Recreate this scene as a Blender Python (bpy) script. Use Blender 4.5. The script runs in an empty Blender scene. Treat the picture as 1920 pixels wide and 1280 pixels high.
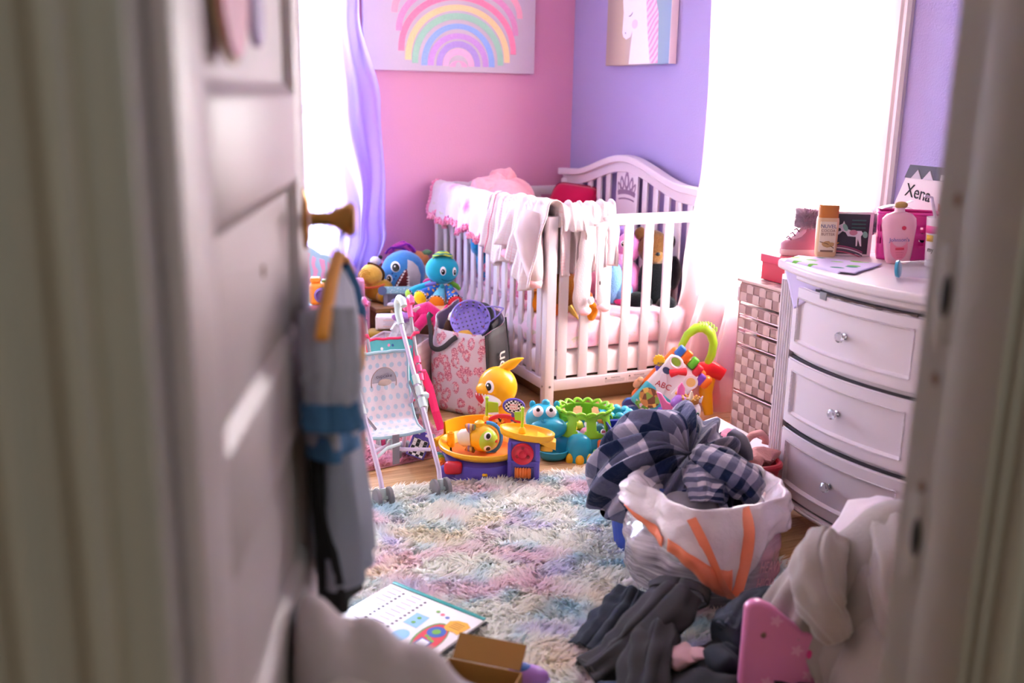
import bpy, bmesh, math, random
import numpy as np
from mathutils import Vector, Matrix, Euler, noise

# ------------------------------------------------------------------ camera, world, light, exposure
SC = bpy.context.scene
COL = SC.collection
PI = math.pi

def setup_view():
    cd = bpy.data.cameras.new('camera'); cam = bpy.data.objects.new('camera', cd); COL.objects.link(cam)
    cd.sensor_width = 36.0; cd.sensor_fit = 'HORIZONTAL'
    cd.lens = 1871.04 / 1920 * 36.0
    yaw, pitch, roll = 0.43764, 0.24251, 0.01855
    fw = Vector((math.sin(yaw) * math.cos(pitch), math.cos(yaw) * math.cos(pitch), -math.sin(pitch)))
    rt = Vector((math.cos(yaw), -math.sin(yaw), 0)); up = rt.cross(fw)
    r2 = math.cos(roll) * rt + math.sin(roll) * up; u2 = -math.sin(roll) * rt + math.cos(roll) * up
    m = Matrix((r2, u2, -fw)).transposed().to_4x4(); m.translation = Vector((-2.7958, -5.218, 1.3617))
    cam.matrix_world = m
    cd.clip_start = 0.05; cd.clip_end = 100
    cd.dof.use_dof = True; cd.dof.focus_distance = 3.55; cd.dof.aperture_fstop = 2.0
    SC.camera = cam
    w = bpy.data.worlds.new('sky'); SC.world = w; w.use_nodes = True
    bg = w.node_tree.nodes['Background']
    bg.inputs[0].default_value = (0.82, 1.0, 0.92, 1); bg.inputs[1].default_value = SKY
    # overcast sky above the horizon, pale ground below it
    nt = w.node_tree; tc = nt.nodes.new('ShaderNodeTexCoord'); sp = nt.nodes.new('ShaderNodeSeparateXYZ'); mr = nt.nodes.new('ShaderNodeMapRange')
    mr.inputs['From Min'].default_value = -.04; mr.inputs['From Max'].default_value = .04; mr.inputs['To Min'].default_value = SKY * .4; mr.inputs['To Max'].default_value = SKY
    nt.links.new(tc.outputs['Generated'], sp.inputs[0]); nt.links.new(sp.outputs['Z'], mr.inputs['Value']); nt.links.new(mr.outputs[0], bg.inputs[1])
    vs = SC.view_settings; vs.view_transform = 'Standard'; vs.look = 'None'; vs.gamma = 1.0; vs.use_curve_mapping = False
    vs.exposure = EXPOSURE
    cy = SC.cycles
    cy.max_bounces = 8; cy.diffuse_bounces = 6; cy.glossy_bounces = 3; cy.transmission_bounces = 4; cy.transparent_max_bounces = 12
    cy.use_light_tree = False
    cy.sample_clamp_indirect = 40.0; cy.caustics_reflective = False; cy.caustics_refractive = False

SKY = 33.0
EXPOSURE = 0.97
setup_view()

def add_light(name, kind, loc, energy, color=(1, 1, 1), size=0.2, rot=(0, 0, 0), size_y=None, portal=False):
    l = bpy.data.lights.new(name, kind); o = bpy.data.objects.new(name, l); COL.objects.link(o)
    o.location = loc; o.rotation_euler = rot; l.energy = energy; l.color = color
    if kind == 'AREA':
        l.size = size
        if size_y: l.shape = 'RECTANGLE'; l.size_y = size_y
        l.cycles.is_portal = portal
    elif kind == 'POINT': l.shadow_soft_size = size
    return o
# added fill lights without fixtures, behind and beside the camera (dim, warm on the left)
add_light('hall_fill_warm', 'POINT', (-3.75, -4.95, 1.75), 0.75, (1.0, 0.72, 0.42), 0.12)  # added to tint the left-facing casing faces brown
add_light('hall_fill', 'POINT', (-1.7, -6.3, 2.1), 11.5, (0.88, 1.0, 0.98), 0.25)  # added to brighten the jambs from the unseen hall
# sky portals in the two window openings
add_light('window_portal_back', 'AREA', (-1.82, 0.16, 1.27), 1, size=0.86, size_y=1.5, rot=(-PI / 2, 0, 0), portal=True)
add_light('window_portal_right', 'AREA', (0.16, -1.93, 1.27), 1, size=1.5, size_y=0.9, rot=(0, PI / 2, 0), portal=True)

# ------------------------------------------------------------------ materials
def lin(c):
    if isinstance(c, str):
        c = c.lstrip('#'); c = [int(c[i:i + 2], 16) for i in (0, 2, 4)]
    r = []
    for v in c[:3]:
        v = v / 255.0
        r.append(v / 12.92 if v <= 0.04045 else ((v + 0.055) / 1.055) ** 2.4)
    return (r[0], r[1], r[2], 1.0)

class N:
    """tiny node-tree writer"""
    def __init__(s, nt): s.nt = nt
    def node(s, t, **kw):
        n = s.nt.nodes.new(t)
        for k, v in kw.items(): setattr(n, k, v)
        return n
    def put(s, sock, v):
        if v is None: return
        if hasattr(v, 'is_output'): s.nt.links.new(v, sock)
        elif isinstance(v, str): sock.default_value = lin(v)
        else: sock.default_value = v
    def co(s, which='Object'): return s.node('ShaderNodeTexCoord').outputs[which]
    def uv(s): return s.co('UV')
    def map(s, vec, scale=(1, 1, 1), loc=(0, 0, 0), rot=(0, 0, 0)):
        n = s.node('ShaderNodeMapping'); s.put(n.inputs['Vector'], vec)
        n.inputs['Scale'].default_value = scale; n.inputs['Location'].default_value = loc; n.inputs['Rotation'].default_value = rot
        return n.outputs[0]
    def noise(s, vec, scale, detail=2, rough=.5, out='Fac', dist=0):
        n = s.node('ShaderNodeTexNoise'); s.put(n.inputs['Vector'], vec)
        n.inputs['Scale'].default_value = scale; n.inputs['Detail'].default_value = detail; n.inputs['Roughness'].default_value = rough
        n.inputs['Distortion'].default_value = dist
        return n.outputs[out]
    def vor(s, vec, scale, out='Distance', rnd=1.0, feature='F1'):
        n = s.node('ShaderNodeTexVoronoi', feature=feature); s.put(n.inputs['Vector'], vec)
        n.inputs['Scale'].default_value = scale; n.inputs['Randomness'].default_value = rnd
        return n.outputs[out]
    def wave(s, vec, scale, dist=0, kind='BANDS', axis='X'):
        n = s.node('ShaderNodeTexWave', wave_type=kind, bands_direction=axis); s.put(n.inputs['Vector'], vec)
        n.inputs['Scale'].default_value = scale; n.inputs['Distortion'].default_value = dist
        return n.outputs['Fac']
    def checker(s, vec, scale, a, b):
        n = s.node('ShaderNodeTexChecker'); s.put(n.inputs['Vector'], vec)
        s.put(n.inputs['Color1'], a); s.put(n.inputs['Color2'], b); n.inputs['Scale'].default_value = scale
        return n.outputs['Color']
    def m(s, op, a, b=None, c=None):
        n = s.node('ShaderNodeMath', operation=op); s.put(n.inputs[0], a); s.put(n.inputs[1], b)
        if c is not None: s.put(n.inputs[2], c)
        return n.outputs[0]
    def sep(s, vec):
        n = s.node('ShaderNodeSeparateXYZ'); s.put(n.inputs[0], vec); return n.outputs
    def comb(s, x, y, z=0.0):
        n = s.node('ShaderNodeCombineXYZ'); s.put(n.inputs[0], x); s.put(n.inputs[1], y); s.put(n.inputs[2], z); return n.outputs[0]
    def ramp(s, fac, stops, mode='LINEAR'):
        n = s.node('ShaderNodeValToRGB'); s.put(n.inputs[0], fac); cr = n.color_ramp; cr.interpolation = mode
        while len(cr.elements) < len(stops): cr.elements.new(0.5)
        for e, (p, c) in zip(cr.elements, stops):
            e.position = p; e.color = lin(c) if isinstance(c, str) else (c, c, c, 1)
        return n.outputs[0]
    def mix(s, fac, a, b, mode='MIX'):
        n = s.node('ShaderNodeMix', data_type='RGBA', blend_type=mode)
        s.put(n.inputs[0], fac); s.put(n.inputs[6], a); s.put(n.inputs[7], b)
        return n.outputs[2]
    def bump(s, h, strength=.3, dist=.01):
        n = s.node('ShaderNodeBump'); s.put(n.inputs['Height'], h)
        n.inputs['Strength'].default_value = strength; n.inputs['Distance'].default_value = dist
        return n.outputs[0]

MATS = {}
def mat(name, color, rough=.5, metal=0, bump=None, vary=None, sheen=0, coat=0, trans=0, alpha=1, emit=None, spec=.5, sss=0):
    """color: sRGB hex, or a function N -> colour socket; bump=(scale,strength[,dist]); vary=(scale,amount)"""
    if name in MATS: return MATS[name]
    m = bpy.data.materials.new(name); m.use_nodes = True
    nt = m.node_tree; b = nt.nodes['Principled BSDF']; n = N(nt)
    if callable(color): n.put(b.inputs['Base Color'], color(n))
    elif vary:
        f = n.noise(n.co(), vary[0], 3); c = lin(color); k = vary[1]
        d = tuple(min(1, x * (1 - k)) for x in c[:3]) + (1,); e = tuple(min(1, x * (1 + k)) for x in c[:3]) + (1,)
        n.put(b.inputs['Base Color'], n.mix(f, d, e))
    else: b.inputs['Base Color'].default_value = lin(color)
    b.inputs['Roughness'].default_value = rough; b.inputs['Metallic'].default_value = metal
    b.inputs['Specular IOR Level'].default_value = spec
    if sheen: b.inputs['Sheen Weight'].default_value = sheen; b.inputs['Sheen Roughness'].default_value = .4
    if coat: b.inputs['Coat Weight'].default_value = coat
    if trans: b.inputs['Transmission Weight'].default_value = trans
    if alpha < 1: b.inputs['Alpha'].default_value = alpha
    if bump:
        h = bump[3](n) if len(bump) > 3 else n.noise(n.co(), bump[0], 4)
        n.put(b.inputs['Normal'], n.bump(h, bump[1], bump[2] if len(bump) > 2 else .01))
    MATS[name] = m
    return m
def translucent(m, fac):
    n = N(m.node_tree); b = m.node_tree.nodes['Principled BSDF']; t = n.node('ShaderNodeBsdfTranslucent'); x = n.node('ShaderNodeMixShader'); x.inputs[0].default_value = fac
    src = b.inputs['Base Color']
    if src.is_linked: n.put(t.inputs[0], src.links[0].from_socket)
    else: t.inputs[0].default_value = src.default_value
    n.put(x.inputs[1], b.outputs[0]); n.put(x.inputs[2], t.outputs[0]); n.put(m.node_tree.nodes['Material Output'].inputs[0], x.outputs[0]); return m
def plastic(c, rough=.32): return mat('plastic_' + c.lstrip('#'), c, rough, spec=.5)
def fabric(c, rough=.9): return mat('fabric_' + c.lstrip('#'), c, rough, bump=(220, .25, .003), vary=(9, .12), sheen=.2, spec=.2)
def plush(c): return mat('plush_' + c.lstrip('#'), c, .95, bump=(160, .6, .006), vary=(30, .18), sheen=.5, spec=.1)

# ------------------------------------------------------------------ mesh writer
def rotm(rx=0, ry=0, rz=0): return Euler((rx, ry, rz)).to_matrix().to_4x4()
def TR(x=0, y=0, z=0, rx=0, ry=0, rz=0, s=1):
    sm = Matrix.Diagonal((s, s, s, 1)) if not isinstance(s, tuple) else Matrix.Diagonal((*s, 1))
    return Matrix.Translation((x, y, z)) @ rotm(rx, ry, rz) @ sm
def frame(o, x, y, z=None):
    """matrix with origin o and local axes x, y (z = x cross y)"""
    x = Vector(x).normalized(); z = x.cross(Vector(y)).normalized(); y = z.cross(x)
    m = Matrix((x, y, z)).transposed().to_4x4(); m.translation = Vector(o); return m

class G:
    def __init__(s): s.v = []; s.f = []; s.uvs = {}; s.mi = []; s.cur = 0
    def add(s, vs, fs, M=None, uv=None):
        k = len(s.v)
        if M is not None: vs = [M @ Vector(p) for p in vs]
        s.v += [tuple(p) for p in vs]
        if uv:
            for i, t in enumerate(uv): s.uvs[k + i] = t
        for f in fs: s.f.append(tuple(i + k for i in f)); s.mi.append(s.cur)
        return s
    def box(s, c, d, bev=0, M=None, seg=2):
        x, y, z = d[0] / 2, d[1] / 2, d[2] / 2
        if bev <= 0:
            vs = [(c[0] + i * x, c[1] + j * y, c[2] + k * z) for i in (-1, 1) for j in (-1, 1) for k in (-1, 1)]
            return s.add(vs, [(0, 1, 3, 2), (4, 6, 7, 5), (0, 4, 5, 1), (2, 3, 7, 6), (0, 2, 6, 4), (1, 5, 7, 3)], M)
        bm = bmesh.new(); bmesh.ops.create_cube(bm, size=1)
        for v in bm.verts: v.co = Vector((v.co.x * d[0], v.co.y * d[1], v.co.z * d[2]))
        bmesh.ops.bevel(bm, geom=bm.edges[:], offset=min(bev, min(d) * .49), segments=seg, affect='EDGES', profile=.5)
        for v in bm.verts: v.co += Vector(c)
        bm.verts.index_update()
        s.add([v.co.copy() for v in bm.verts], [[v.index for v in f.verts] for f in bm.faces], M); bm.free(); return s
    def loft(s, rings, cap=True, closed=True, M=None, uv=False):
        n = len(rings[0]); vs = [p for r in rings for p in r]; fs = []
        for i in range(len(rings) - 1):
            for j in range(n if closed else n - 1):
                a = i * n + j; b = i * n + (j + 1) % n; fs.append((a, b, b + n, a + n))
        if cap and closed: fs.append(tuple(range(n))[::-1]); fs.append(tuple(range((len(rings) - 1) * n, len(rings) * n)))
        u = [(j / max(1, n - 1), i / max(1, len(rings) - 1)) for i in range(len(rings)) for j in range(n)] if uv else None
        return s.add(vs, fs, M, u)
    def cyl(s, p0, p1, r0, r1=None, n=12, M=None, cap=True):
        return s.tube([p0, p1], [r0, r0 if r1 is None else r1], n, M=M, cap=cap)
    def tube(s, pts, r, n=8, closed=False, M=None, cap=True, flat=None, up=None):
        P = [Vector(p) for p in pts]; m = len(P); rs = r if isinstance(r, (list, tuple)) else [r] * m
        rings = []; u = None
        for i in range(m):
            t = (P[(i + 1) % m] - P[i - 1]) if closed else (P[min(i + 1, m - 1)] - P[max(i - 1, 0)])
            if t.length < 1e-9: t = Vector((0, 0, 1))
            t.normalize()
            if u is None:
                u = Vector(up) if up else (Vector((0, 0, 1)) if abs(t.z) < .9 else Vector((1, 0, 0)))
            u = (u - t * u.dot(t))
            if u.length < 1e-6: u = t.orthogonal()
            u.normalize(); w = t.cross(u); fl = flat or 1
            rings.append([P[i] + rs[i] * (math.cos(a) * u + fl * math.sin(a) * w) for a in [2 * PI * k / n + PI / n for k in range(n)]])
        if closed: rings.append(rings[0])
        return s.loft(rings, cap and not closed, True, M)
    def lathe(s, prof, n=24, M=None, sx=1, sy=1, a0=0, a1=2 * PI, uv=False):
        full = abs(a1 - a0 - 2 * PI) < 1e-6; k = n if full else n + 1
        rings = [[(r * sx * math.cos(a0 + (a1 - a0) * j / n), r * sy * math.sin(a0 + (a1 - a0) * j / n), z) for j in range(k)] for r, z in prof]
        return s.loft(rings, full and prof[0][0] > 1e-6, full, M, uv)
    def ell(s, c, r, n=16, M=None, sq=1.0):
        if not isinstance(r, (tuple, list)): r = (r, r, r)
        m = max(6, n // 2); rings = []
        def pw(x): return math.copysign(abs(x) ** sq, x)
        for i in range(m + 1):
            t = -PI / 2 + PI * (0.001 + 0.998 * i / m)
            rings.append([(c[0] + r[0] * pw(math.cos(t)) * pw(math.cos(2 * PI * j / n)), c[1] + r[1] * pw(math.cos(t)) * pw(math.sin(2 * PI * j / n)), c[2] + r[2] * pw(math.sin(t))) for j in range(n)])
        return s.loft(rings, True, True, M)
    def poly(s, pts, depth, M=None):
        """2-D outline in local XY, extruded along local Z from 0 to depth"""
        n = len(pts); vs = [(p[0], p[1], 0) for p in pts] + [(p[0], p[1], depth) for p in pts]
        return s.add(vs, [tuple(range(n))[::-1], tuple(range(n, 2 * n))] + [(i, (i + 1) % n, (i + 1) % n + n, i + n) for i in range(n)], M)
    def grid(s, nu, nv, f, M=None, uvf=None):
        vs = []; uv = []
        for j in range(nv + 1):
            for i in range(nu + 1):
                vs.append(f(i / nu, j / nv)); uv.append(uvf(i / nu, j / nv) if uvf else (i / nu, j / nv))
        w = nu + 1
        return s.add(vs, [(j * w + i, j * w + i + 1, (j + 1) * w + i + 1, (j + 1) * w + i) for j in range(nv) for i in range(nu)], M, uv)
    def arr(s, P, uv=None, M=None):
        """P: (rows, cols, 3) array as a sheet"""
        r, c = P.shape[:2]
        u = uv or [(i / (c - 1), j / (r - 1)) for j in range(r) for i in range(c)]
        return s.add([tuple(p) for p in P.reshape(-1, 3)], [(j * c + i, j * c + i + 1, (j + 1) * c + i + 1, (j + 1) * c + i) for j in range(r - 1) for i in range(c - 1)], M, u)
    def mesh(s, name):
        me = bpy.data.meshes.new(name); me.from_pydata(s.v, [], s.f); me.validate()
        return me

def obj(name, g, m, parent=None, smooth=35, sub=0, solid=0, bevel=0, seg=2, label=None, kind=None, loc=None, disp=None):
    me = g.mesh(name) if isinstance(g, G) else g
    if isinstance(g, G):
        for x in (m if isinstance(m, (list, tuple)) else [m]): me.materials.append(x)
        if isinstance(m, (list, tuple)) and len(me.polygons) == len(g.mi):
            me.polygons.foreach_set('material_index', g.mi)
        if g.uvs:
            lay = me.uv_layers.new(name='UVMap')
            for lp in me.loops:
                lay.data[lp.index].uv = g.uvs.get(lp.vertex_index, (0, 0))
        bm = bmesh.new(); bm.from_mesh(me); bmesh.ops.remove_doubles(bm, verts=bm.verts, dist=1e-6) if not g.uvs else None
        bmesh.ops.recalc_face_normals(bm, faces=bm.faces); bm.to_mesh(me); bm.free()
        if smooth:
            me.shade_smooth()
            if smooth < 180: me.set_sharp_from_angle(angle=math.radians(smooth))
    o = bpy.data.objects.new(name, me); COL.objects.link(o)
    if parent: o.parent = parent
    if loc: o.location = loc
    if solid:
        q = o.modifiers.new('t', 'SOLIDIFY'); q.thickness = solid; q.offset = 0
    if bevel:
        q = o.modifiers.new('b', 'BEVEL'); q.width = bevel; q.segments = seg; q.limit_method = 'ANGLE'
    if sub:
        q = o.modifiers.new('s', 'SUBSURF'); q.levels = sub; q.render_levels = sub
    if label: o['label'] = label
    if kind: o['kind'] = kind
    return o
def tag(o, label, cat, group=None):
    o['label'] = label; o['category'] = cat
    if group: o['group'] = group
    return o
def thing(name, label, cat, loc=(0, 0, 0), rz=0, group=None, rot=None):
    o = bpy.data.objects.new(name, None); COL.objects.link(o); o.empty_display_size = .05
    o.location = loc; o.rotation_euler = rot if rot else (0, 0, rz)
    return tag(o, label, cat, group)
def struct(name, g, m, **kw):
    o = obj(name, g, m, **kw); o['kind'] = 'structure'; return o
def dup(o, parent=None, loc=None, rot=None):
    c = o.copy(); COL.objects.link(c)
    if parent: c.parent = parent
    if loc: c.location = loc
    if rot: c.rotation_euler = rot
    return c
def text(name, s, size, M, m, parent, depth=.0004, align='CENTER', sx=1.0):
    cu = bpy.data.curves.new(name, 'FONT'); cu.body = s; cu.size = size; cu.align_x = align; cu.align_y = 'CENTER'; cu.extrude = depth; cu.resolution_u = 3
    t = bpy.data.objects.new(name, cu); COL.objects.link(t)
    me = bpy.data.meshes.new_from_object(t.evaluated_get(bpy.context.evaluated_depsgraph_get()))
    bpy.data.objects.remove(t); bpy.data.curves.remove(cu)
    me.transform(M @ Matrix.Diagonal((sx, 1, 1, 1))); me.materials.clear(); me.materials.append(m)
    o = bpy.data.objects.new(name, me); COL.objects.link(o); o.parent = parent
    return o
def spl(pts, n=16):
    P = [Vector(p) for p in pts]; out = []; m = len(P) - 1
    for i in range(n + 1):
        f = i / n * m; k = min(int(f), m - 1); t = f - k
        a, b, c, d = P[max(k - 1, 0)], P[k], P[k + 1], P[min(k + 2, m)]
        out.append(.5 * ((2 * b) + (c - a) * t + (2 * a - 5 * b + 4 * c - d) * t * t + (3 * b - a - 3 * c + d) * t ** 3))
    return out
def rnd(seed): return random.Random(seed)
def nz(x, y, z=0.0): return noise.noise(Vector((x, y, z)))

# ------------------------------------------------------------------ a small position-based cloth solver
def cloth(P, cols, steps=120, iters=10, pins=None, grav=-9.8, fric=.6, bend=.35, rest=None, damp=.985, thick=.006, dt=1 / 60, force=None):
    P = np.array(P, float); n, m = P.shape[:2]; X = P.reshape(-1, 3).copy()
    R0 = (np.array(rest, float).reshape(-1, 3) if rest is not None else X)
    idx = np.arange(n * m).reshape(n, m); groups = []
    def addg(a, b, w):
        a = a.ravel(); b = b.ravel(); groups.append((a, b, np.linalg.norm(R0[a] - R0[b], axis=1), w))
    for q in (0, 1):
        addg(idx[:, q:-1:2], idx[:, q + 1::2][:, :idx[:, q:-1:2].shape[1]], 1); addg(idx[q:-1:2], idx[q + 1::2][:idx[q:-1:2].shape[0]], 1)
        addg(idx[q:-1:2, :-1], idx[q + 1::2, 1:][:idx[q:-1:2].shape[0]], .6); addg(idx[q:-1:2, 1:], idx[q + 1::2, :-1][:idx[q:-1:2].shape[0]], .6)
    for q in range(3):
        c = idx[:, q:-2:3]; addg(c, idx[:, q + 2::3][:, :c.shape[1]], bend); c = idx[q:-2:3]; addg(c, idx[q + 2::3][:c.shape[0]], bend)
    w = np.ones(n * m)
    if pins is not None: w[np.asarray(pins)] = 0
    V = np.zeros_like(X); g = np.array([0, 0, grav]); rows = np.nonzero(w > 0)[0]
    for st in range(steps):
        V = (V + g * dt) * damp
        if force is not None: V += force(X, st) * dt
        V[w == 0] = 0
        Xo = X.copy(); X = X + V * dt
        for it in range(iters):
            for a, b, L, k in groups:
                d = X[b] - X[a]; l = np.linalg.norm(d, axis=1) + 1e-9; ws = w[a] + w[b]; ws[ws == 0] = 1
                c = (k * (l - L) / l / ws)[:, None] * d
                X[a] += c * w[a][:, None]; X[b] -= c * w[b][:, None]
            if it % 3 == 2 or it == iters - 1:
                hit = collide(X, cols, thick, rows)
                if it == iters - 1 and hit is not None:
                    t = X - Xo; X[hit] -= t[hit] * fric
        V = (X - Xo) / dt
        sp = np.linalg.norm(V, axis=1); big = sp > 3; V[big] *= (3 / sp[big])[:, None]
    return X.reshape(n, m, 3)
def collide(X, cols, th, rows):
    hit = np.zeros(len(X), bool)
    for c in cols:
        k = c[0]
        if k == 'f':
            b = X[:, 2] < c[1] + th; X[b, 2] = c[1] + th; hit |= b
        elif k == 's' or k == 'e':
            ce = np.array(c[1]); r = np.array(c[2]) * np.ones(3)
            d = (X - ce) / (r + th); l = np.linalg.norm(d, axis=1) + 1e-9; b = l < 1
            X[b] = ce + d[b] / l[b][:, None] * (r + th); hit |= b
        elif k == 'c':
            a = np.array(c[1]); e = np.array(c[2]); ax = e - a; t = np.clip(((X - a) @ ax) / (ax @ ax), 0, 1)
            q = a + t[:, None] * ax; d = X - q; l = np.linalg.norm(d, axis=1) + 1e-9; r = c[3] + th; b = l < r
            X[b] = q[b] + d[b] / l[b][:, None] * r; hit |= b
        elif k == 'b':   # box centre, half size, rotz
            ce = np.array(c[1]); h = np.array(c[2]) + th; a = c[3] if len(c) > 3 else 0
            ca, sa = math.cos(a), math.sin(a); d = X - ce
            l = np.stack([d[:, 0] * ca + d[:, 1] * sa, -d[:, 0] * sa + d[:, 1] * ca, d[:, 2]], 1)
            pen = h - np.abs(l); b = (pen > 0).all(1)
            if b.any():
                i = np.nonzero(b)[0]; ax = pen[i].argmin(1); l[i, ax] = np.where(l[i, ax] < 0, -1, 1) * h[ax]
                X[i] = ce + np.stack([l[i, 0] * ca - l[i, 1] * sa, l[i, 0] * sa + l[i, 1] * ca, l[i, 2]], 1); hit |= b
    return hit
def sheet(x0, y0, sx, sy, n, m, z, rz=0, amp=0, seed=0):
    """flat (n rows, m cols) sheet centred on x0, y0"""
    P = np.zeros((n, m, 3)); u = np.linspace(-.5, .5, m) * sx; v = np.linspace(-.5, .5, n) * sy
    U, W = np.meshgrid(u, v); c, s = math.cos(rz), math.sin(rz)
    P[..., 0] = x0 + U * c - W * s; P[..., 1] = y0 + U * s + W * c; P[..., 2] = z
    if amp:
        for j in range(n):
            for i in range(m): P[j, i, 2] += amp * nz(U[j, i] * 6, W[j, i] * 6, seed)
    return P
# ------------------------------------------------------------------ the room shell
XL, YF, HZ = -2.95, -4.42, 2.45      # left wall, doorway wall (room face), ceiling height
paint_bump = lambda n: n.noise(n.co(), 130, 3)
M_pink = mat('pink_wall_paint', '#d38fb0', .55, bump=(0, .35, .004, paint_bump), vary=(1.5, .05))
M_purple = mat('purple_wall_paint', '#a293c4', .55, bump=(0, .35, .004, paint_bump), vary=(1.5, .05))
M_ceil = mat('ceiling_paint', '#f4f2f0', .8)
M_trim = mat('white_trim_paint', '#d9cfd3', .35, vary=(6, .05))
M_hall = mat('hall_paint', '#b9ad97', .7, vary=(2, .08))
M_jamb = mat('old_jamb_paint', '#aeaaa4', .42, bump=(25, .15, .004), vary=(5, .07))

def ring_wall(name, m, a0, a1, z0, z1, h, t0, t1, plane, **kw):
    """wall in plane 'x' or 'y' from t0 (room face) to t1, with a rectangular opening h=(b0,b1,c0,c1)"""
    g = G(); b0, b1, c0, c1 = h
    def P(a, z, t): return (t, a, z) if plane == 'x' else (a, t, z)
    O = [(a0, z0), (a1, z0), (a1, z1), (a0, z1)]; I = [(b0, c0), (b1, c0), (b1, c1), (b0, c1)]
    vs = [P(*p, t0) for p in O] + [P(*p, t0) for p in I] + [P(*p, t1) for p in O] + [P(*p, t1) for p in I]
    fs = []
    for i in range(4):
        j = (i + 1) % 4
        fs += [(i, j, j + 4, i + 4), (i + 8, i + 12, j + 12, j + 8), (i + 4, j + 4, j + 12, i + 12), (i, i + 8, j + 8, j)]
    g.add(vs, fs); return struct(name, g, m, smooth=0, **kw)
W1 = (-2.25, -1.39, .52, 2.02)     # window opening in the pink wall (x0,x1,z0,z1)
W2 = (-2.38, -1.48, .52, 2.02)     # window opening in the purple wall (y0,y1,z0,z1)
ring_wall('wall_back', M_pink, XL, 0.0, 0, HZ, W1, 0.0, .15, 'y')
ring_wall('wall_right', M_purple, YF - .12, .15, 0, HZ, W2, 0.0, .15, 'x')
DX0, DX1 = -2.752, -1.905          # clear door opening
struct('wall_left', G().box((XL - .06, (YF) / 2, HZ / 2), (.12, -YF + .3, HZ)), M_ceil, smooth=0)
g = G(); o = [(-4.4, 0), (DX0 - .02, 0), (DX0 - .02, 2.1), (DX1 + .02, 2.1), (DX1 + .02, 0), (0.0, 0), (0.0, HZ), (-4.4, HZ)]
g.poly(o, .12, Matrix(((1, 0, 0, 0), (0, 0, 1, YF - .12), (0, 1, 0, 0), (0, 0, 0, 1))))
struct('wall_front', g, [M_hall], smooth=0)
g = G().box(((XL - .1) / 2, YF / 2 + .02, HZ + .05), (-XL + .4, -YF + .45, .1)); struct('ceiling', g, M_ceil, smooth=0)
# the hall behind the camera
struct('wall_hall_back', G().box((-2.2, -7.05, 1.2), (4.6, .1, 2.6)), M_hall, smooth=0)
struct('wall_hall_left', G().box((-4.45, -5.8, 1.2), (.1, 2.6, 2.6)), M_hall, smooth=0)
struct('wall_hall_right', G().box((.05, -5.8, 1.2), (.1, 2.6, 2.6)), M_hall, smooth=0)
struct('ceiling_hall', G().box((-2.2, -5.8, HZ + .05), (4.6, 2.6, .1)), M_ceil, smooth=0)
# floor: sub-floor with single oak strips laid along x
def oak(n):
    inf = n.node('ShaderNodeObjectInfo').outputs['Random']; pos = n.node('ShaderNodeNewGeometry').outputs['Position']
    off = n.comb(n.m('MULTIPLY', inf, 37.0), n.m('MULTIPLY', inf, 11.0), 0.0)
    v = n.node('ShaderNodeVectorMath', operation='ADD'); n.put(v.inputs[0], pos); n.put(v.inputs[1], off)
    p = n.map(v.outputs[0], (1.6, 26, 1)); gr = n.noise(p, 3.2, 5, .6, dist=.6)
    base = n.ramp(gr, [(.3, '#b48c5c'), (.5, '#cba678'), (.75, '#e4c292')])
    tone = n.ramp(inf, [(0, '#c89a70'), (.5, '#ffffff'), (1, '#e6c6a4')])
    return n.mix(.55, base, tone, 'MULTIPLY')
M_oak = mat('oak_strip_floor', oak, .28, spec=.5, bump=(0, .05, .002, lambda n: n.noise(n.map(n.node('ShaderNodeNewGeometry').outputs['Position'], (2, 40, 1)), 6, 3)))
FLOOR = struct('floor', G().box((-2.2, -3.4, -.045), (4.6, 7.3, .05)), mat('subfloor', '#4a3426', .8), smooth=0)
pl_me = G().box((0, 0, 0), (1, .0562, .02), 0).mesh('plank'); pl_me.materials.append(M_oak)
bm = bmesh.new(); bm.from_mesh(pl_me); bmesh.ops.recalc_face_normals(bm, faces=bm.faces); bm.to_mesh(pl_me); bm.free()
R = rnd(5); row = 0; y = .0
while y > -5.1:
    if y > -4.5:
        x = XL + .0; first = True
        while x < -.01:
            L = R.uniform(.5, 1.1) if first else R.uniform(1.0, 1.9); first = False
            L = min(L, -x)
            if -x - L < .25: L = -x
            p = obj('plank', pl_me, None, FLOOR); p.location = (x + L / 2, y - .0285, -.01); p.scale = (L - .0009, 1, 1); x += L
    y -= .0572; row += 1
struct('floor_hall', G().box((-2.2, -5.75, -.01), (4.6, 2.5, .02)), M_oak, smooth=0)
# baseboards
g = G().poly([(0, 0), (.018, 0), (.018, .085), (.012, .1), (0, .105)], -XL, Matrix(((0, 0, 1, XL), (-1, 0, 0, 0), (0, 1, 0, 0), (0, 0, 0, 1)))); struct('baseboard_back', g, M_trim)
g = G().poly([(0, 0), (.018, 0), (.018, .085), (.012, .1), (0, .105)], -YF - .02, Matrix(((-1, 0, 0, 0), (0, 0, 1, YF), (0, 1, 0, 0), (0, 0, 0, 1)))); struct('baseboard_right', g, M_trim)

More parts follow.
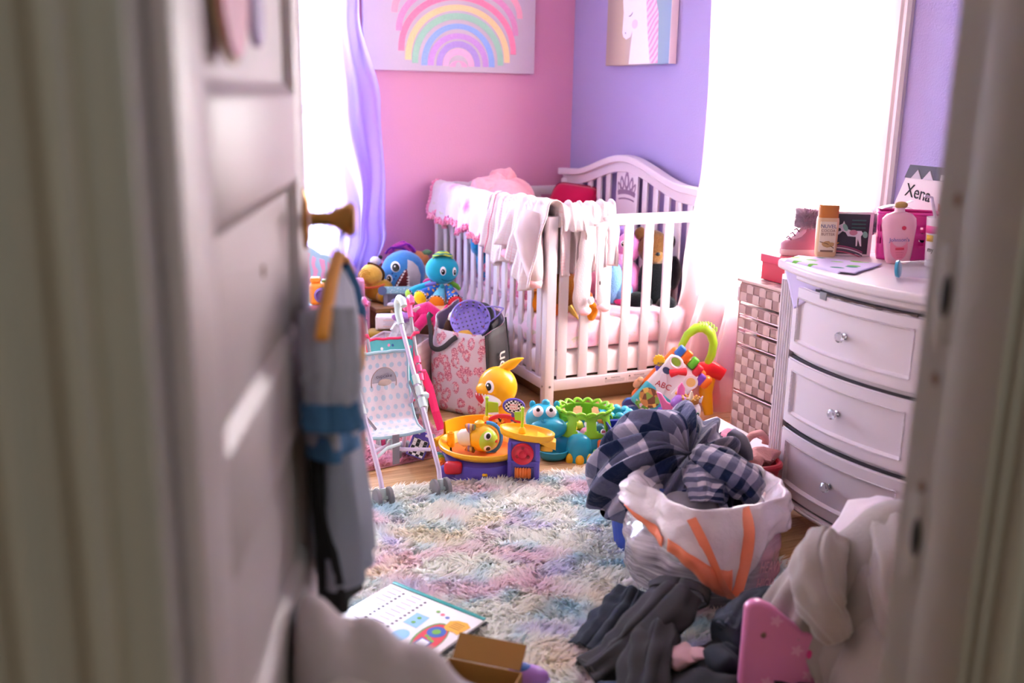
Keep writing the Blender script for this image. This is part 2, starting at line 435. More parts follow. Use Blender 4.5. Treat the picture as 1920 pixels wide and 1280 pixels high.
# ------------------------------------------------------------------ windows (casing, sill, two sashes with panes)
def glassy(name, tint=(.97, .98, 1, 1), gl=.06, tr=None):
    m = bpy.data.materials.new(name); m.use_nodes = True; nt = m.node_tree; n = N(nt); nt.nodes.remove(nt.nodes['Principled BSDF'])
    t = n.node('ShaderNodeBsdfTransparent'); t.inputs[0].default_value = tint
    q = n.node('ShaderNodeBsdfGlossy'); q.inputs['Roughness'].default_value = .05
    mx = n.node('ShaderNodeMixShader'); mx.inputs[0].default_value = gl
    nt.links.new(t.outputs[0], mx.inputs[1]); nt.links.new(q.outputs[0], mx.inputs[2]); nt.links.new(mx.outputs[0], nt.nodes['Material Output'].inputs[0])
    return m
M_pane = glassy('window_glass')
def window(name, W, M):
    """built in a local frame: local x along the wall, local y out of the room, local z up"""
    a0, a1, z0, z1 = W; zm = (z0 + z1) / 2
    root = struct(name, G().box(((a0 + a1) / 2, .09, z0 - .0), (a1 - a0, .15, .03), .004, M), M_trim)
    prof = [(0, 0), (.115, 0), (.115, .014), (.104, .024), (.088, .022), (.08, .03), (.03, .03), (.022, .022), (.008, .02), (0, .012)]
    def casing(p0, ax, up, L): # moulded board: local poly (width along `ax`, depth towards the room)
        fr = M @ Matrix.Translation(p0) @ Matrix((ax, (0, -1, 0), up)).transposed().to_4x4()
        obj('casing', G().poly(prof, L, fr), M_trim, root)
    casing((a0, 0, z0 - .02), (-1, 0, 0), (0, 0, 1), z1 - z0 + .12); casing((a1, 0, z0 - .02), (1, 0, 0), (0, 0, 1), z1 - z0 + .12)
    casing((a0 - .115, 0, z1), (0, 0, 1), (1, 0, 0), a1 - a0 + .23)
    obj('window_stool', G().box(((a0 + a1) / 2, -.02, z0 - .03), (a1 - a0 + .3, .1, .026), .006, M), M_trim, root)
    obj('window_apron', G().box(((a0 + a1) / 2, -.01, z0 - .085), (a1 - a0 + .2, .02, .08), .004, M), M_trim, root)
    for (s0, s1, yy) in ((z0 + .015, zm + .02, .06), (zm - .02, z1, .1)):
        sash = G()
        for q in ((a0 + .022, 0), (a1 - .022, 0)): sash.box((q[0], yy, (s0 + s1) / 2), (.044, .035, s1 - s0), .003, M)
        for z in (s0 + .022, s1 - .022): sash.box(((a0 + a1) / 2, yy, z), (a1 - a0 - .04, .033, .044), .003, M)
        so = obj('sash', sash, M_trim, root)
        obj('pane', G().box(((a0 + a1) / 2, yy, (s0 + s1) / 2), (a1 - a0 - .08, .004, s1 - s0 - .08), 0, M), M_pane, so)
    return root
window('window_1', W1, Matrix.Identity(4))
window('window_2', (-W2[1], -W2[0], W2[2], W2[3]), Matrix(((0, 1, 0, 0), (-1, 0, 0, 0), (0, 0, 1, 0), (0, 0, 0, 1))))

# ------------------------------------------------------------------ sheer curtains
def sheer(name, col, clear=.38):
    m = bpy.data.materials.new(name); m.use_nodes = True; nt = m.node_tree; n = N(nt); nt.nodes.remove(nt.nodes['Principled BSDF'])
    c = lin(col)
    t = n.node('ShaderNodeBsdfTransparent'); t.inputs[0].default_value = tuple(.5 + .5 * x for x in c[:3]) + (1,)
    tl = n.node('ShaderNodeBsdfTranslucent'); tl.inputs[0].default_value = c
    df = n.node('ShaderNodeBsdfDiffuse'); df.inputs[0].default_value = c
    a = n.node('ShaderNodeMixShader'); a.inputs[0].default_value = .45
    nt.links.new(tl.outputs[0], a.inputs[1]); nt.links.new(df.outputs[0], a.inputs[2])
    # steeper view angles meet more thread
    lw = n.node('ShaderNodeLayerWeight'); lw.inputs[0].default_value = .35
    f = n.m('SUBTRACT', clear, n.m('MULTIPLY', lw.outputs['Facing'], clear * .9))
    b = n.node('ShaderNodeMixShader'); n.put(b.inputs[0], f)
    nt.links.new(a.outputs[0], b.inputs[1]); nt.links.new(t.outputs[0], b.inputs[2]); nt.links.new(b.outputs[0], nt.nodes['Material Output'].inputs[0])
    return m
M_lav = sheer('lavender_sheer_voile', '#c0b2f4', .38); M_psh = sheer('pink_sheer_voile', '#f8c8cc', .52)
M_rod = mat('white_rod', '#e8e4e4', .4)
def lerp(a, b, t): return a + (b - a) * t
def pw(x, pts):
    for (x0, y0), (x1, y1) in zip(pts, pts[1:]):
        if x <= x1:
            t = (x - x0) / (x1 - x0); t = max(0, min(1, t)); t = t * t * (3 - 2 * t); return lerp(y0, y1, t)
    return pts[-1][1]
def lavf(u, v):
    z = lerp(2.16, .44, v)
    z += .07 * math.sin(u * 5) * max(0, v - .75) * 2
    xl, xr = pw(v, [(0, -2.2), (.6, -2.1), (.85, -1.85), (1, -1.72)]), pw(v, [(0, -1.33), (.22, -1.27), (.5, -1.18), (.72, -1.14), (.88, -1.165), (1, -1.26)])
    x = lerp(xl, xr, u)
    amp = .022 + .02 * v
    y = -.085 - .11 * max(0, v - .55) * u - amp * (math.sin(u * 34 + 1.5 * v) + .4 * math.sin(u * 71 + 4 * v + 1)) - .05 * max(0, v - .86) * 7 * abs(math.sin(u * 9))
    x += .012 * math.sin(v * 14 + u * 20)
    return (x, y, z)
cur = thing('sheer_curtain', 'lavender sheer curtain hanging beside the rainbow canvas', 'curtain')
obj('curtain_panel', G().grid(150, 60, lavf), M_lav, cur, smooth=180)
obj('curtain_rod', G().cyl((-2.5, -.07, 2.17), (-1.12, -.07, 2.17), .009).ell((-1.11, -.07, 2.17), .02, 10), M_rod, cur)
def pinkf(u, v):
    z = lerp(2.16, .02, v)
    yl = pw(v, [(0, -1.435), (.45, -1.452), (.62, -1.46), (.85, -1.475), (1, -1.49)]); yr = pw(v, [(0, -2.47), (.5, -2.47), (.8, -2.45), (1, -2.42)])
    y = lerp(yl, yr, u)
    xo = pw(v, [(0, -.075), (.5, -.085), (.75, -.17), (.9, -.25), (1, -.29)])
    xo = lerp(xo, -.075, min(1, u * 1.5))
    amp = .02 + .022 * v
    x = xo - amp * (1 - .6 * u) * (math.sin(u * 40 + 2 * v) + .45 * math.sin(u * 83 + 5 * v + 1)) * (1 - .3 * u)
    y += .01 * math.sin(v * 13 + u * 25)
    return (min(x, -.045), y, z)
cur = thing('sheer_curtain', 'pale pink sheer curtain hanging to the floor beside the crib', 'curtain')
obj('curtain_panel', G().grid(170, 70, pinkf), M_psh, cur, smooth=180)
obj('curtain_rod', G().cyl((-.07, -2.62, 2.17), (-.07, -1.32, 2.17), .009).ell((-.07, -1.31, 2.17), .02, 10), M_rod, cur)

# ------------------------------------------------------------------ doorway: jambs, stops, casing and the panelled door
def vboard(name, outline, z0=0.0, z1=2.1, m=M_jamb, **kw):
    return struct(name, G().poly(outline, z1 - z0, Matrix.Translation((0, 0, z0))), m, **kw)
YB = YF - .122
tl = vboard('trim_1', [(DX0, YF), (DX0 - .02, YF), (DX0 - .02, YB), (DX0, YB)])
obj('door_stop', G().box((DX0 + .006, YF - .075, 1.05), (.012, .06, 2.1), .003), M_jamb, tl)
tr = vboard('trim_2', [(DX1, YF), (DX1 + .02, YF), (DX1 + .02, YB), (DX1, YB)])
obj('door_stop', G().box((DX1 - .006, YF - .078, 1.05), (.012, .07, 2.1), .003), M_jamb, tr)
M_hole = mat('strike_hole_shadow', '#1d1814', .8); M_brass = mat('aged_brass', '#b98a4a', .3, 1.0, vary=(20, .2))
M_worn = mat('bare_worn_wood', '#8b6f58', .8, vary=(40, .3))
for z0, h in ((1.155, .06), (.868, .06)):
    obj('strike_plate', G().box((DX1 - .0008, YF - .021, z0), (.002, .026, h + .05), .0008), M_jamb, tr)
    obj('strike_hole', G().ell((DX1 - .0015, YF - .022, z0), (.002, .0075, h * .42), 14), M_hole, tr)
for z0 in (1.06, .93, 1.26): obj('paint_chip', G().ell((DX1 - .0006, YF - .02, z0), (.0012, .005, .008), 10), M_worn, tr)
# fluted casing on the hall side, left and right, and on the room side
def cas(sgn, x0):
    # profile: distance from opening -> depth towards the hall
    prof = [(0.0, .012), (.006, .02), (.018, .021), (.024, .009), (.042, .008), (.05, .019), (.06, .02), (.068, .009), (.088, .009), (.097, .021), (.112, .023), (.115, 0), (0, 0)]
    return [(x0 + sgn * a, YB - d) for a, d in prof]
vboard('trim_3', cas(-1, DX0 - .025)); vboard('trim_4', cas(1, DX1 + .012))
vboard('trim_5', [(DX0 - .012, YF), (DX0 - .1, YF), (DX0 - .1, YF + .018), (DX0 - .012, YF + .018)]); vboard('trim_6', [(DX1 + .012, YF), (DX1 + .1, YF), (DX1 + .1, YF + .018), (DX1 + .012, YF + .018)])
struct('trim_7', G().box(((DX0 + DX1) / 2, YF - .06, 2.09), (DX1 - DX0, .13, .03)), M_jamb)

# door: local x from the hinge to the free edge, local y away from the visible (hall) face, z up
M_door = mat('glossy_pinkish_white_door_paint', '#bfb4b7', .42, bump=(9, .06, .01), vary=(4, .06))
DANG = math.radians(90 - 20.7)
DW = .76; DM = Matrix.Translation((-2.70, -4.40, 0)) @ Matrix.Rotation(DANG, 4, 'Z')
door = struct('door_1', G().box((DW / 2, .0185, 1.02), (DW, .012, 2.02), 0, DM), M_door, smooth=0)   # recessed core shows as the panels' ground
T = .037
st = [('stile', (.055, 0), (.11, 2.02)), ('stile', (DW - .055, 0), (.11, 2.02))]
for nm, (cx, _), (w, h) in st: obj(nm, G().box((cx, T / 2, .01 + h / 2), (w, T, h), .002, DM), M_door, door)
RAILS = [(.01, .2), (.545, .675), (.89, 1.02), (1.24, 1.355), (1.585, 1.70), (1.92, 2.03)]
for z0, z1 in RAILS: obj('rail', G().box((DW / 2, T / 2, (z0 + z1) / 2), (DW - .22, T, z1 - z0), .002, DM), M_door, door)
for (a, b), (c, d) in zip(RAILS, RAILS[1:]):
    x0, x1, z0, z1 = .11, DW - .11, b, c
    g = G(); w = .016
    o1 = [(x0, z0), (x1, z0), (x1, z1), (x0, z1)]; i1 = [(x0 + w, z0 + w), (x1 - w, z0 + w), (x1 - w, z1 - w), (x0 + w, z1 - w)]
    vs = [(x, .001, z) for x, z in o1] + [(x, .0125, z) for x, z in i1]
    g.add(vs, [(i, (i + 1) % 4, (i + 1) % 4 + 4, i + 4) for i in range(4)] , DM)
    obj('panel_moulding', g, M_door, door, smooth=0, solid=.002)
kz = 1.176
kn = obj('door_knob', G().lathe([(.001, -.078), (.02, -.077), (.026, -.072), (.0265, -.066), (.022, -.058), (.014, -.046), (.0105, -.036), (.012, -.03), (.0105, -.024), (.012, -.01)], 24, DM @ TR(DW - .05, 0, kz, rx=-PI / 2)), M_brass, door)
obj('knob_rose', G().lathe([(.001, -.008), (.018, -.008), (.024, -.003), (.024, 0)], 24, DM @ TR(DW - .05, 0, kz, rx=-PI / 2, s=(1, 1, 1)), sy=1.9, sx=.9), M_brass, kn)
obj('latch', G().box((DW + .003, T / 2, kz), (.008, .014, .02), .002, DM), M_brass, door)
for z0 in (1.65, .28): obj('hinge', G().cyl((0, -.006, z0), (0, -.006, z0 + .1), .007, M=DM), M_brass, door)
obj('door_scratch', G().ell((.415, .0115, 1.148), (.006, .002, .008), 8, DM), M_worn, door)
# painted wooden plaque hanging high on the door
h = thing('wall_plaque', 'pink painted wooden plaque with small purple piece on the door', 'plaque')
def ov(rx, rz, n=36): return [(rx * math.cos(t) * (1 - .12 * math.sin(t)), rz * math.sin(t)) for t in [2 * PI * k / n for k in range(n)]]
obj('plaque_body', G().poly(ov(.07, .098), .008, DM @ TR(.21, -.002, 1.488, rx=PI / 2)), mat('pink_painted_wood', '#cf6f96', .5, vary=(25, .25)), h, bevel=.001)
obj('plaque_edge', G().poly(ov(.076, .104), .005, DM @ TR(.21, -.0005, 1.488, rx=PI / 2)), mat('gold_edge', '#b99a72', .5), h)
obj('small_plaque', G().poly(ov(.028, .046), .008, DM @ TR(.335, -.002, 1.452, rx=PI / 2)), mat('purple_painted_wood', '#8d74b4', .5, vary=(25, .2)), h, bevel=.001)

# ------------------------------------------------------------------ canvases
def canvas_m(n): return n.mix(.35, '#cdbdca', n.ramp(n.noise(n.co(), 900, 1), [(.3, '#bfaebf'), (.7, '#d8cad6')]))
M_canv = mat('white_canvas', canvas_m, .8)
rb = thing('rainbow_canvas', 'white canvas with a pastel glitter rainbow on the pink wall', 'picture', (-.755, -.002, 1.474))
obj('canvas', G().box((0, -.018, .37), (.98, .034, .74), .003), M_canv, rb)
def glit(nm, a, b, c): return mat(nm, lambda n: n.ramp(n.vor(n.co(), 900, 'Color'), [(.2, a), (.5, b), (.8, c)]), .45)
BANDS = [(.051, .025, .026, .058, .053, '#d27cb8', '#e79ac4', '#f3b6d2'), (.091, .055, .03, .122, .088, '#d48cc4', '#e9a6cd', '#f6c2dc'), (.127, .1, .03, .16, .127, '#8f6cc4', '#a585d3', '#c7a9e6'),
         (.176, .14, .03, .2, .17, '#b06fc8', '#c58ad6', '#dcaee8'), (.2125, .187, .03, .249, .222, '#6f8fe0', '#86a8ea', '#a9c6f4'), (.2645, .236, .04, .303, .27, '#79b39c', '#96c9b0', '#b6dcc6'),
         (.3025, .276, .056, .345, .316, '#f0b978', '#f8cd93', '#fcdfae'), (.34, .318, .1, .4, .368, '#ea5d92', '#f27ca6', '#f7a1bf'), (.352, .37, .2, .452, .42, '#cf6fae', '#de8cbf', '#ecadd2'), (.376, .385, .29, .51, .475, '#e88aa8', '#f0a2ba', '#f6bccb')]
for k, (ro, ri, zb, to, ti, a, b, c) in enumerate(BANDS):
    if k < 8: ri = ro - .034 if k else .0
    else: ri = ro - .034
    cx = .035 - .0 * k
    out = []; inn = []; nn = 36
    for i in range(nn + 1):
        t = PI * i / nn; s, cc = math.sin(t), math.cos(t)
        out.append((cx + ro * cc, zb + (to - zb) * s ** .92)); inn.append((cx + max(ri, .018 if k == 0 else ri) * cc, zb + (ti - zb) * s ** .92))
    obj('rainbow_band', G().poly(out + inn[::-1], .0008, Matrix(((1, 0, 0, 0), (0, 0, -1, -.0352), (0, 1, 0, 0), (0, 0, 0, 1)))), glit('glitter_band_%d' % k, a, b, c), rb, smooth=0)
un = thing('unicorn_canvas', 'canvas of a white unicorn head with pink mane on the purple wall', 'picture', (-.002, -.74, 1.518))
M_ub = mat('unicorn_canvas_ground', lambda n: n.ramp(n.m('MULTIPLY_ADD', n.sep(n.co())[1], -1.7, .5), [(.05, '#a58f86'), (.3, '#cbb59c'), (.55, '#c9c0bf'), (.85, '#94aebb'), (1, '#8fa6c0')]), .7)
obj('canvas', G().box((-.021, 0, .305), (.04, .6, .61), .003), [M_ub], un)
obj('canvas_side', G().box((-.021, -.302, .305), (.04, .004, .61), .001), mat('canvas_side_cream', '#e4d3d6', .8), un)
UF = Matrix(((0, 0, -1, -.0412), (1, 0, 0, .74), (0, 1, 0, -1.518), (0, 0, 0, 1)))
head = [(-.82, 1.93), (-.76, 1.985), (-.735, 2.06), (-.72, 1.98), (-.66, 1.94), (-.615, 1.88), (-.597, 1.838), (-.608, 1.775), (-.602, 1.68), (-.612, 1.658), (-.641, 1.644), (-.682, 1.655), (-.7, 1.686), (-.693, 1.64), (-.687, 1.602), (-.677, 1.522), (-.878, 1.522), (-.848, 1.669), (-.819, 1.823)]
obj('unicorn_head', G().poly(head, .0008, UF), mat('white_glitter_print', lambda n: n.mix(.3, '#f4eef4', n.vor(n.co(), 700, 'Color'), 'SOFT_LIGHT'), .6), un, smooth=0)
mane = [(-.74, 1.99), (-.8, 2.03), (-.88, 1.97), (-.907, 1.816), (-.932, 1.755), (-.945, 1.523), (-.877, 1.522), (-.844, 1.669), (-.819, 1.823), (-.79, 1.93)]
obj('mane', G().poly(mane, .0012, UF), mat('pink_braid_print', lambda n: n.mix(n.ramp(n.wave(n.co(), 16, 3.0, axis='DIAGONAL'), [(.35, 0), (.6, 1)]), '#f1a0c4', '#fbd3e2'), .6), un, smooth=0)
ey = [(-.655, 1.757), (-.668, 1.753), (-.682, 1.757), (-.692, 1.766), (-.697, 1.776), (-.69, 1.77), (-.68, 1.762), (-.668, 1.758)]
obj('closed_eye', G().poly(ey, .0014, UF), mat('grey_print', '#6d6170', .7), un, smooth=0)
obj('nostril', G().poly([(-.63, 1.678), (-.634, 1.67), (-.638, 1.674), (-.635, 1.681)], .0014, UF), MATS['grey_print'], un, smooth=0)
obj('cheek_blush', G().poly([(-.72 + .028 * math.cos(t), 1.715 + .022 * math.sin(t)) for t in [2 * PI * k / 20 for k in range(20)]], .001, UF), mat('blush_print', '#f0d3dd', .7), un, smooth=0)
# ------------------------------------------------------------------ the crib
M_crib = mat('white_crib_lacquer', '#d9cfd3', .3, spec=.5)
CX0, CX1, CY0, CY1 = -.867, -.035, -1.446, -.06     # outer footprint
crib = thing('crib', 'white wooden crib with arched crown headboard in the corner', 'crib', ((CX0 + CX1) / 2, (CY0 + CY1) / 2, 0))
ox, oy = (CX0 + CX1) / 2, (CY0 + CY1) / 2
def cp(name, g, m=M_crib, parent=None, **kw):
    for i, p in enumerate(g.v): g.v[i] = (p[0] - ox, p[1] - oy, p[2]) if parent is None or parent is crib else (p[0] - ox, p[1] - oy, p[2])
    return obj(name, g, m, parent or crib, **kw)
PS = .046
for x, y in ((CX0, CY0), (CX0, CY1 - PS)): cp('post', G().box((x + PS / 2, y + PS / 2, .43), (PS, PS, .86), .004))
# long rails (left side), short rails (near and far ends)
RT = .026
def rail(x0, y0, x1, y1, z0, z1, t=RT): cp('rail', G().box(((x0 + x1) / 2, (y0 + y1) / 2, (z0 + z1) / 2), (abs(x1 - x0) or t, abs(y1 - y0) or t, z1 - z0), .004))
xa = CX0 + .022
rail(xa, CY0 + PS, xa, CY1 - PS, .815, .86); rail(xa, CY0 + PS, xa, CY1 - PS, .084, .133)
ya, yb = CY0 + .016, CY1 - .02
for yy in (ya, yb): rail(CX0 + PS, yy, CX1 - .05, yy, .812, .86); rail(CX0 + PS, yy, CX1 - .05, yy, .084, .133)
sl = G().box((0, 0, 0), (.045, .013, .69), .003).mesh('slat'); sl.materials.append(M_crib); sl.shade_smooth(); sl.set_sharp_from_angle(angle=.6)
for i in range(6):
    for yy in (ya, yb):
        s = obj('slat', sl, None, crib); s.location = (-.779 + .106 * i - ox, yy - oy, .473)
for i in range(13):
    s = obj('slat', sl, None, crib); s.location = (xa - ox, -.18 - .0962 * i - oy, .473); s.rotation_euler = (0, 0, PI / 2)
# headboard against the purple wall
HX = -.07
def hb_top(y):
    t = (y - (CY0 + CY1) / 2) / ((CY1 - CY0) / 2); a = abs(t)
    s = pw(a, [(0, 1.0), (.82, .05), (1, 0)]); return .957 + .114 * s
for y in (CY0 + .03, CY1 - .03): cp('headboard_post', G().box((HX + .0, y, .45), (.04, .06, .9), .004))
N_ = 48
ys = [lerp(CY0, CY1, i / N_) for i in range(N_ + 1)]
def strip(za, zb, x0, x1, ya=CY0, yb=CY1):
    q = [lerp(ya, yb, i / N_) for i in range(N_ + 1)]
    return G().loft([[(x0, y, za(y)), (x1, y, za(y)), (x1, y, zb(y)), (x0, y, zb(y))] for y in q])
cp('headboard_arch', strip(lambda y: hb_top(y) - .085, lambda y: hb_top(y) - .012, HX - .014, HX + .014, CY0 + .01, CY1 - .01), bevel=.003)
cp('headboard_cap', strip(lambda y: hb_top(y) - .036, lambda y: hb_top(y), HX - .032, HX + .026, CY0 - .015, CY1 + .02), bevel=.005)
cp('headboard_rail', G().box((HX, oy, .109), (.03, CY1 - CY0 - .1, .05), .003))
hs = [-.18 - .0985 * i for i in range(5)] + [-.938 - .1 * i for i in range(5)]
for y in hs:
    top = hb_top(y) - .06; cp('slat', G().box((HX, y, (.12 + top) / 2), (.013, .045, top - .12), .003))
yc = -.766; top = hb_top(yc) - .06
panel = cp('crown_panel', G().box((HX, yc, (.12 + top) / 2), (.013, .208, top - .12), .002))
M_crown = mat('crown_cutout_tone', '#8f7690', .7)
CF = Matrix(((0, 0, -1, HX - .0065), (-1, 0, 0, yc), (0, 1, 0, 0), (0, 0, 0, 1)))
def leaf(cx, cz, w, h, a, k=14): # pointed petal
    p = []
    for i in range(k):
        t = 2 * PI * i / k; r = (w * math.sin(t), h * math.cos(t) * (1 if math.cos(t) < 0 else 1.15))
        x, z = r[0] * (1 - .35 * max(0, math.cos(t))), r[1]; p.append((cx + x * math.cos(a) + z * math.sin(a), cz - x * math.sin(a) + z * math.cos(a)))
    return p
def arcz(x): return .885 - 1.6 * x * x
out = [(-.088, arcz(.088) - .014 + .03)]
pts = []
for k, (cx, cz, w, h, a) in enumerate([(-.072, .905, .015, .026, -.45), (-.045, .925, .02, .034, -.22), (0, .94, .024, .045, 0), (.045, .925, .02, .034, .22), (.072, .905, .015, .026, .45)]):
    c = obj('crown_point', G().poly(leaf(cx, cz, w, h, a), .0012, CF), M_crown, panel, smooth=0)
    obj('crown_gem', G().poly(leaf(cx, cz - .002, w * .45, h * .55, a), .0018, CF), M_crib, panel, smooth=0)
    for v in (c,): pass
base = [(x, arcz(x) + .012) for x in np.linspace(-.088, .088, 15)] + [(x, arcz(x) - .012) for x in np.linspace(.082, -.082, 15)]
obj('crown_band', G().poly(base, .0012, CF), M_crown, panel, smooth=0)
base = [(x, arcz(x) - .03) for x in np.linspace(-.075, .075, 15)] + [(x, arcz(x) - .037) for x in np.linspace(.075, -.075, 15)]
obj('crown_line', G().poly(base, .0012, CF), M_crown, panel, smooth=0)
for o_ in panel.children:
    o_.data.transform(Matrix.Translation((-ox, -oy, 0)))
# bolts and printed warning labels
M_steel = mat('bolt_steel', '#9a979a', .3, 1.0)
for p, ax in (((CX0 + .024, CY0 - .0005, .106), 'y'), ((CX0 - .0005, CY0 + .024, .106), 'x')):
    M_ = TR(*p, rx=PI / 2) if ax == 'y' else TR(*p, ry=-PI / 2)
    cp('bolt', G().lathe([(.0055, 0), (.0055, .002), (.003, .002), (.0025, .0005), (.0005, .0005)], 12, M_), M_steel)
M_lab = mat('label_paper', '#ded6d8', .6); M_ink = mat('black_ink', '#262024', .7); M_gink = mat('grey_ink', '#9c9498', .7)
for x0, w, s in ((-.508, .116, 'WARNING'), (-.383, .116, 'MISE EN GARDE')):
    lb = cp('warning_label', G().box((x0, ya - RT / 2 - .0003, .108), (w, .0006, .032)), M_lab)
    LF = TR(x0 - ox, ya - RT / 2 - .0008 - oy, .108, rx=PI / 2)
    text('label_text', s, .011, LF @ TR(.004, .009, 0), M_ink, lb, .0001, sx=.9 if len(s) < 9 else .72)
    obj('warning_triangle', G().poly([(-.052, .005), (-.041, .005), (-.0465, .0145)], .0002, LF), M_ink, lb, smooth=0)
    for r in range(4): obj('text_line', G().box((0, .001 - .0038 * r, 0), (w * .9, .0016, .0002), 0, LF), M_gink, lb, smooth=0)

# ------------------------------------------------------------------ mattresses
def pillowbox(cx, cy, z0, z1, sx, sy, seed, puff=.012, n=28, bul=.02):
    """soft slab with rounded edges and gentle wrinkles"""
    g = G(); rings = []
    prof = [(0.94, 0), (1.0, .12), (1.0 + .004, .5), (1.0, .86), (.965, .985), (.9, 1.0), (.5, 1.02), (0.001, 1.03)]
    for r, t in prof:
        ring = []
        for k in range(4 * n):
            a = 2 * PI * k / (4 * n); c, s = math.cos(a), math.sin(a); e = .16
            x = sx / 2 * r * math.copysign(abs(c) ** e, c); y = sy / 2 * r * math.copysign(abs(s) ** e, s)
            w = puff * nz(x * 9 + seed, y * 9, t * 4) * min(1, r * 2)
            l = math.hypot(x, y) + 1e-6
            ring.append((cx + x + w * x / l, cy + y + w * y / l, z0 + (z1 - z0) * t + (w * .5 if t > .8 else 0)))
        rings.append(ring)
    return g.loft(rings, cap=True)
def floral(n):
    c = n.co(); v = n.map(c, (7, 7, 7)); d = n.vor(v, 1.0, 'Distance'); wv = n.m('ADD', d, n.m('MULTIPLY', n.noise(c, 60, 2), .16))
    petals = n.ramp(wv, [(.0, '#de5f90'), (.14, '#ea8cae'), (.27, '#f2b3c9'), (.36, '#eebfd2'), (.42, '#ecd0dd')])
    leaf_ = n.ramp(n.noise(n.map(c, (13, 13, 20), (3, 1, 2)), 1.0, 3, .7), [(.6, 0), (.64, 1)])
    return n.mix(n.m('MULTIPLY', leaf_, .6), petals, '#c2c69a')
M_floral = mat('pink_floral_cotton', floral, .85, bump=(60, .15, .004), sheen=.2, spec=.2)
mt = thing('crib_mattress', 'white quilted lower mattress at the bottom of the crib', 'mattress', (ox - .02, oy, .13))
obj('mattress_body', pillowbox(0, 0, 0, .12, .745, 1.33, 3), mat('white_vinyl_mattress', '#f4ecec', .55, vary=(14, .06)), mt, smooth=60)
mt = thing('crib_mattress', 'mattress in pink floral fitted sheet on top inside the crib', 'mattress', (ox - .02, oy, .252))
obj('fitted_sheet', pillowbox(0, 0, 0, .15, .75, 1.335, 8, .022), M_floral, mt, smooth=60)
# ------------------------------------------------------------------ helpers for soft toys
def patch(name, c, r, outline, m, parent, off=.0015, M=None, label=None):
    """a thin appliqué lying on the front (-y) side of an ellipsoid; outline in (x,z) relative to c"""
    cx = sum(p[0] for p in outline) / len(outline); cz = sum(p[1] for p in outline) / len(outline); rings = []
    def pr(x, z, o):
        q = 1 - (x / r[0]) ** 2 - (z / r[2]) ** 2
        if q < .02: k = math.sqrt(.98 / max(1e-6, 1 - q)); x *= k; z *= k; q = .02
        y = -r[1] * math.sqrt(q); nrm = Vector((x / r[0] ** 2, y / r[1] ** 2, z / r[2] ** 2)).normalized()
        return (c[0] + x + nrm.x * o, c[1] + y + nrm.y * o, c[2] + z + nrm.z * o)
    for s, o in ((1.0, -.001), (.97, off), (.8, off * 1.2), (.6, off * 1.3), (.35, off * 1.4), (.02, off * 1.4)):
        rings.append([pr(cx + (x - cx) * s, cz + (z - cz) * s, o) for x, z in outline])
    return obj(name, G().loft(rings, cap=True, M=M), m, parent, smooth=60, label=label)
def oval(cx, cz, rx, rz, a=0, n=20):
    return [(cx + rx * math.cos(t) * math.cos(a) - rz * math.sin(t) * math.sin(a), cz + rx * math.cos(t) * math.sin(a) + rz * math.sin(t) * math.cos(a)) for t in [2 * PI * k / n for k in range(n)]]
WHT = '#f2eeee'; BLK = '#17151a'
M_wht = plastic(WHT, .4); M_blk = plastic(BLK, .35)
def eye(c, r, x, z, w, h, parent, M=None, pup=.55, dx=0, dz=0, col=None):
    patch('eye', c, r, oval(x, z, w, h), mat('eye_white', '#f5f3f2', .5), parent, .002, M)
    if col: patch('iris', c, r, oval(x + dx, z + dz, w * pup * 1.2, h * pup * 1.2), mat('iris_' + col[1:], col, .4), parent, .003, M)
    patch('pupil', c, r, oval(x + dx, z + dz, w * pup, h * pup), mat('eye_black', '#121014', .25), parent, .004, M)
    patch('eye_glint', c, r, oval(x + dx - w * .15, z + dz + h * .2, w * .16, h * .16, n=10), mat('eye_white', '#f5f3f2', .5), parent, .006, M)
FV = -.37                     # yaw that turns a toy in the corner to face the doorway
def lumpy(g, amp, sc, seed):
    for i, p in enumerate(g.v):
        g.v[i] = (p[0] + amp * nz(p[0] * sc + seed, p[1] * sc, p[2] * sc), p[1] + amp * nz(p[0] * sc, p[1] * sc + seed, p[2] * sc), p[2] + amp * nz(p[0] * sc, p[1] * sc, p[2] * sc + seed))
    return g

# ------------------------------------------------------------------ child's pink bench under the window
b = thing('toy_bench', 'pink painted child bench with pale blue scalloped back under the window', 'bench', (-1.72, -.42, 0))
M_bp = mat('pink_bench_paint', '#e79cc4', .45); M_bb = mat('pale_blue_bench_paint', '#a9cbe0', .45); M_bv = mat('bench_inner_mauve', '#b987b4', .5)
obj('seat_board', G().box((0, 0, .36), (.62, .42, .026), .006), M_bp, b)
obj('seat_print', G().box((0, -.03, .3735), (.59, .34, .001)), mat('grass_print', lambda n: n.mix(n.ramp(n.vor(n.co(), 55, 'Distance'), [(.18, 1.0), (.24, 0.0)]), n.ramp(n.noise(n.co(), 14, 3), [(.42, '#a9cfe2'), (.5, '#7fa08c'), (.6, '#5f7f6c')]), '#d77a96'), .5), b)
for x in (-.297, .297): obj('side_panel', G().box((x, 0, .18), (.024, .4, .345), .005), M_bp, b)
obj('inner_panel', G().box((.258, .02, .17), (.012, .34, .33), .002), M_bv, b)
obj('back_panel', G().box((0, .19, .17), (.57, .014, .34), .002), M_bv, b)
obj('shelf', G().box((0, 0, .06), (.57, .38, .02), .003), M_bp, b)
cr = [(-.31, 0), (.31, 0), (.31, .1)] + [(.30 - .6 * t, .1 + .13 * math.sin(PI * t) + .016 * abs(math.sin(4.5 * PI * t))) for t in np.linspace(0.02, .98, 40)] + [(-.31, .1)]
obj('backrest', G().poly(cr, .016, TR(0, .2, .37, rx=PI / 2)), M_bb, b)
ins = [(x * .86, .012 + z * .84) for x, z in cr]
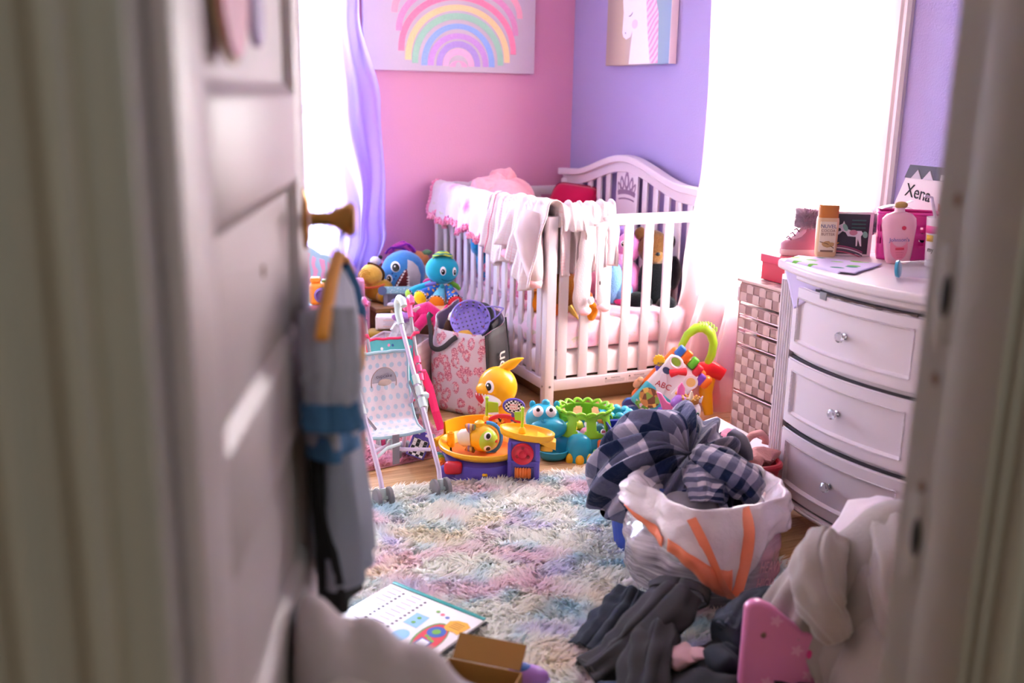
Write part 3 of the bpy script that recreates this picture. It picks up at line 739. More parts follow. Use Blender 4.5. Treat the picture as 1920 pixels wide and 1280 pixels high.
obj('backrest_inlay', G().poly(ins, .003, TR(0, .184, .37, rx=PI / 2)), mat('pink_inlay', lambda n: n.mix(n.ramp(n.wave(n.co(), 9, 6), [(.6, 0), (.66, 1)]), '#e9a3c8', '#a9cbe0'), .5), b)
obj('armrest', G().poly([(-.06, 0), (.06, 0), (.06, .07), (.045, .085), (-.04, .1), (-.06, .085)], .024, TR(.285, -.06, .373, rx=PI / 2, rz=PI / 2)), M_bp, b, bevel=.004)
obj('bolt', G().ell((.283, -.03, .42), (.003, .005, .005), 8), MATS['bolt_steel'], b)
# orange toy camera on the bench
b = thing('toy_camera', 'chunky orange toy camera with blue button on the pink bench', 'toy', (-1.63, -.62, .374), FV)
M_or = plastic('#f2952b'); M_bl = plastic('#3f9fd0'); M_lg = plastic('#8fd14a'); M_pu = plastic('#7a5fb0')
obj('camera_body', G().box((0, 0, .055), (.15, .085, .105), .022, seg=4), M_or, b, smooth=60)
obj('side_cap', G().box((.07, 0, .05), (.02, .08, .09), .01, seg=3), M_bl, b, smooth=60)
obj('shutter_button', G().lathe([(.026, 0), (.026, .012), (.022, .018), (.001, .02)], 20, TR(.04, 0, .105)), M_bl, b)
obj('flash_cube', G().box((-.045, 0, .12), (.05, .05, .025), .008, seg=3), M_or, b, smooth=60)
obj('film_knob', G().lathe([(.016, 0), (.016, .014), (.001, .016)], 16, TR(0, .01, .105)), M_lg, b)
obj('lens', G().lathe([(.035, 0), (.035, .02), (.026, .026), (.022, .012), (.001, .012)], 24, TR(-.01, -.042, .055, rx=PI / 2)), M_pu, b)
obj('side_badge', G().lathe([(.022, 0), (.02, .004), (.001, .005)], 18, TR(.079, 0, .055, ry=PI / 2)), M_pu, b)
for z in (.03, .06): obj('lens_ring', G().lathe([(.012, 0), (.01, .003), (.001, .003)], 12, TR(.055, -.042, z, rx=PI / 2)), M_lg, b)
# small purple crate in front of the bench carrying the red and yellow toy
b = thing('toy_crate', 'low purple plastic crate under the red domed toy', 'crate', (-1.655, -.88, 0), FV)
g = G().box((0, 0, .125), (.11, .1, .25), .01); obj('crate_body', g, mat('purple_crate', '#6d4c7c', .5), b)
obj('crate_lid', G().box((0, 0, .252), (.12, .11, .014), .005), M_pu, b)
b = thing('popper_toy', 'red domed yellow toy with clear window and blue ring beside the stroller', 'toy', (-1.62, -.9, .26), FV)
obj('base_ring', G().lathe([(.001, 0), (.055, 0), (.068, .02), (.068, .06), (.063, .066), (.063, .07)], 28), plastic('#f4c22a'), b)
obj('clear_drum', G().lathe([(.062, .066), (.065, .1), (.062, .125)], 28), mat('clear_amber_plastic', '#e59a6a', .15, alpha=.75), b)
obj('yellow_side', G().lathe([(.066, .06), (.069, .1), (.064, .13)], 20, a0=-.5, a1=1.2), plastic('#f4c22a'), b, solid=.003)
obj('red_dome', G().lathe([(.068, .122), (.068, .13), (.06, .165), (.04, .195), (.018, .208), (.001, .21)], 28), plastic('#d6322f'), b)
obj('blue_ring', G().tube([(.022 * math.cos(t), .022 * math.sin(t), .212) for t in [2 * PI * k / 20 for k in range(20)]], .007, 8, True), M_bl, b)
obj('white_eye', G().ell((-.03, -.048, .15), (.018, .012, .02), 14), M_wht, b); obj('green_dot', G().ell((.006, -.055, .17), (.007, .005, .007), 10), M_lg, b)
b = thing('music_toy', 'flat blue toy plate with an orange chick behind the strollers', 'toy', (-1.585, -.995, .2), FV)
pts = [(-.06, -.03), (-.055, .02), (-.03, .045), (.01, .04), (.03, .02), (.045, .012), (.06, .005), (.062, -.012), (.05, -.022), (.035, -.02), (.02, -.04), (-.02, -.048), (-.05, -.045)]
obj('plate', G().poly(pts, .022, TR(0, .01, 0, rx=PI / 2)), M_bl, b, bevel=.004, smooth=50)
obj('dial', G().lathe([(.016, 0), (.014, .006), (.001, .006)], 20, TR(.047, -.012, -.006, rx=PI / 2)), plastic('#2f86bb'), b)
obj('chick_shadow', G().poly(oval(-.012, -.002, .027, .03), .003, TR(0, -.012, 0, rx=PI / 2)), M_pu, b)
obj('chick_body', G().ell((-.014, -.015, -.008), (.021, .008, .02), 16), plastic('#f0a23a'), b); obj('chick_head', G().ell((-.014, -.016, .014), (.017, .008, .015), 14), plastic('#f0a23a'), b)
obj('chick_beak', G().ell((-.01, -.025, .012), (.005, .005, .003), 8), plastic('#d9542a'), b); obj('chick_eye', G().ell((-.019, -.0235, .018), (.002, .002, .003), 8), M_blk, b)
obj('stand', G().box((0, .06, -.12), (.09, .06, .155), .008), plastic('#e0673a'), b)

# ------------------------------------------------------------------ brown toy chest and soft toys against the pink wall
M_chest = mat('brown_chest_wood', lambda n: n.ramp(n.noise(n.map(n.co(), (2, 30, 30)), 2, 4), [(.3, '#7d5a34'), (.7, '#a57a48')]), .5)
b = thing('toy_chest', 'low brown wooden chest under the soft toys along the pink wall', 'chest', (-1.15, -.38, 0))
obj('chest_body', G().box((0, 0, .155), (.44, .46, .31), .004), M_chest, b); obj('chest_lid', G().box((0, 0, .322), (.46, .48, .022), .005), M_chest, b)
# mustard plush slumped against the wall
M_mus = plush('#c99a34'); M_mus2 = plush('#dcae4c')
b = thing('plush_toy', 'mustard yellow plush slumped forward below the lavender curtain', 'soft toy', (-1.325, -.42, .334), FV)
obj('body', lumpy(G().ell((.02, 0, .055), (.075, .06, .062), 24), .008, 18, 2), M_mus, b, smooth=180)
obj('leg', lumpy(G().ell((.045, -.045, .03), (.035, .05, .032), 18), .004, 18, 5), M_mus, b, smooth=180)
obj('head', lumpy(G().ell((-.015, -.015, .135), (.058, .055, .055), 22), .006, 16, 9), M_mus2, b, smooth=180)
for k in range(4):
    a = .5 + k * .45; obj('head_fold', G().tube([(-.03 + .045 * math.cos(t) * (.4 + .2 * k), -.068, .135 + .04 * math.sin(t) * (.4 + .2 * k)) for t in np.linspace(a, a + 2.4, 12)], .0028, 6), M_mus, b)
obj('collar', G().tube([(.0 + .058 * math.cos(t), -.01 + .058 * math.sin(t), .085 + .01 * math.sin(t + 1)) for t in [2 * PI * k / 24 for k in range(24)]], .006, 8, True), fabric('#d9673a'), b)
obj('scarf', G().tube([(-.04 + .085 * math.sin(t), -.02, .135 + .055 * math.cos(t)) for t in np.linspace(.1, 2.9, 14)], .011, 8, flat=.5), fabric('#4a3018'), b)
b = thing('toy_figure', 'small grey toy figure peeking over the mustard plush', 'toy', (-1.27, -.3, .334), FV)
obj('body', G().ell((0, 0, .08), (.04, .03, .08), 14), plush('#7d7684'), b); obj('head', G().ell((-.01, 0, .18), (.03, .028, .025), 14), plush('#d9cfd2'), b); obj('ear', G().ell((.015, 0, .2), (.012, .01, .012), 10), plush('#2c2730'), b)
# doll's pink and red bag strap leaning at the wall
b = thing('toy_case', 'pink and dark red toy case leaning on the pink wall', 'toy', (-1.215, -.17, .334), FV, rot=(0, .45, FV))
obj('case_body', G().box((0, 0, .07), (.13, .03, .14), .01), plastic('#8f2f4c'), b); obj('case_edge', G().box((0, 0, .142), (.14, .036, .012), .005), plastic('#f2a6c4'), b)
# blue shark plush
b = thing('plush_shark', 'blue and grey plush shark with open mouth beside the octopus', 'soft toy', (-1.165, -.4, .334), FV)
M_sb = plush('#3f7fb8'); M_sg = plush('#b9b2b4'); c0, r0 = (.0, 0, .13), (.115, .1, .115)
obj('body', lumpy(G().ell(c0, r0, 32), .003, 12, 1), M_sb, b, smooth=180)
patch('belly', c0, r0, [(.025, .08), (.05, .07), (.075, .045), (.09, .0), (.085, -.05), (.06, -.08), (.03, -.085), (.025, -.04), (.022, .02)], M_sg, b, .004)
patch('mouth', c0, r0, [(.02, .038), (.028, .02), (.03, -.03), (.028, -.075), (0, -.088), (-.03, -.085), (-.05, -.075), (-.03, -.03), (-.01, .005)], mat('dark_red_felt', '#641a22', .9), b, .004)
for t in np.linspace(0, 1, 8):
    x, z = lerp(.008, -.045, t), lerp(.028, -.07, t); patch('tooth', c0, r0, [(x, z), (x + .011, z - .002), (x - .001, z - .013)], mat('white_felt', '#efe9e4', .9), b, .006)
for t in np.linspace(0, 1, 6):
    x, z = .029, lerp(-.005, -.075, t); patch('tooth', c0, r0, [(x + .004, z + .006), (x - .009, z), (x + .004, z - .006)], mat('white_felt', '#efe9e4', .9), b, .006)
eye(c0, r0, -.035, .045, .024, .026, b, pup=.78, dx=.002, dz=-.004); eye(c0, r0, -.066, -.018, .015, .022, b, pup=.75)
for x, z in ((-.032, .0), (-.042, -.016), (-.05, .012)): patch('gill_dot', c0, r0, oval(x, z, .004, .005, n=8), fabric('#1f3f7a'), b, .003)
obj('fin', G().ell((-.115, -.03, .075), (.032, .014, .045), 14, TR(0, 0, 0)), plush('#3f8fae'), b, smooth=180)
obj('fin_underside', G().ell((-.125, -.045, .055), (.022, .012, .05), 14), M_sg, b, smooth=180)
# yarn doll and striped plush peeking over the shark
b = thing('yarn_doll', 'doll with purple and magenta yarn hair peeking above the blue shark', 'doll', (-1.115, -.2, .334), FV)
R = rnd(3)
obj('doll_body', G().ell((0, 0, .12), (.06, .04, .12), 16), fabric('#c98aa8'), b)
for k in range(26):
    a = R.uniform(-.9, .9); w = R.uniform(.05, .09)
    obj('yarn_strand', G().tube([(-.06 + .12 * t + .03 * a, -.03 + .05 * (k / 26), .205 + .04 * math.sin(PI * t) + .008 * math.sin(9 * t + k) + .012 * a) for t in np.linspace(0, 1, 9)], .006, 6), fabric(R.choice(['#8a2a9c', '#b0328e', '#6a2a8a', '#c04aa4'])), b)
b = thing('plush_toy', 'orange and white plush with green tuft between shark and crib', 'soft toy', (-1.0, -.21, .334), FV)
obj('body', lumpy(G().ell((0, 0, .07), (.06, .05, .08), 18), .006, 15, 4), plush('#cfc4c0'), b, smooth=180); obj('head', lumpy(G().ell((-.01, -.01, .165), (.055, .045, .042), 18), .006, 15, 7), plush('#e0905a'), b, smooth=180)
obj('tuft', lumpy(G().ell((.03, -.01, .2), (.03, .02, .018), 12), .01, 40, 2), plush('#6f9a72'), b, smooth=180)
# packaged toy: pale blue header card, grey tray with a lilac plush inside
b = thing('toy_package', 'opened pale blue toy package with lilac plush before the shark', 'package', (-1.25, -.56, .315), rot=(-.3, 0, FV + .1))
obj('tray', G().box((0, 0, .05), (.14, .07, .1), .006), mat('grey_tray', '#7d7a90', .5), b)
obj('header_card', G().box((.0, -.038, .088), (.17, .006, .036), .002), mat('header_print', lambda n: n.mix(n.ramp(n.vor(n.co(), 90, 'Distance'), [(.2, 1.0), (.3, 0.0)]), '#8fc0cc', '#dfe6ee'), .45), b)
obj('card_end', G().lathe([(.022, 0), (.022, .005), (.001, .005)], 18, TR(-.075, -.04, .085, rx=PI / 2)), mat('header_navy', '#5c6a92', .5), b)
obj('tray_window', G().box((.01, -.037, .035), (.12, .004, .06), .001), mat('dark_tray_shadow', '#4f4a60', .6), b)
obj('plush_inside', lumpy(G().ell((.015, -.045, .03), (.05, .02, .026), 18), .01, 25, 3), plush('#a29fd0'), b, smooth=180)
obj('plush_paw', G().ell((-.03, -.05, .014), (.024, .014, .013), 14), plush('#e6e2ea'), b)

# ------------------------------------------------------------------ carton with soft toys beside the crib, octopus on top
M_card = mat('brown_cardboard', '#a5805f', .85, vary=(3, .1), bump=(60, .05))
b = thing('cardboard_box', 'open brown carton of toys between leopard tote and storage bin', 'box', (-1.14, -.87, 0), -.12)
for nm, c, d in (('front_wall', (0, -.19, .165), (.4, .005, .33)), ('back_wall', (0, .19, .165), (.4, .005, .33)), ('left_wall', (-.2, 0, .165), (.005, .38, .33)), ('right_wall', (.2, 0, .165), (.005, .38, .33)), ('bottom', (0, 0, .004), (.4, .38, .006))):
    obj(nm, G().box(c, d), M_card, b, smooth=0)
obj('front_flap', G().box((0, 0, 0), (.36, .004, .11), 0, TR(.0, -.215, .3, rx=.5)), M_card, b, smooth=0)
obj('white_flap', G().poly([(0, 0), (.05, -.02), (.045, -.12), (-.005, -.1)], .004, TR(-.21, -.205, .27, rx=PI / 2, rz=-.2)), mat('white_card', '#e9e6ea', .6), b, smooth=0)
obj('rim_print', G().box((.02, -.196, .328), (.3, .008, .012)), mat('rim_print', lambda n: n.ramp(n.sep(n.co())[0], [(0, '#f0d43c'), (.33, '#f0efe8'), (.4, '#3fa3d0'), (.8, '#f0efe8')], 'CONSTANT'), .6), b, smooth=0)
for nm, lab, c, r, col in (('toy_ball', 'red crumpled toy in the carton below the pink pony', (-1.2, -1.01, .30), (.06, .04, .035), '#d8413c'), ('toy_ball', 'blue toy ball inside the open carton', (-1.1, -.98, .3), (.05, .045, .045), '#2f78b4'), ('toy_cushion', 'dark plum cushion filling the carton under the octopus', (-1.08, -.82, .25), (.17, .15, .1), '#5a3350')):
    t = thing(nm, lab, 'toy', c, FV); obj('shell', lumpy(G().ell((0, 0, 0), r, 18), .006, 22, 3), fabric(col), t, smooth=180); obj('seam', G().tube([(r[0] * 1.01 * math.cos(a), 0, r[2] * 1.01 * math.sin(a)) for a in [2 * PI * k / 20 for k in range(20)]], .002, 6, True), fabric(col), t)
b = thing('pillow', 'pale peach flat plush lying under the octopus feet', 'soft toy', (-1.16, -.93, .375), FV)
obj('body', lumpy(G().ell((0, 0, 0), (.13, .07, .025), 24), .006, 14, 6), plush('#e9bd86'), b, smooth=180); obj('arm', lumpy(G().ell((.1, -.02, -.01), (.06, .03, .02), 16), .004, 16, 2), plush('#e9bd86'), b, smooth=180)
# octopus
oc = thing('plush_octopus', 'turquoise plush octopus with four colourful feet beside the crib', 'soft toy', (-1.105, -.8, .375), FV)
M_tq = mat('turquoise_velour', '#1fa3bd', .85, bump=(200, .2, .003), vary=(10, .08), sheen=.4, spec=.2)
c0, r0 = (.0, 0, .168), (.08, .068, .07)
obj('head', G().ell(c0, r0, 32, TR(0, 0, 0)), M_tq, oc, smooth=180)
eye(c0, r0, .005, .004, .0145, .021, oc, pup=.62, dz=-.004); eye(c0, r0, .058, -.002, .008, .021, oc, pup=.62, dz=-.004)
sm = G(); sp = []
for t in np.linspace(-1, 1, 14):
    x = .03 + .032 * t; z = -.048 + .012 * t * t; q = 1 - (x / r0[0]) ** 2 - (z / r0[2]) ** 2; sp.append((x, -r0[1] * math.sqrt(max(.02, q)) - .001, .168 + z))
obj('smile', sm.tube(sp, .0013, 6), fabric('#17505f'), oc)
obj('cap_leaf', G().grid(14, 8, lambda u, v: (-.045 + .095 * u, -.02 + (v - .5) * .055 * math.sin(PI * (.1 + .8 * u)), .238 + .022 * math.sin(PI * u) - .03 * abs(v - .5))), mat('wavy_leaf_print', lambda n: n.mix(n.ramp(n.wave(n.co(), 24, 5, axis='Z'), [(.5, 0), (.56, 1)]), '#2b7f74', '#b6c93c'), .9), oc, solid=.004, smooth=180)
star = lambda n: n.mix(n.ramp(n.vor(n.co(), 42, 'Distance', .5), [(.3, 1.0), (.34, 0.0)]), '#1f5fb0', '#f0a935')
M_star = mat('blue_star_print', star, .9)
def foot(x0, z0, x1, y1, z1, r, mt_, col):
    p0 = Vector((x0, -.02, z0)); p1 = Vector((x1, y1, z1)); d = (p1 - p0).normalized()
    a = obj('arm', G().tube([p0, p0.lerp(p1, .3), p0.lerp(p1, .65), p1], [.02, .024, .031, r], 18), mt_, oc, smooth=60)
    F_ = frame(p1, d.cross(Vector((0, 0, 1))), Vector((0, 0, 1)).cross(d).cross(d) * -1)
    q = d.to_track_quat('Z', 'Y').to_matrix().to_4x4(); q.translation = p1
    obj('foot_pad', G().lathe([(r, -.004), (r * .99, .004), (r * .8, .014), (r * .45, .02), (.001, .022)], 22, q), fabric(col), a, smooth=60)
    obj('foot_trim', G().tube([q @ Vector((r * 1.02 * math.cos(t), r * 1.02 * math.sin(t), -.002)) for t in [2 * PI * k / 28 for k in range(28)]], .0042, 6, True), mat('black_white_piping', lambda n: n.checker(n.co(), 110, '#141216', '#e9e6e4'), .8), a)
foot(-.02, .085, -.1, -.13, .055, .034, M_star, '#f2cf20'); foot(.0, .08, -.025, -.145, .035, .037, mat('pale_turquoise_velour', '#52b4c6', .9, sheen=.3), '#ee8a22'); foot(.03, .085, .062, -.13, .035, .036, M_star, '#dc3440'); foot(-.05, .1, -.15, -.06, .055, .03, M_tq, '#a6d34a')
obj('green_arm', G().tube([(.03, 0, .11), (.07, -.01, .09), (.085, -.02, .075)], [.012, .012, .008], 8), fabric('#6fae3c'), oc); obj('pink_arm', G().tube([(-.05, .0, .12), (-.075, -.01, .112), (-.09, -.012, .106)], [.01, .012, .006], 8), fabric('#d9458c'), oc); obj('lilac_arm', G().tube([(-.03, -.04, .108), (-.06, -.05, .104), (-.08, -.055, .102)], [.008, .011, .006], 8), fabric('#8a7ac8'), oc)
for x in (.0, .04): obj('bow_tie', G().ell((x, -.06, .098 - x * .2), (.012, .008, .012), 10), fabric('#3a9fae'), oc)
# hot pink pony lying on the carton
b = thing('plush_pony', 'hot pink plush pony lying across the carton in front of the octopus', 'soft toy', (-1.29, -1.085, .35), FV)
M_hp = plush('#e8327e')
obj('body', lumpy(G().tube([(-.05, .02, .055), (0, 0, .06), (.05, 0, .035), (.075, -.005, .03)], [.03, .046, .034, .022], 18), .004, 20, 2), M_hp, b, smooth=180)
obj('head', lumpy(G().ell((.095, -.02, .042), (.042, .034, .034), 20), .003, 20, 3), M_hp, b, smooth=180)
obj('muzzle', G().ell((.122, -.032, .028), (.026, .022, .02), 14), M_hp, b, smooth=180)
eye((.095, -.02, .042), (.042, .034, .034), .014, .006, .009, .009, b, pup=.6, col='#3d6f9e')
obj('ear', G().tube([(.085, -.01, .07), (.095, -.012, .095)], [.012, .002], 8), M_hp, b)
obj('crest', lumpy(G().ell((.115, 0, .06), (.04, .018, .014), 12), .008, 40, 1), fabric('#c2185e'), b, smooth=180)
for (x0, y0, z0, x1, y1, z1) in ((0.0, -.03, .04, -.045, -.075, -.005), (-.05, -.01, .045, -.075, -.05, .0), (.05, -.01, .02, .055, -.05, -.005)):
    l = obj('leg', G().tube([(x0, y0, z0), ((x0 + x1) / 2, (y0 + y1) / 2, (z0 + z1) / 2), (x1, y1, z1)], [.026, .022, .022], 14), M_hp, b, smooth=60)
    obj('hoof', G().ell((x1, y1, z1), (.021, .021, .017), 14), mat('silver_glitter_cloth', lambda n: n.ramp(n.vor(n.co(), 500, 'Color'), [(.2, '#a890a0'), (.8, '#f3e4ec')]), .4), l)
obj('tail', G().tube([(-.07, .02, .06), (-.09, 0, .075), (-.085, -.03, .085)], [.012, .016, .008], 10), M_hp, b)

# wipes pack on a mustard bag
b = thing('fabric_bag', 'mustard yellow upright bag with strap under the white wipes pack', 'bag', (-1.425, -.93, 0), FV)
obj('bag_body', lumpy(G().box((0, 0, .15), (.2, .12, .3), .03, seg=4), .006, 12, 2), fabric('#9a7a2c'), b, smooth=60)
obj('strap', G().tube([(.02 + .025 * math.cos(t), -.064, .2 + .07 * math.sin(t)) for t in np.linspace(-1.7, 1.6, 14)], .008, 6, flat=.4), fabric('#b08a3a'), b); obj('side_strip', G().box((.075, -.058, .15), (.05, .01, .26), .004), fabric('#6b5220'), b)
b = thing('wipes_pack', 'white wipes pack with small printed text on the mustard bag', 'package', (-1.405, -.92, .305), FV)
obj('pack', lumpy(G().box((0, 0, .032), (.13, .085, .064), .016, seg=4), .003, 20, 1), mat('soft_white_pack', '#ddd6dc', .35), b, smooth=60)
for k in range(7): obj('text_line', G().box((.012, -.0445, .012 + .007 * k), (.085 - .02 * (k % 3 == 0), .0012, .0018)), mat('tan_ink' if k in (1, 5) else 'grey_ink2', '#d48a78' if k in (1, 5) else '#a59ca4', .7), b, smooth=0)
obj('end_cap', G().box((-.06, 0, .032), (.012, .08, .06), .005), mat('pack_end', '#e6e2e8', .3), b)
# folded cream paper and lilac bow beside the pony
b = thing('paper_bag', 'folded cream paper bag leaning behind the white stroller handle', 'bag', (-1.35, -1.06, .34), rot=(.2, .15, FV))
obj('paper_front', G().poly([(-.03, -.04), (.06, -.03), (.08, .02), (.02, .075), (-.02, .05), (-.035, 0)], .004, TR(0, 0, .03, rx=PI / 2)), mat('cream_paper', '#e2d6c4', .8), b, smooth=0); obj('paper_fold', G().poly([(-.045, -.05), (.03, -.045), (.025, .0), (-.03, .01)], .004, TR(0, -.015, .03, rx=PI / 2)), MATS['cream_paper'], b, smooth=0)
# storage bin with plaid cover, lilac bow, silver crinkle bag
b = thing('storage_bin', 'fabric storage bin with pale plaid cover behind the strollers', 'bin', (-1.43, -1.13, 0), FV - .35)
M_pl = mat('pale_plaid_cloth', lambda n: n.mix(n.ramp(n.wave(n.map(n.co(), (1, 1, 1)), 11, axis='X'), [(.6, 0), (.7, .5)]), n.mix(n.ramp(n.wave(n.co(), 9, axis='Z'), [(.6, 0), (.7, .4)]), '#e8e0e4', '#c9b6c0'), '#d8b9a4'), .9)
for nm, c, d in (('front_wall', (0, -.1, .15), (.24, .012, .3)), ('back_wall', (0, .1, .15), (.24, .012, .3)), ('left_wall', (-.12, 0, .15), (.012, .2, .3)), ('right_wall', (.12, 0, .15), (.012, .2, .3)), ('bottom', (0, 0, .01), (.24, .2, .012))):
    obj(nm, G().box(c, d, .005), M_pl, b)
obj('rim', G().tube([(-.12, -.1, .302), (.12, -.1, .302), (.12, .1, .302), (-.12, .1, .302)], .008, 8, True), fabric('#cbb9c0'), b)
obj('handle_hole', G().ell((-.0, -.107, .24), (.03, .002, .014), 14), M_hole, b)
b = thing('crinkle_bag', 'crumpled silver plastic bag with lilac bow in the storage bin', 'bag', (-1.41, -1.12, .27), FV)
obj('bag', lumpy(G().ell((0, 0, .04), (.055, .04, .1), 28), .018, 45, 5), mat('silver_crinkle_film', '#c9c6cf', .25, spec=.8), b, smooth=30)
obj('bow', lumpy(G().ell((.0, -.02, .135), (.045, .03, .022), 16), .012, 40, 3), fabric('#a878bd'), b, smooth=180)
# picture book with a plain orange blob, standing on the floor against the carton
b = thing('picture_book', 'teal picture book with yellow bubble standing behind the pink stroller', 'book', (-1.275, -1.1, 0), rot=(-.12, 0, FV))
obj('cover', G().box((0, 0, .1), (.15, .02, .2), .003), plastic('#2f9aa6', .4), b); obj('cover_print', G().box((.0, -.0108, .1), (.14, .001, .19)), mat('cover_paper', '#a9c9cc', .4), b, smooth=0)
obj('yellow_bubble', G().poly(oval(0, .155, .05, .036), .001, TR(0, -.0115, 0, rx=PI / 2)), plastic('#eab54a', .5), b, smooth=0)
for k in range(4): obj('text_line', G().box((0, -.0128, .17 - .01 * k), (.06, .0006, .002)), M_ink, b, smooth=0)
obj('orange_blob', G().poly(oval(.01, .07, .026, .045), .001, TR(0, -.0115, 0, rx=PI / 2)), plastic('#c98450', .5), b, smooth=0); obj('spine_base', G().box((0, -.006, .012), (.15, .03, .024), .003), plastic('#14707c', .4), b)

# ------------------------------------------------------------------ leopard tote with things in it
def bagf(u, v):
    a = 2 * PI * u; e = .42; c, s = math.cos(a), math.sin(a)
    w = .152 + .015 * math.sin(PI * v) - .012 * v; d = .088 + .012 * math.sin(PI * v)
    x = w * math.copysign(abs(c) ** e, c); y = d * math.copysign(abs(s) ** e, s)
    wob = .012 * nz(x * 14, y * 14, v * 4 + 3) * (.3 + v)
    top = .40 + .05 * (y > 0) * abs(s) - .035 * max(0, -s) + (.035 if c < -.6 else 0) - .01 * (c > .6)
    if v < .04: x *= .93; y *= .9
    return (x * (1 + wob * 4), y * (1 + wob * 4), .004 + top * v)
def leopard(n):
    c = n.map(n.co(), (22, 22, 18)); wob = n.noise(c, 1.4, 3, .6, 'Color'); vec = n.mix(.55, c, wob, 'ADD')
    d = n.vor(vec, 1.0, 'Distance'); ring = n.ramp(d, [(.16, 0.0), (.22, 1.0), (.46, 1.0), (.5, 0.0)])
    brk = n.ramp(n.noise(c, 1.3, 2), [(.32, 0), (.38, 1)]); gl = n.ramp(n.sep(n.vor(n.co(), 320, 'Color'))[0], [(.2, '#a04a66'), (.6, '#c9788c'), (.9, '#ecc0c4')])
    return n.mix(n.m('MULTIPLY', ring, brk), '#c6b9c2', gl)
M_leo = mat('rose_leopard_print', leopard, .35, spec=.6, bump=(14, .25, .02)); M_bk = mat('black_nylon', '#262124', .6, bump=(300, .2, .002)); M_lin = mat('lilac_grey_lining', '#8f8496', .8)
BG = TR(-1.2, -1.3, 0, rz=-.50)
bag = thing('tote_bag', 'pink leopard print tote bag with black side panel against the crib', 'bag', (-1.17, -1.31, 0), -1.0)
g = G().grid(72, 14, bagf); body = obj('bag_wall', g, M_leo, bag, solid=.003, smooth=60)
obj('bag_lining', G().grid(72, 12, lambda u, v: tuple(np.array(bagf(u, .06 + .93 * v)) * np.array((.965, .94, 1)))), M_lin, bag, smooth=60)
obj('bag_bottom', G().lathe([(.001, 0), (1, 0)], 32, TR(0, 0, .006, s=(.14, .085, 1))), M_bk, bag)
def side(u, v):
    x, y, z = bagf((u * .21 - .105) % 1.0, v); return (x + .003, y, z)
sp_ = obj('side_panel', G().grid(10, 12, side), M_bk, bag, solid=.002, smooth=60)
for q in (-.105, .105): obj('panel_binding', G().tube([tuple(np.array(bagf(q % 1.0, v)) + np.array((.005, -.003 if q < 0 else .003, 0))) for v in np.linspace(0, 1, 12)], .005, 6), mat('black_binding', '#141114', .6), bag)
text('panel_lettering', 'on', .085, TR(.1735, -.012, .255, rx=PI / 2, rz=PI / 2) @ TR(0, 0, 0, rz=PI / 2), mat('cream_print', '#c9c2ba', .7), bag, .0006)
hd = [(-.15, -.075, .415), (-.16, -.09, .43), (-.15, -.1, .42), (-.135, -.105, .36), (-.13, -.108, .3), (-.1, -.112, .285), (-.06, -.112, .3), (-.02, -.11, .335), (.0, -.1, .352)]
obj('handle', G().tube(spl(hd, 40), .012, 8, flat=.22), M_bk, bag, smooth=60)
hd = [(-.1, .09, .43), (-.06, .08, .455), (0, .07, .462), (.05, .06, .46), (.08, .05, .42), (.09, .03, .36)]
obj('handle', G().tube(spl(hd, 30), .016, 8, flat=.25), M_bk, bag, smooth=60)
obj('fold_band', G().tube([(.1, .06, .41), (.13, .02, .415), (.135, -.03, .4)], .014, 8, flat=.25), M_bk, bag, smooth=60)
# purple pierced basket in the tote
M_pb = plastic('#8f7fd4', .35)
b = thing('plastic_basket', 'purple pierced plastic basket tipped inside the leopard tote', 'basket', (-1.165, -1.3, .40), rot=(1.05, -.25, -.25))
g = G(); R1 = .066
g.grid(20, 20, lambda u, v: ((u - .5) * .13, (v - .5) * .13, 0))
keep = []
for f in g.f:
    cx = sum(g.v[i][0] for i in f) / 4; cy = sum(g.v[i][1] for i in f) / 4
    k, l = int((cx + .065) / .0065), int((cy + .065) / .0065)
    if math.hypot(cx, cy) < .064 and not (k % 3 == 1 and l % 3 == 1): keep.append(f)
g.f = keep; g.mi = [0] * len(keep); g.uvs = {}
obj('basket_base', g, M_pb, b, solid=.003, smooth=0)
g = G()
for k in range(16):
    a = 2 * PI * k / 16; a2 = a + .25
    g.add([(.064 * math.cos(t), .064 * math.sin(t), 0) for t in (a, a2)] + [(.082 * math.cos(t), .082 * math.sin(t), .035) for t in (a2, a)], [(0, 1, 2, 3)])
obj('basket_side', g, M_pb, b, solid=.003, smooth=0)
for z, r in ((.0, .065), (.018, .074), (.036, .084)): obj('basket_hoop', G().tube([(r * math.cos(t), r * math.sin(t), z) for t in [2 * PI * k / 32 for k in range(32)]], .0035, 6, True), M_pb, b)
for s in (-1, 1): obj('basket_handle', G().tube([(.08, s * .035, .036), (.12, s * .02, .05), (.15, 0, .06)], .005, 6, flat=.6), M_pb, b)
obj('handle_web', G().tube([(.105, -.028, .045), (.11, 0, .048), (.105, .028, .045)], .004, 6), M_pb, b)
b = thing('toy_boot', 'dark brown doll boot with silver top poking from the leopard tote', 'toy', (-1.255, -1.27, .36), rot=(.1, .1, FV))
obj('shaft', G().tube([(0, 0, -.04), (0, 0, .02), (.002, 0, .05)], [.02, .022, .014], 12), fabric('#4a3026'), b); obj('silver_top', G().tube([(.002, 0, .045), (.006, 0, .075), (.008, 0, .085)], [.013, .009, .004], 10), mat('silver_toy', '#a9a49c', .3, .8), b)
for x, lab in ((-.055, 'left of the brown boot'), (.05, 'right of the brown boot')):
    b = thing('cloth_scrap', 'mustard cloth in the leopard tote ' + lab, 'cloth', (-1.225 + x * .5, -1.3 - x * .6, .345), FV); obj('cloth_lump', lumpy(G().ell((0, 0, 0), (.035, .03, .022), 14), .008, 30, 2), fabric('#c99a3c'), b, smooth=180)
b = thing('wooden_stick', 'reddish brown wooden stick lying on the tote rim', 'toy', (-1.075, -1.325, .392), rot=(0, -.35, .3))
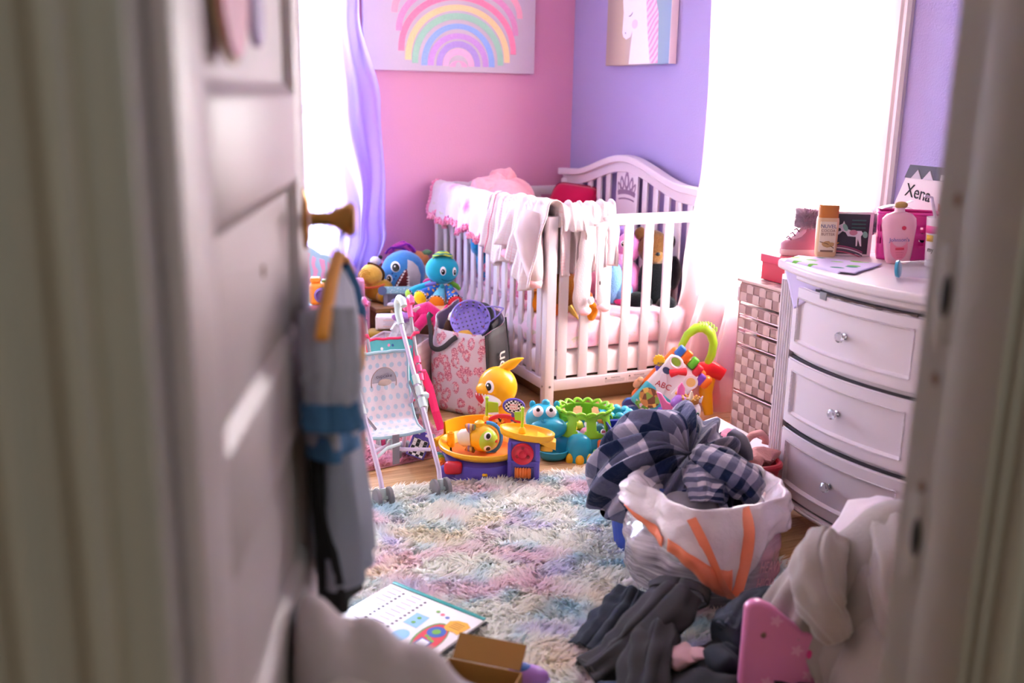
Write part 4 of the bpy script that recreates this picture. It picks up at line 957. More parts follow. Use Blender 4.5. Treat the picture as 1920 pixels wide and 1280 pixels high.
obj('stick', G().tube([(-.03, 0, 0), (.02, 0, 0), (.045, 0, 0)], [.006, .008, .011], 10), plastic('#6e3526', .4), b); obj('stick_end', G().ell((-.035, 0, 0), (.016, .01, .009), 10), plastic('#8c4430', .4), b)
# ------------------------------------------------------------------ doll strollers
M_wheel = plastic('#77747a', .5)
def stroller(name, label, loc, rz, sc, tube_c, grip_c, M_fab, M_bind, strap_c, conn_c):
    s = thing(name, label, 'doll stroller', loc, rz); s.scale = (sc, sc, sc)
    Mt = mat('tube_' + tube_c[1:], tube_c, .3, .1); Mg = plastic(grip_c, .4); Mc = plastic(conn_c, .35); Ms = fabric(strap_c)
    for sd in (-1, 1):
        a = .104 * sd; bx = .112 * sd
        obj('side_tube', G().tube([(a, -.205, .05), (a + .002 * sd, -.185, .1), (bx, .19, .53), (bx, .215, .555)], .0085, 10), Mt, s)
        obj('grip', G().tube([(bx, .19, .53), (bx, .22, .565), (bx, .225, .605), (bx, .205, .625), (bx, .175, .622), (bx, .158, .605)], [.013, .014, .015, .015, .014, .012], 10), Mg, s, smooth=60)
        obj('rear_tube', G().tube([(bx, .04, .355), (bx, .13, .2), (.115 * sd, .19, .045)], .008, 8), Mt, s)
        for t, w in ((.44, .014), (.52, .013), (.6, .013)):
            y, z = lerp(-.185, .19, t), lerp(.1, .53, t); d = Vector((0, .375, .43)).normalized() * .018
            c = obj('tube_collar', G().cyl((bx, y - d.y, z - d.z), (bx, y + d.y, z + d.z), w, n=12), Mc, s)
        obj('latch', G().box((bx + .016 * sd, .0, .31), (.026, .03, .02), .005), Mc, s)
        obj('hanging_link', G().tube([(bx + .022 * sd, .0, .3), (bx + .024 * sd, -.005, .27), (bx + .018 * sd, -.01, .25)], .0035, 6), Mc, s)
        for (x, y) in ((a, -.21), (.115 * sd, .195)):
            ax = obj('axle', G().cyl((x - .028, y, .036), (x + .028, y, .036), .006).cyl((x, y, .036), (x, y + .006, .07), .01), Mc, s)
            for q in (-.022, .022):
                w = obj('wheel', G().lathe([(.02, -.007), (.033, -.007), (.036, -.004), (.036, .004), (.033, .007), (.02, .007)], 24, TR(x + q, y, .037, ry=PI / 2)), M_wheel, s)
                obj('wheel_hub', G().lathe([(.001, .006), (.019, .006), (.022, .003), (.022, -.003), (.019, -.006), (.001, -.006)], 20, TR(x + q, y, .037, ry=PI / 2)), mat('lilac_hub', '#cfc4d8', .4), w)
    # sling seat
    pr = [(.135, .445), (.125, .39), (.11, .32), (.093, .255), (.07, .21), (.035, .188), (.0, .186), (-.03, .19)]
    def sf(u, v):
        k = v * (len(pr) - 1); i = min(int(k), len(pr) - 2); t = k - i
        y, z = lerp(pr[i][0], pr[i + 1][0], t), lerp(pr[i][1], pr[i + 1][1], t)
        sag = 1 - (2 * u - 1) ** 2; y += .022 * sag * (.3 + v * .7) * (1 if v < .6 else .4); z -= .02 * sag * max(0, v - .4)
        w = .112 + .012 * max(0, v - .3)
        return ((2 * u - 1) * w + .003 * nz(u * 5, v * 6, 2), y + .004 * nz(u * 6, v * 7, 5), z + .004 * nz(u * 7, v * 5, 9))
    st_ = obj('seat_sling', G().grid(26, 34, sf, uvf=lambda u, v: (u * .24, v * .36)), M_fab, s, solid=.003, smooth=180)
    for e in (lambda t: sf(0, t), lambda t: sf(1, t)): obj('edge_binding', G().tube([e(t) for t in np.linspace(0, 1, 24)], .005, 6), M_bind, s)
    obj('edge_binding', G().tube([sf(t, 0) for t in np.linspace(0, 1, 16)], .0065, 6), M_bind, s); obj('edge_binding', G().tube([sf(t, 1) for t in np.linspace(0, 1, 16)], .006, 6), M_bind, s)
    # folding cross braces
    for z, sg in ((.15, 1), (.13, -1)):
        obj('cross_brace', G().tube([(-.105 * sg, -.11, z + .015), (-.03 * sg, -.03, z), (.03 * sg, .05, z - .01), (.108 * sg, .12, z + .02)], .007, 8, flat=.6), Mt, s)
    obj('brace_link', G().tube([(-.1, -.12, .145), (-.05, -.1, .17), (0, -.09, .175)], .006, 8), Mc, s); obj('brace_hub', G().ell((0, .01, .14), (.014, .012, .02), 12), Mc, s)
    obj('rear_bar', G().cyl((-.113, .15, .16), (.113, .15, .16), .006), Mt, s)
    for sd in (-1, 1):
        k = [(-.112, .05, .34), (-.105, .035, .3), (-.085, .03, .25), (-.055, -.0, .205)] if sd < 0 else [(.1, .075, .345), (.1, .0, .29), (.112, -.03, .235), (.116, -.034, .195)]
        obj('harness_strap', G().tube(k, .012, 6, flat=.16, up=(0, -.5, 1)), Ms, s, smooth=0)
    obj('crotch_strap', G().box((.005, -.036, .135), (.026, .003, .11), .001), Ms, s)
    return s
def dots(n):
    u = n.map(n.uv(), (34, 34, 1)); p = n.sep(u); row = n.m('FLOOR', p[1]); xo = n.m('ADD', p[0], n.m('MULTIPLY', n.m('MODULO', row, 2.0), .5))
    dx = n.m('SUBTRACT', n.m('FRACT', xo), .5); dy = n.m('SUBTRACT', n.m('FRACT', p[1]), .5)
    d = n.m('SQRT', n.m('ADD', n.m('MULTIPLY', dx, dx), n.m('MULTIPLY', dy, dy)))
    return n.mix(n.ramp(d, [(.26, 1.0), (.3, 0.0)]), '#efe3ea', '#c6d7e6')
M_dot = mat('white_cotton_blue_dots', dots, .85, bump=(120, .15, .003))
def unif(n):
    u = n.map(n.uv(), (26, 26, 1)); d = n.vor(u, 1.0, 'Distance'); c = n.vor(u, 1.0, 'Color'); big = n.vor(n.map(n.uv(), (9, 9, 1), (.3, .1, 0)), 1.0, 'Distance')
    wob = n.m('ADD', big, n.m('MULTIPLY', n.noise(n.uv(), 60, 2), .35))
    base = n.mix(n.ramp(wob, [(.4, 1.0), (.43, 0.0)]), '#56b8bc', '#f2ecee')
    return n.mix(n.ramp(d, [(.16, 1.0), (.2, 0.0)]), base, n.ramp(n.sep(c)[0], [(0, '#e8447c'), (.4, '#3a5f9c'), (.6, '#e58ab4'), (.9, '#f3eef0')], 'CONSTANT'))
M_uni = mat('teal_unicorn_print', unif, .8)
st1 = stroller('doll_stroller', 'white doll stroller with pale blue dots and grey straps', (-1.757, -2.0, 0), .03, 1.0, '#cbbcd6', '#cfe2e2', M_dot, mat('pale_blue_binding', '#a9ccd6', .8), '#8d8590', '#cfe0e0')
# round cupcake patch with lettering
p = obj('round_patch', G().grid(14, 8, lambda u, v: (.002 + .045 * math.cos(PI * u) * (1 - v * .999), .09 - .006 * (1 - v) - .012, .352 + .055 * math.sin(PI * u) * (1 - v))), mat('grey_patch', '#b7b2bd', .8), st1, smooth=60)
obj('patch_ring', G().tube([(.002 + .047 * math.cos(t), .075, .35 + .057 * math.sin(t)) for t in np.linspace(-.25, PI + .25, 24)], .0018, 6), mat('tan_ring', '#a98c86', .7), p)
obj('patch_bear', lumpy(G().ell((.006, .073, .352), (.026, .003, .013), 14), .004, 70, 1), mat('bear_print', '#d9c2b6', .8), p, smooth=180)
text('patch_lettering', 'cupcake', .0185, TR(.002, .0715, .376, rx=PI / 2 + .1, rz=0), mat('grey_print', '#6d6170', .7), p, .0003)
st2 = stroller('doll_stroller', 'pink handled doll stroller with teal unicorn fabric behind the white one', (-1.585, -1.545, 0), -.12, .86, '#857f88', '#ee5a94', M_uni, mat('hot_pink_binding', '#e2265c', .7), '#e8447c', '#e0487e')
obj('loose_strap', G().tube([(.13, .02, .3), (.15, -.03, .24), (.165, -.09, .14), (.185, -.12, .06)], .022, 6, flat=.14, up=(1, 0, .3)), fabric('#e8336c'), st2, smooth=0)
for sd in (-1, 1): obj('hood_clip', G().tube([(.1 * sd, .13, .44), (.115 * sd, .12, .47), (.135 * sd, .11, .475)], [.008, .01, .006], 8), plastic('#e8336c'), st2)

# ------------------------------------------------------------------ race track toy
Y_ = plastic('#f7b51c'); PU = plastic('#5b4bb0'); RD = plastic('#d4243a'); ORG = plastic('#ee8440'); LGN = plastic('#a3d331'); BLU = plastic('#3f8fd0')
rt = thing('race_track_toy', 'yellow and purple toy race bowl with checkered sign on the floor', 'toy', (-1.405, -2.015, 0), -.5)
obj('base', G().lathe([(.001, 0), (.135, 0), (.15, .012), (.145, .07), (.12, .085), (.001, .085)], 40, TR(-.01, -.01, 0)).box((-.1, -.1, .03), (.1, .07, .06), .012), PU, rt, smooth=50)
obj('bowl', G().lathe([(.001, .075), (.09, .072), (.125, .085), (.15, .105), (.158, .112), (.162, .118), (.167, .116), (.168, .106), (.16, .098), (.14, .085)], 48), Y_, rt, smooth=60)
obj('bowl_floor', G().lathe([(.001, .0775), (.088, .0755), (.118, .086)], 36), ORG, rt, smooth=60)
obj('back_wall', G().lathe([(.158, .1), (.165, .165), (.17, .165), (.172, .1)], 30, a0=.6, a1=2.75), Y_, rt, smooth=60)
obj('spout_post', G().lathe([(.016, .08), (.013, .14), (.009, .14), (.008, .13), (.001, .13)], 14, TR(-.125, .02, 0)), Y_, rt)
obj('ramp', G().loft([[(-.17, .02, .085), (-.13, .1, .085), (-.14, .11, .115), (-.185, .02, .115)], [(-.27, .06, .02), (-.22, .14, .02), (-.225, .15, .05), (-.28, .06, .05)], [(-.29, .07, 0.0), (-.23, .15, 0.0), (-.235, .155, .012), (-.295, .07, .012)]]), Y_, rt, bevel=.003)
fl = obj('checkered_flag', G().box((0, 0, 0), (.07, .006, .1), .002, TR(-.235, -.03, .105, ry=.35, rx=-.2)), PU, rt)
obj('flag_print', G().box((0, -.004, -.012), (.056, .001, .065), 0, TR(-.235, -.03, .105, ry=.35, rx=-.2)), mat('checker_print', lambda n: n.checker(n.map(n.co(), (1, 1, 1), (.003, .5, .003), (0, -.35, 0)), 75, '#111013', '#f0eff0'), .4), rt)
for x in (-.02, .018): obj('flag_tab', G().box((x, -.004, .04), (.018, .002, .009), .001, TR(-.235, -.03, .105, ry=.35, rx=-.2)), M_wht, fl)
for k, c in enumerate(('#6fc4d8', '#9bd04a', '#f1c02c', '#ee8430', '#e05a2c')):
    obj('bead_ring', G().lathe([(.006, -.004), (.017, -.004), (.02, 0), (.017, .004), (.006, .004)], 18, TR(-.155 + .006 * k, -.075 - .008 * k, .075 - .007 * k, ry=1.1, rz=-.9)), plastic(c), rt)
obj('bead_rod', G().cyl((-.165, -.06, .085), (-.115, -.13, .035), .005), Y_, rt)
obj('red_lever', lumpy(G().box((-.095, -.14, .062), (.065, .035, .045), .014, seg=3), .003, 20, 1), RD, rt, smooth=60)
for x in (-.005, .004): obj('yellow_button', G().ell((x + .02, -.155, .045), (.006, .005, .006), 10), Y_, rt)
# start tower
obj('tower', G().box((.155, -.105, .085), (.112, .06, .17), .005).box((.155, -.108, .012), (.124, .07, .026), .005).box((.155, -.108, .094), (.116, .066, .01), .003), PU, rt)
for x in (.106, .204): obj('tower_column', G().box((x, -.133, .09), (.016, .012, .15), .004), PU, rt)
w = obj('red_wheel', G().lathe([(.001, .006), (.012, .008), (.014, .012), (.018, .005), (.028, .004), (.033, .01), (.038, .012), (.04, .008), (.04, 0)], 32, TR(.152, -.137, .125, rx=PI / 2)), RD, rt, smooth=60)
for k in range(3): obj('wheel_hole', G().lathe([(.0065, 0), (.0055, .003), (.001, .003)], 12, TR(.152 + .022 * math.cos(PI / 2 + k * 2.094), -.1415, .125 + .022 * math.sin(PI / 2 + k * 2.094), rx=PI / 2)), plastic('#9c1628'), w)
obj('roller_window', G().box((.155, -.136, .052), (.074, .004, .046), .006), plastic('#3b3080'), rt)
obj('orange_roller', G().loft([[(.125 + .058 * i / 20, -.137 - (.013 + .003 * math.sin(i * 1.9)) * math.cos(a), .052 + (.02 + .0025 * math.sin(i * 1.9)) * math.sin(a)) for a in [2 * PI * k / 14 for k in range(14)]] for i in range(21)]), ORG, rt, smooth=60)
lg = obj('maker_badge', G().box((.155, -.1435, .014), (.052, .003, .017), .004), plastic('#b8242e'), rt); text('badge_lettering', 'Fisher-Price', .0095, TR(.155, -.1455, .014, rx=PI / 2), M_wht, lg, .0002)
obj('top_ramp', G().lathe([(.001, .168), (.6, .168), (.95, .176), (1.0, .19), (1.0, .2), (.95, .2), (.9, .19), (.5, .18), (.001, .18)], 32, TR(.145, -.09, 0, ry=.1, rz=-.1, s=(.1, .06, 1))), Y_, rt, smooth=60)
obj('ramp_spout', G().loft([[(.2, -.13, .165), (.2, -.06, .17), (.2, -.06, .185), (.2, -.13, .185)], [(.245, -.125, .145), (.245, -.075, .148), (.245, -.075, .175), (.245, -.125, .172)], [(.268, -.12, .135), (.268, -.085, .137), (.268, -.085, .168), (.268, -.12, .166)]]).box((.235, -.1, .138), (.045, .03, .022), .003), Y_, rt, bevel=.003)
# back arch with picture strip, oval checkered sign, flags
arch = [(.095 * math.cos(t), .075 * math.sin(t)) for t in np.linspace(0, PI, 26)]; inn = [(.08 * math.cos(t), .06 * math.sin(t)) for t in np.linspace(PI, 0, 26)]
AM = TR(.075, .105, .118, rx=PI / 2, rz=-.25)
obj('red_arch', G().poly(arch + inn, .016, AM), RD, rt, bevel=.003, smooth=50)
obj('picture_strip', G().poly([(.082 * math.cos(t), .062 * math.sin(t)) for t in np.linspace(0, PI, 26)] + [(.075 * math.cos(t), .035 * math.sin(t)) for t in np.linspace(PI, 0, 26)], .006, AM), mat('crowd_print', lambda n: n.ramp(n.sep(n.vor(n.co(), 70, 'Color'))[0], [(0, '#e86a3a'), (.3, '#f0b84a'), (.5, '#d8432f'), (.7, '#f5d9a8'), (.85, '#3a2a2a')], 'CONSTANT'), .4), rt, smooth=0)
so = obj('oval_sign', G().poly(oval(0, 0, .043, .031, n=36), .012, TR(.105, .085, .232, rx=PI / 2, rz=-.1)), PU, rt, bevel=.004, smooth=60)
obj('sign_print', G().poly(oval(0, 0, .035, .024, n=30), .002, TR(.105, .0725, .232, rx=PI / 2, rz=-.1)), mat('checker_print2', lambda n: n.checker(n.map(n.co(), (1, 1, 1), (.001, .5, .002), (0, -.12, 0)), 130, '#15131a', '#f2f0f2'), .4), so, smooth=0)
obj('sign_label', G().box((.105, .07, .232), (.03, .002, .024), .001), M_wht, so); text('sign_lettering', 'RACE\nWAY', .012, TR(.105, .0685, .232, rx=PI / 2), RD, so, .0002)
obj('sign_post', G().cyl((.1, .09, .17), (.103, .09, .205), .008), PU, rt)
for x, y, z, d in ((.0, .115, .17, 1), (.145, -.075, .195, -1)):
    obj('flag_cone', G().lathe([(.014, 0), (.012, .015), (.008, .02), (.001, .022)], 14, TR(x, y, z - .012)), Y_, rt)
    f = obj('flag_pole', G().cyl((x, y, z), (x, y, z + .075), .0055).ell((x, y, z + .078), .0075, 10), LGN, rt)
    obj('flag_cloth', G().poly([(0, .02), (d * .045, .024), (d * .043, .062), (0, .066)] if d > 0 else [(0, .03), (0, .066), (-.03, .064), (-.027, .034)], .005, TR(x, y + .002, z, rx=PI / 2)), LGN, f, bevel=.002)
obj('green_arrow', G().poly([(-.02, -.01), (.005, -.014), (.02, 0), (.01, .014), (-.016, .012)], .003, TR(.075, .148, .135, rx=PI / 2, rz=-.4)), plastic('#8fae2a'), rt)
# yellow toy robot lying in the bowl
rb_ = thing('toy_robot', 'round yellow toy character with green face lying in the race bowl', 'toy', (-1.42, -2.04, .098), -.45)
c0, r0 = (0, 0, .043), (.056, .05, .052)
obj('head', G().ell(c0, r0, 30), Y_, rb_, smooth=180)
patch('face', c0, r0, oval(.022, -.002, .033, .041, 0.1), mat('lime_face', '#b7d94a', .3), rb_, .003)
for z, dx in ((.02, .01), (-.024, .012)):
    patch('eye', c0, r0, oval(.018, z, .0125, .0125), mat('eye_white', '#f5f3f2', .5), rb_, .005); patch('pupil', c0, r0, oval(.02, z, .008, .0085), mat('brown_pupil', '#2c1d18', .3), rb_, .0065)
patch('mouth', c0, r0, [(.044, .0), (.051, .004), (.051, -.01), (.044, -.006)], RD, rb_, .004)
obj('headphone', G().tube([(.018 + .05 * math.sin(t), .0, .043 + .058 * math.cos(t)) for t in np.linspace(-.1, PI + .1, 20)], .007, 8), BLU, rb_)
obj('antenna', G().lathe([(.02, 0), (.018, .012), (.01, .018), (.001, .02)], 16, TR(-.012, 0, .09)), Y_, rb_)
obj('body', G().tube([(-.045, 0, .043), (-.075, .0, .04), (-.09, 0, .036)], [.035, .032, .02], 18), mat('robot_white', '#e9dcc4', .4), rb_, smooth=60)
M_rs = mat('rainbow_stripes', lambda n: n.ramp(n.m('FRACT', n.m('MULTIPLY', n.sep(n.co())[0], 26.0)), [(0, '#7a4a34'), (.2, '#5a7d4a'), (.4, '#d8883a'), (.6, '#8a6a9a'), (.8, '#caa04a')], 'CONSTANT'), .6)
for z in (.088, .002): obj('striped_paw', G().tube([(-.04, -.01, lerp(.043, z, .5)), (-.052, -.02, z + .004), (-.03, -.03, z + .004)], [.012, .013, .012], 12), M_rs, rb_, smooth=60)

# ------------------------------------------------------------------ yellow shark toy on its cart
sh = thing('toy_shark', 'glossy yellow plastic toy shark standing in front of the tote', 'toy', (-1.165, -1.6, 0), -.4)
M_ys = plastic('#f8b414', .25); c0, r0 = (.0, 0, .185), (.082, .07, .087)
obj('head', G().ell(c0, r0, 36), M_ys, sh, smooth=180)
obj('snout', G().ell((-.05, -.03, .185), (.04, .036, .03), 20), M_ys, sh, smooth=180)
obj('jaw', G().ell((-.028, -.032, .142), (.052, .046, .038), 22), plastic('#ece6ec', .3), sh, smooth=180)
patch('mouth', (-.0, 0, .185), r0, [(-.076, -.012), (-.06, -.016), (-.045, -.03), (-.042, -.045), (-.05, -.052), (-.064, -.04), (-.074, -.026)], plastic('#c2222e', .3), sh, .02)
for k in range(4): obj('tooth', G().tube([(-.088 + .012 * k, -.052 - .006 * k, .174), (-.087 + .012 * k, -.054 - .006 * k, .164)], [.004, .0005], 6), M_wht, sh)
eye((-.0, 0, .185), r0, -.034, .018, .0175, .026, sh, pup=.62, dx=-.003)
obj('cheek', G().ell((-.018, -.066, .172), (.006, .003, .005), 8), plastic('#f2993a'), sh)
obj('dorsal_fin', G().loft([[(x, y, .25) for x, y in ((-.03, -.02), (.06, -.02), (.066, .02), (-.03, .02))], [(x, y, .285) for x, y in ((.012, -.016), (.085, -.016), (.09, .016), (.012, .016))], [(x, y, .306) for x, y in ((.05, -.012), (.105, -.012), (.108, .012), (.05, .012))], [(x, y, .312) for x, y in ((.085, -.008), (.112, -.008), (.112, .008), (.085, .008))]]), M_ys, sh, smooth=180, sub=2)
obj('body', G().tube([(.01, .01, .11), (.012, .01, .07), (.01, .01, .03)], [.05, .048, .042], 22), M_ys, sh, smooth=60)
obj('belly', G().ell((-.018, -.018, .07), (.034, .032, .045), 18), plastic('#ece6ec', .3), sh, smooth=180)
obj('side_fin', G().ell((.062, -.01, .1), (.03, .01, .014), 12, TR(0, 0, 0)), M_ys, sh, smooth=180)
ct = obj('cart', G().box((-.035, -.02, .035), (.12, .09, .055), .02, seg=4), plastic('#d8306a'), sh, smooth=60)
obj('cart_ring', G().lathe([(.012, 0), (.026, 0), (.028, .006), (.022, .01), (.012, .008)], 22, TR(-.068, -.062, .04, rx=PI / 2, rz=-.5)), BLU, ct); obj('cart_cap', G().lathe([(.013, 0), (.012, .007), (.001, .008)], 16, TR(-.068, -.062, .04, rx=PI / 2, rz=-.5)), ORG, ct)
for k in range(3): obj('cart_stud', G().ell((-.02 + .022 * k, -.066, .062), (.004, .003, .007), 8), plastic('#3a1a3a'), ct)

# ------------------------------------------------------------------ hippo ball toy
TQ = plastic('#22a0bc', .3); GN = plastic('#8fd12c', .3)
hp = thing('hippo_toy', 'turquoise hippo ball toy with lime green basket dome near the crib leg', 'toy', (-.975, -1.95, 0), -.42)
obj('body', G().lathe([(.001, .0), (.115, 0), (.128, .012), (.13, .06), (.125, .085), (.118, .09), (.108, .088), (.1, .04), (.001, .035)], 40, TR(.03, .0, 0), sy=.9), TQ, hp, smooth=50)
# pierced dome wall: panels between windows
DM_ = TR(.025, 0, 0); npan = 9
def dome(a, t): r = lerp(.122, .098, t ** 1.3); return Vector((r * math.cos(a), r * .92 * math.sin(a), .086 + .085 * t))
g = G(); K = npan * 12
g.grid(K, 12, lambda u, v: dome(2 * PI * u, v))
keep = []
for idx, f in enumerate(g.f):
    i, j = idx % K, idx // K; q = i % 12
    hole = 3 <= q <= 8 and 3 <= j <= 9
    if (q in (3, 8)) and j in (3, 9): hole = False
    if not hole: keep.append(f)
g.f = keep; g.mi = [0] * len(keep); g.uvs = {}
for i, p in enumerate(g.v): g.v[i] = tuple(DM_ @ Vector(p))
obj('dome', g, GN, hp, solid=.005, smooth=50)
rim = [(.025 + (.1 + .012 * abs(math.sin(8 * a))) * math.cos(a), (.1 + .012 * abs(math.sin(8 * a))) * .92 * math.sin(a), .171 + .012 * abs(math.sin(8 * a))) for a in [2 * PI * k / 128 for k in range(128)]]
obj('scalloped_rim', G().tube(rim, .0065, 8, True), GN, hp, smooth=60)
hc, hr = (-.14, -.03, .14), (.068, .062, .06)
obj('head', G().ell(hc, hr, 30), TQ, hp, smooth=180); obj('muzzle', G().ell((-.118, -.072, .118), (.072, .05, .044), 26), TQ, hp, smooth=180)
for x in (-.155, -.105):
    e = obj('eye', G().ell((x - .005, -.072, .182), (.021, .02, .023), 18), M_wht, hp, smooth=180); obj('pupil', G().ell((x - .006, -.087, .193), (.008, .006, .009), 12), M_blk, e)
obj('nostril', G().lathe([(.005, 0), (.008, .003), (.01, 0)], 14, TR(-.14, -.1, .155, rx=.5)), TQ, hp)
for x in (-.18, -.085): obj('ear', G().ell((x, -.005, .19), (.012, .008, .016), 10), TQ, hp)
obj('hair_tuft', lumpy(G().ell((-.13, -.025, .2), (.016, .012, .018), 12), .005, 60, 1), TQ, hp, smooth=180)
obj('chin_tray', G().lathe([(.001, .006), (.05, .006), (.06, .02), (.066, .04), (.062, .042), (.054, .024), (.045, .012), (.001, .011)], 28, TR(-.1, -.09, 0)), TQ, hp, smooth=60)
obj('front_leg', G().tube([(.0, -.1, .0), (.0, -.1, .05), (.0, -.1, .085), (.0, -.097, .1), (.0, -.095, .107)], [.05, .05, .044, .028, .004], 26), TQ, hp, smooth=60)
for k, x in enumerate((-.036, .0, .036)): obj('toe', G().ell((x, -.148 + abs(x) * .45, .012), (.017, .013, .024), 14), plastic('#f3bb1c'), hp, smooth=180)
obj('side_button', G().box((.088, -.118, .062), (.062, .026, .044), .01, seg=3, M=TR(0, 0, 0, rz=.1)), plastic('#f2662a'), hp, smooth=60); obj('button_base', G().box((.086, -.112, .038), (.066, .024, .016), .006), GN, hp)
obj('tail_cup', G().lathe([(.02, .06), (.05, .1), (.056, .14), (.05, .14), (.044, .105), (.001, .1)], 26, TR(.155, .06, 0)), plastic('#3fb6d2', .3), hp, smooth=60)
for k in range(9):
    a = 2 * PI * k / 9; obj('cup_scallop', G().ell((.155 + .054 * math.cos(a), .06 + .054 * math.sin(a), .145), (.017, .017, .012), 12), plastic('#3fb6d2', .3), hp)
bd = obj('maker_badge', G().lathe([(.011, 0), (.01, .003), (.001, .003)], 18, TR(.09, -.098, .112, rx=PI / 2 - .25, rz=.35)), M_wht, hp); obj('badge_mark', G().box((0, 0, .0035), (.014, .005, .001), 0, TR(.09, -.098, .112, rx=PI / 2 - .25, rz=.35)), RD, bd, smooth=0)
for k, (x, y, z, c, nm) in enumerate(((-.03, -.03, .09, '#f0cf2c', 'yellow'), (.03, -.05, .075, '#e58ab0', 'pink'), (.06, .0, .09, '#2f78c8', 'blue'), (.085, -.03, .085, '#2a6f78', 'teal'), (0, .03, .08, '#b8c93a', 'olive'), (.05, -.02, .105, '#e9e3ea', 'white'), (-.01, -.06, .065, '#8a78c8', 'violet'), (.09, .03, .1, '#ee8a3a', 'orange'))):
    v = Matrix.Translation((-.975, -1.95, 0)) @ Matrix.Rotation(-.42, 4, 'Z') @ Vector((x, y, z + .012))
    t = thing('toy_ball', nm + ' plastic ball inside the lime green hippo dome', 'ball', v); obj('ball', G().ell((0, 0, 0), .026, 18), plastic(c), t, smooth=180); obj('ball_seam', G().tube([(.0262 * math.cos(a), .0262 * math.sin(a), 0) for a in [2 * PI * q / 24 for q in range(24)]], .0008, 6, True), plastic(c), t)
# dark blue plastic tub edge behind the plaid comforter
b = thing('plastic_tub', 'navy blue plastic tub between hippo toy and plaid comforter', 'tub', (-.85, -2.12, 0), -.3)
obj('tub_wall', G().loft([[(w * x, w * y, z) for x, y in ((-.07, -.06), (.07, -.06), (.07, .06), (-.07, .06))] for w, z in ((.85, 0), (1, .14), (1.08, .145), (1.08, .135))], cap=False), plastic('#22329a'), b, solid=.004); obj('tub_bottom', G().box((0, 0, .004), (.118, .1, .006)), plastic('#22329a'), b)

# ------------------------------------------------------------------ activity walker by the curtain
wk = thing('activity_walker', 'red and white baby activity walker with green handle by the pink curtain', 'toy', (-.4, -1.74, 0), -.45)
# local: x right, y away from the doorway, z up
RDW = plastic('#e02330', .3); WHW = plastic('#efe6ee', .35); TLW = plastic('#47b4c6', .35); ORW = plastic('#f0721e', .3); GRW = plastic('#a5d32c', .3)
obj('frame_leg', G().tube([(-.13, -.02, .03), (-.06, -.01, .05), (.02, 0, .13), (.09, .0, .21), (.17, 0, .225), (.22, 0, .2)], [.03, .035, .045, .045, .04, .03], 14, flat=.5), RDW, wk, smooth=60)
obj('frame_foot', G().tube([(.16, .01, .2), (.15, .0, .12), (.17, 0, .02)], [.035, .03, .02], 12, flat=.5), plastic('#f2b71c', .3), wk, smooth=60)
obj('frame_leg', G().tube([(.17, .1, .21), (.2, .12, .1), (.22, .13, .02)], [.04, .035, .03], 12, flat=.5), RDW, wk, smooth=60)
obj('base_bar', G().box((-.1, 0, .025), (.2, .07, .04), .014, seg=3), RDW, wk, smooth=60)
for y in (-.05, .06): obj('wheel', G().lathe([(.012, -.014), (.032, -.014), (.036, 0), (.032, .014), (.012, .014)], 24, TR(-.17, y, .036, rx=PI / 2)), plastic('#2f5fa8'), wk, smooth=60)
obj('frame_boss', G().lathe([(.014, 0), (.012, .006), (.001, .006)], 18, TR(.115, -.03, .225, rx=PI / 2)), plastic('#f2b71c'), wk)
obj('handle', G().tube([(.03, 0, .29), (.035, 0, .33), (.055, 0, .375), (.09, 0, .405), (.125, 0, .41), (.155, 0, .385), (.17, 0, .34), (.165, 0, .29), (.15, 0, .25)], [.014, .015, .017, .021, .023, .021, .018, .018, .017], 14), GRW, wk, smooth=60)
for k in range(7): obj('grip_rib', G().tube([(.1 + .012 * k + .022 * math.cos(a) * .3, .022 * math.sin(a), .412 - .004 * max(0, k - 3) ** 1.6 * 1.0 + .022 * math.cos(a)) for a in np.linspace(-1.2, 1.2, 8)], .002, 6), plastic('#8fbf1e', .3), wk)
PA = math.atan2(105, 85); ca, sa = math.cos(PA), math.sin(PA)
PM = frame((-.02, -.055, .165), (ca, 0, sa), (-sa, .12, ca))       # panel: local x up along the toy, local y to the left, z towards the doorway
obj('panel_back', G().box((0, 0, -.012), (.29, .19, .04), .02, PM, seg=4), ORW, wk, smooth=60)
obj('panel_white', G().box((.03, .0, .016), (.17, .17, .03), .012, PM, seg=3), WHW, wk, smooth=60)
obj('book_panel', G().box((-.095, .0, .018), (.12, .175, .034), .018, PM, seg=4), TLW, wk, smooth=60)
obj('picture_page', G().poly(oval(-.09, .03, .042, .048, n=26), .004, PM @ TR(0, 0, .034)), mat('garden_print', lambda n: n.ramp(n.sep(n.vor(n.co(), 45, 'Color'))[1], [(0, '#c98a4a'), (.4, '#e9c060'), (.65, '#7a4a34'), (.85, '#8fb54a')], 'CONSTANT'), .4), wk, smooth=0)
obj('hill_print', G().poly([(-.15, -.05), (-.13, -.06), (-.125, 0), (-.13, .07), (-.15, .06), (-.158, 0)], .003, PM @ TR(0, 0, .0345)), mat('hill_print', lambda n: n.ramp(n.sep(n.vor(n.co(), 70, 'Color'))[0], [(0, '#5f9a3a'), (.5, '#8fc04a'), (.8, '#e8d0e0')], 'CONSTANT'), .4), wk, smooth=0)
obj('elephant', lumpy(G().ell((-.1, -.05, .045), (.024, .026, .014), 16, PM), .003, 60, 2), plastic('#6a4fb4'), wk, smooth=180); obj('elephant_head', G().ell((-.083, -.045, .052), (.016, .016, .012), 14, PM), plastic('#6a4fb4'), wk, smooth=180)
obj('dial_face', G().lathe([(.026, 0), (.024, .003), (.001, .003)], 20, PM @ TR(-.07, -.065, .034)), plastic('#3aa0b4'), wk)
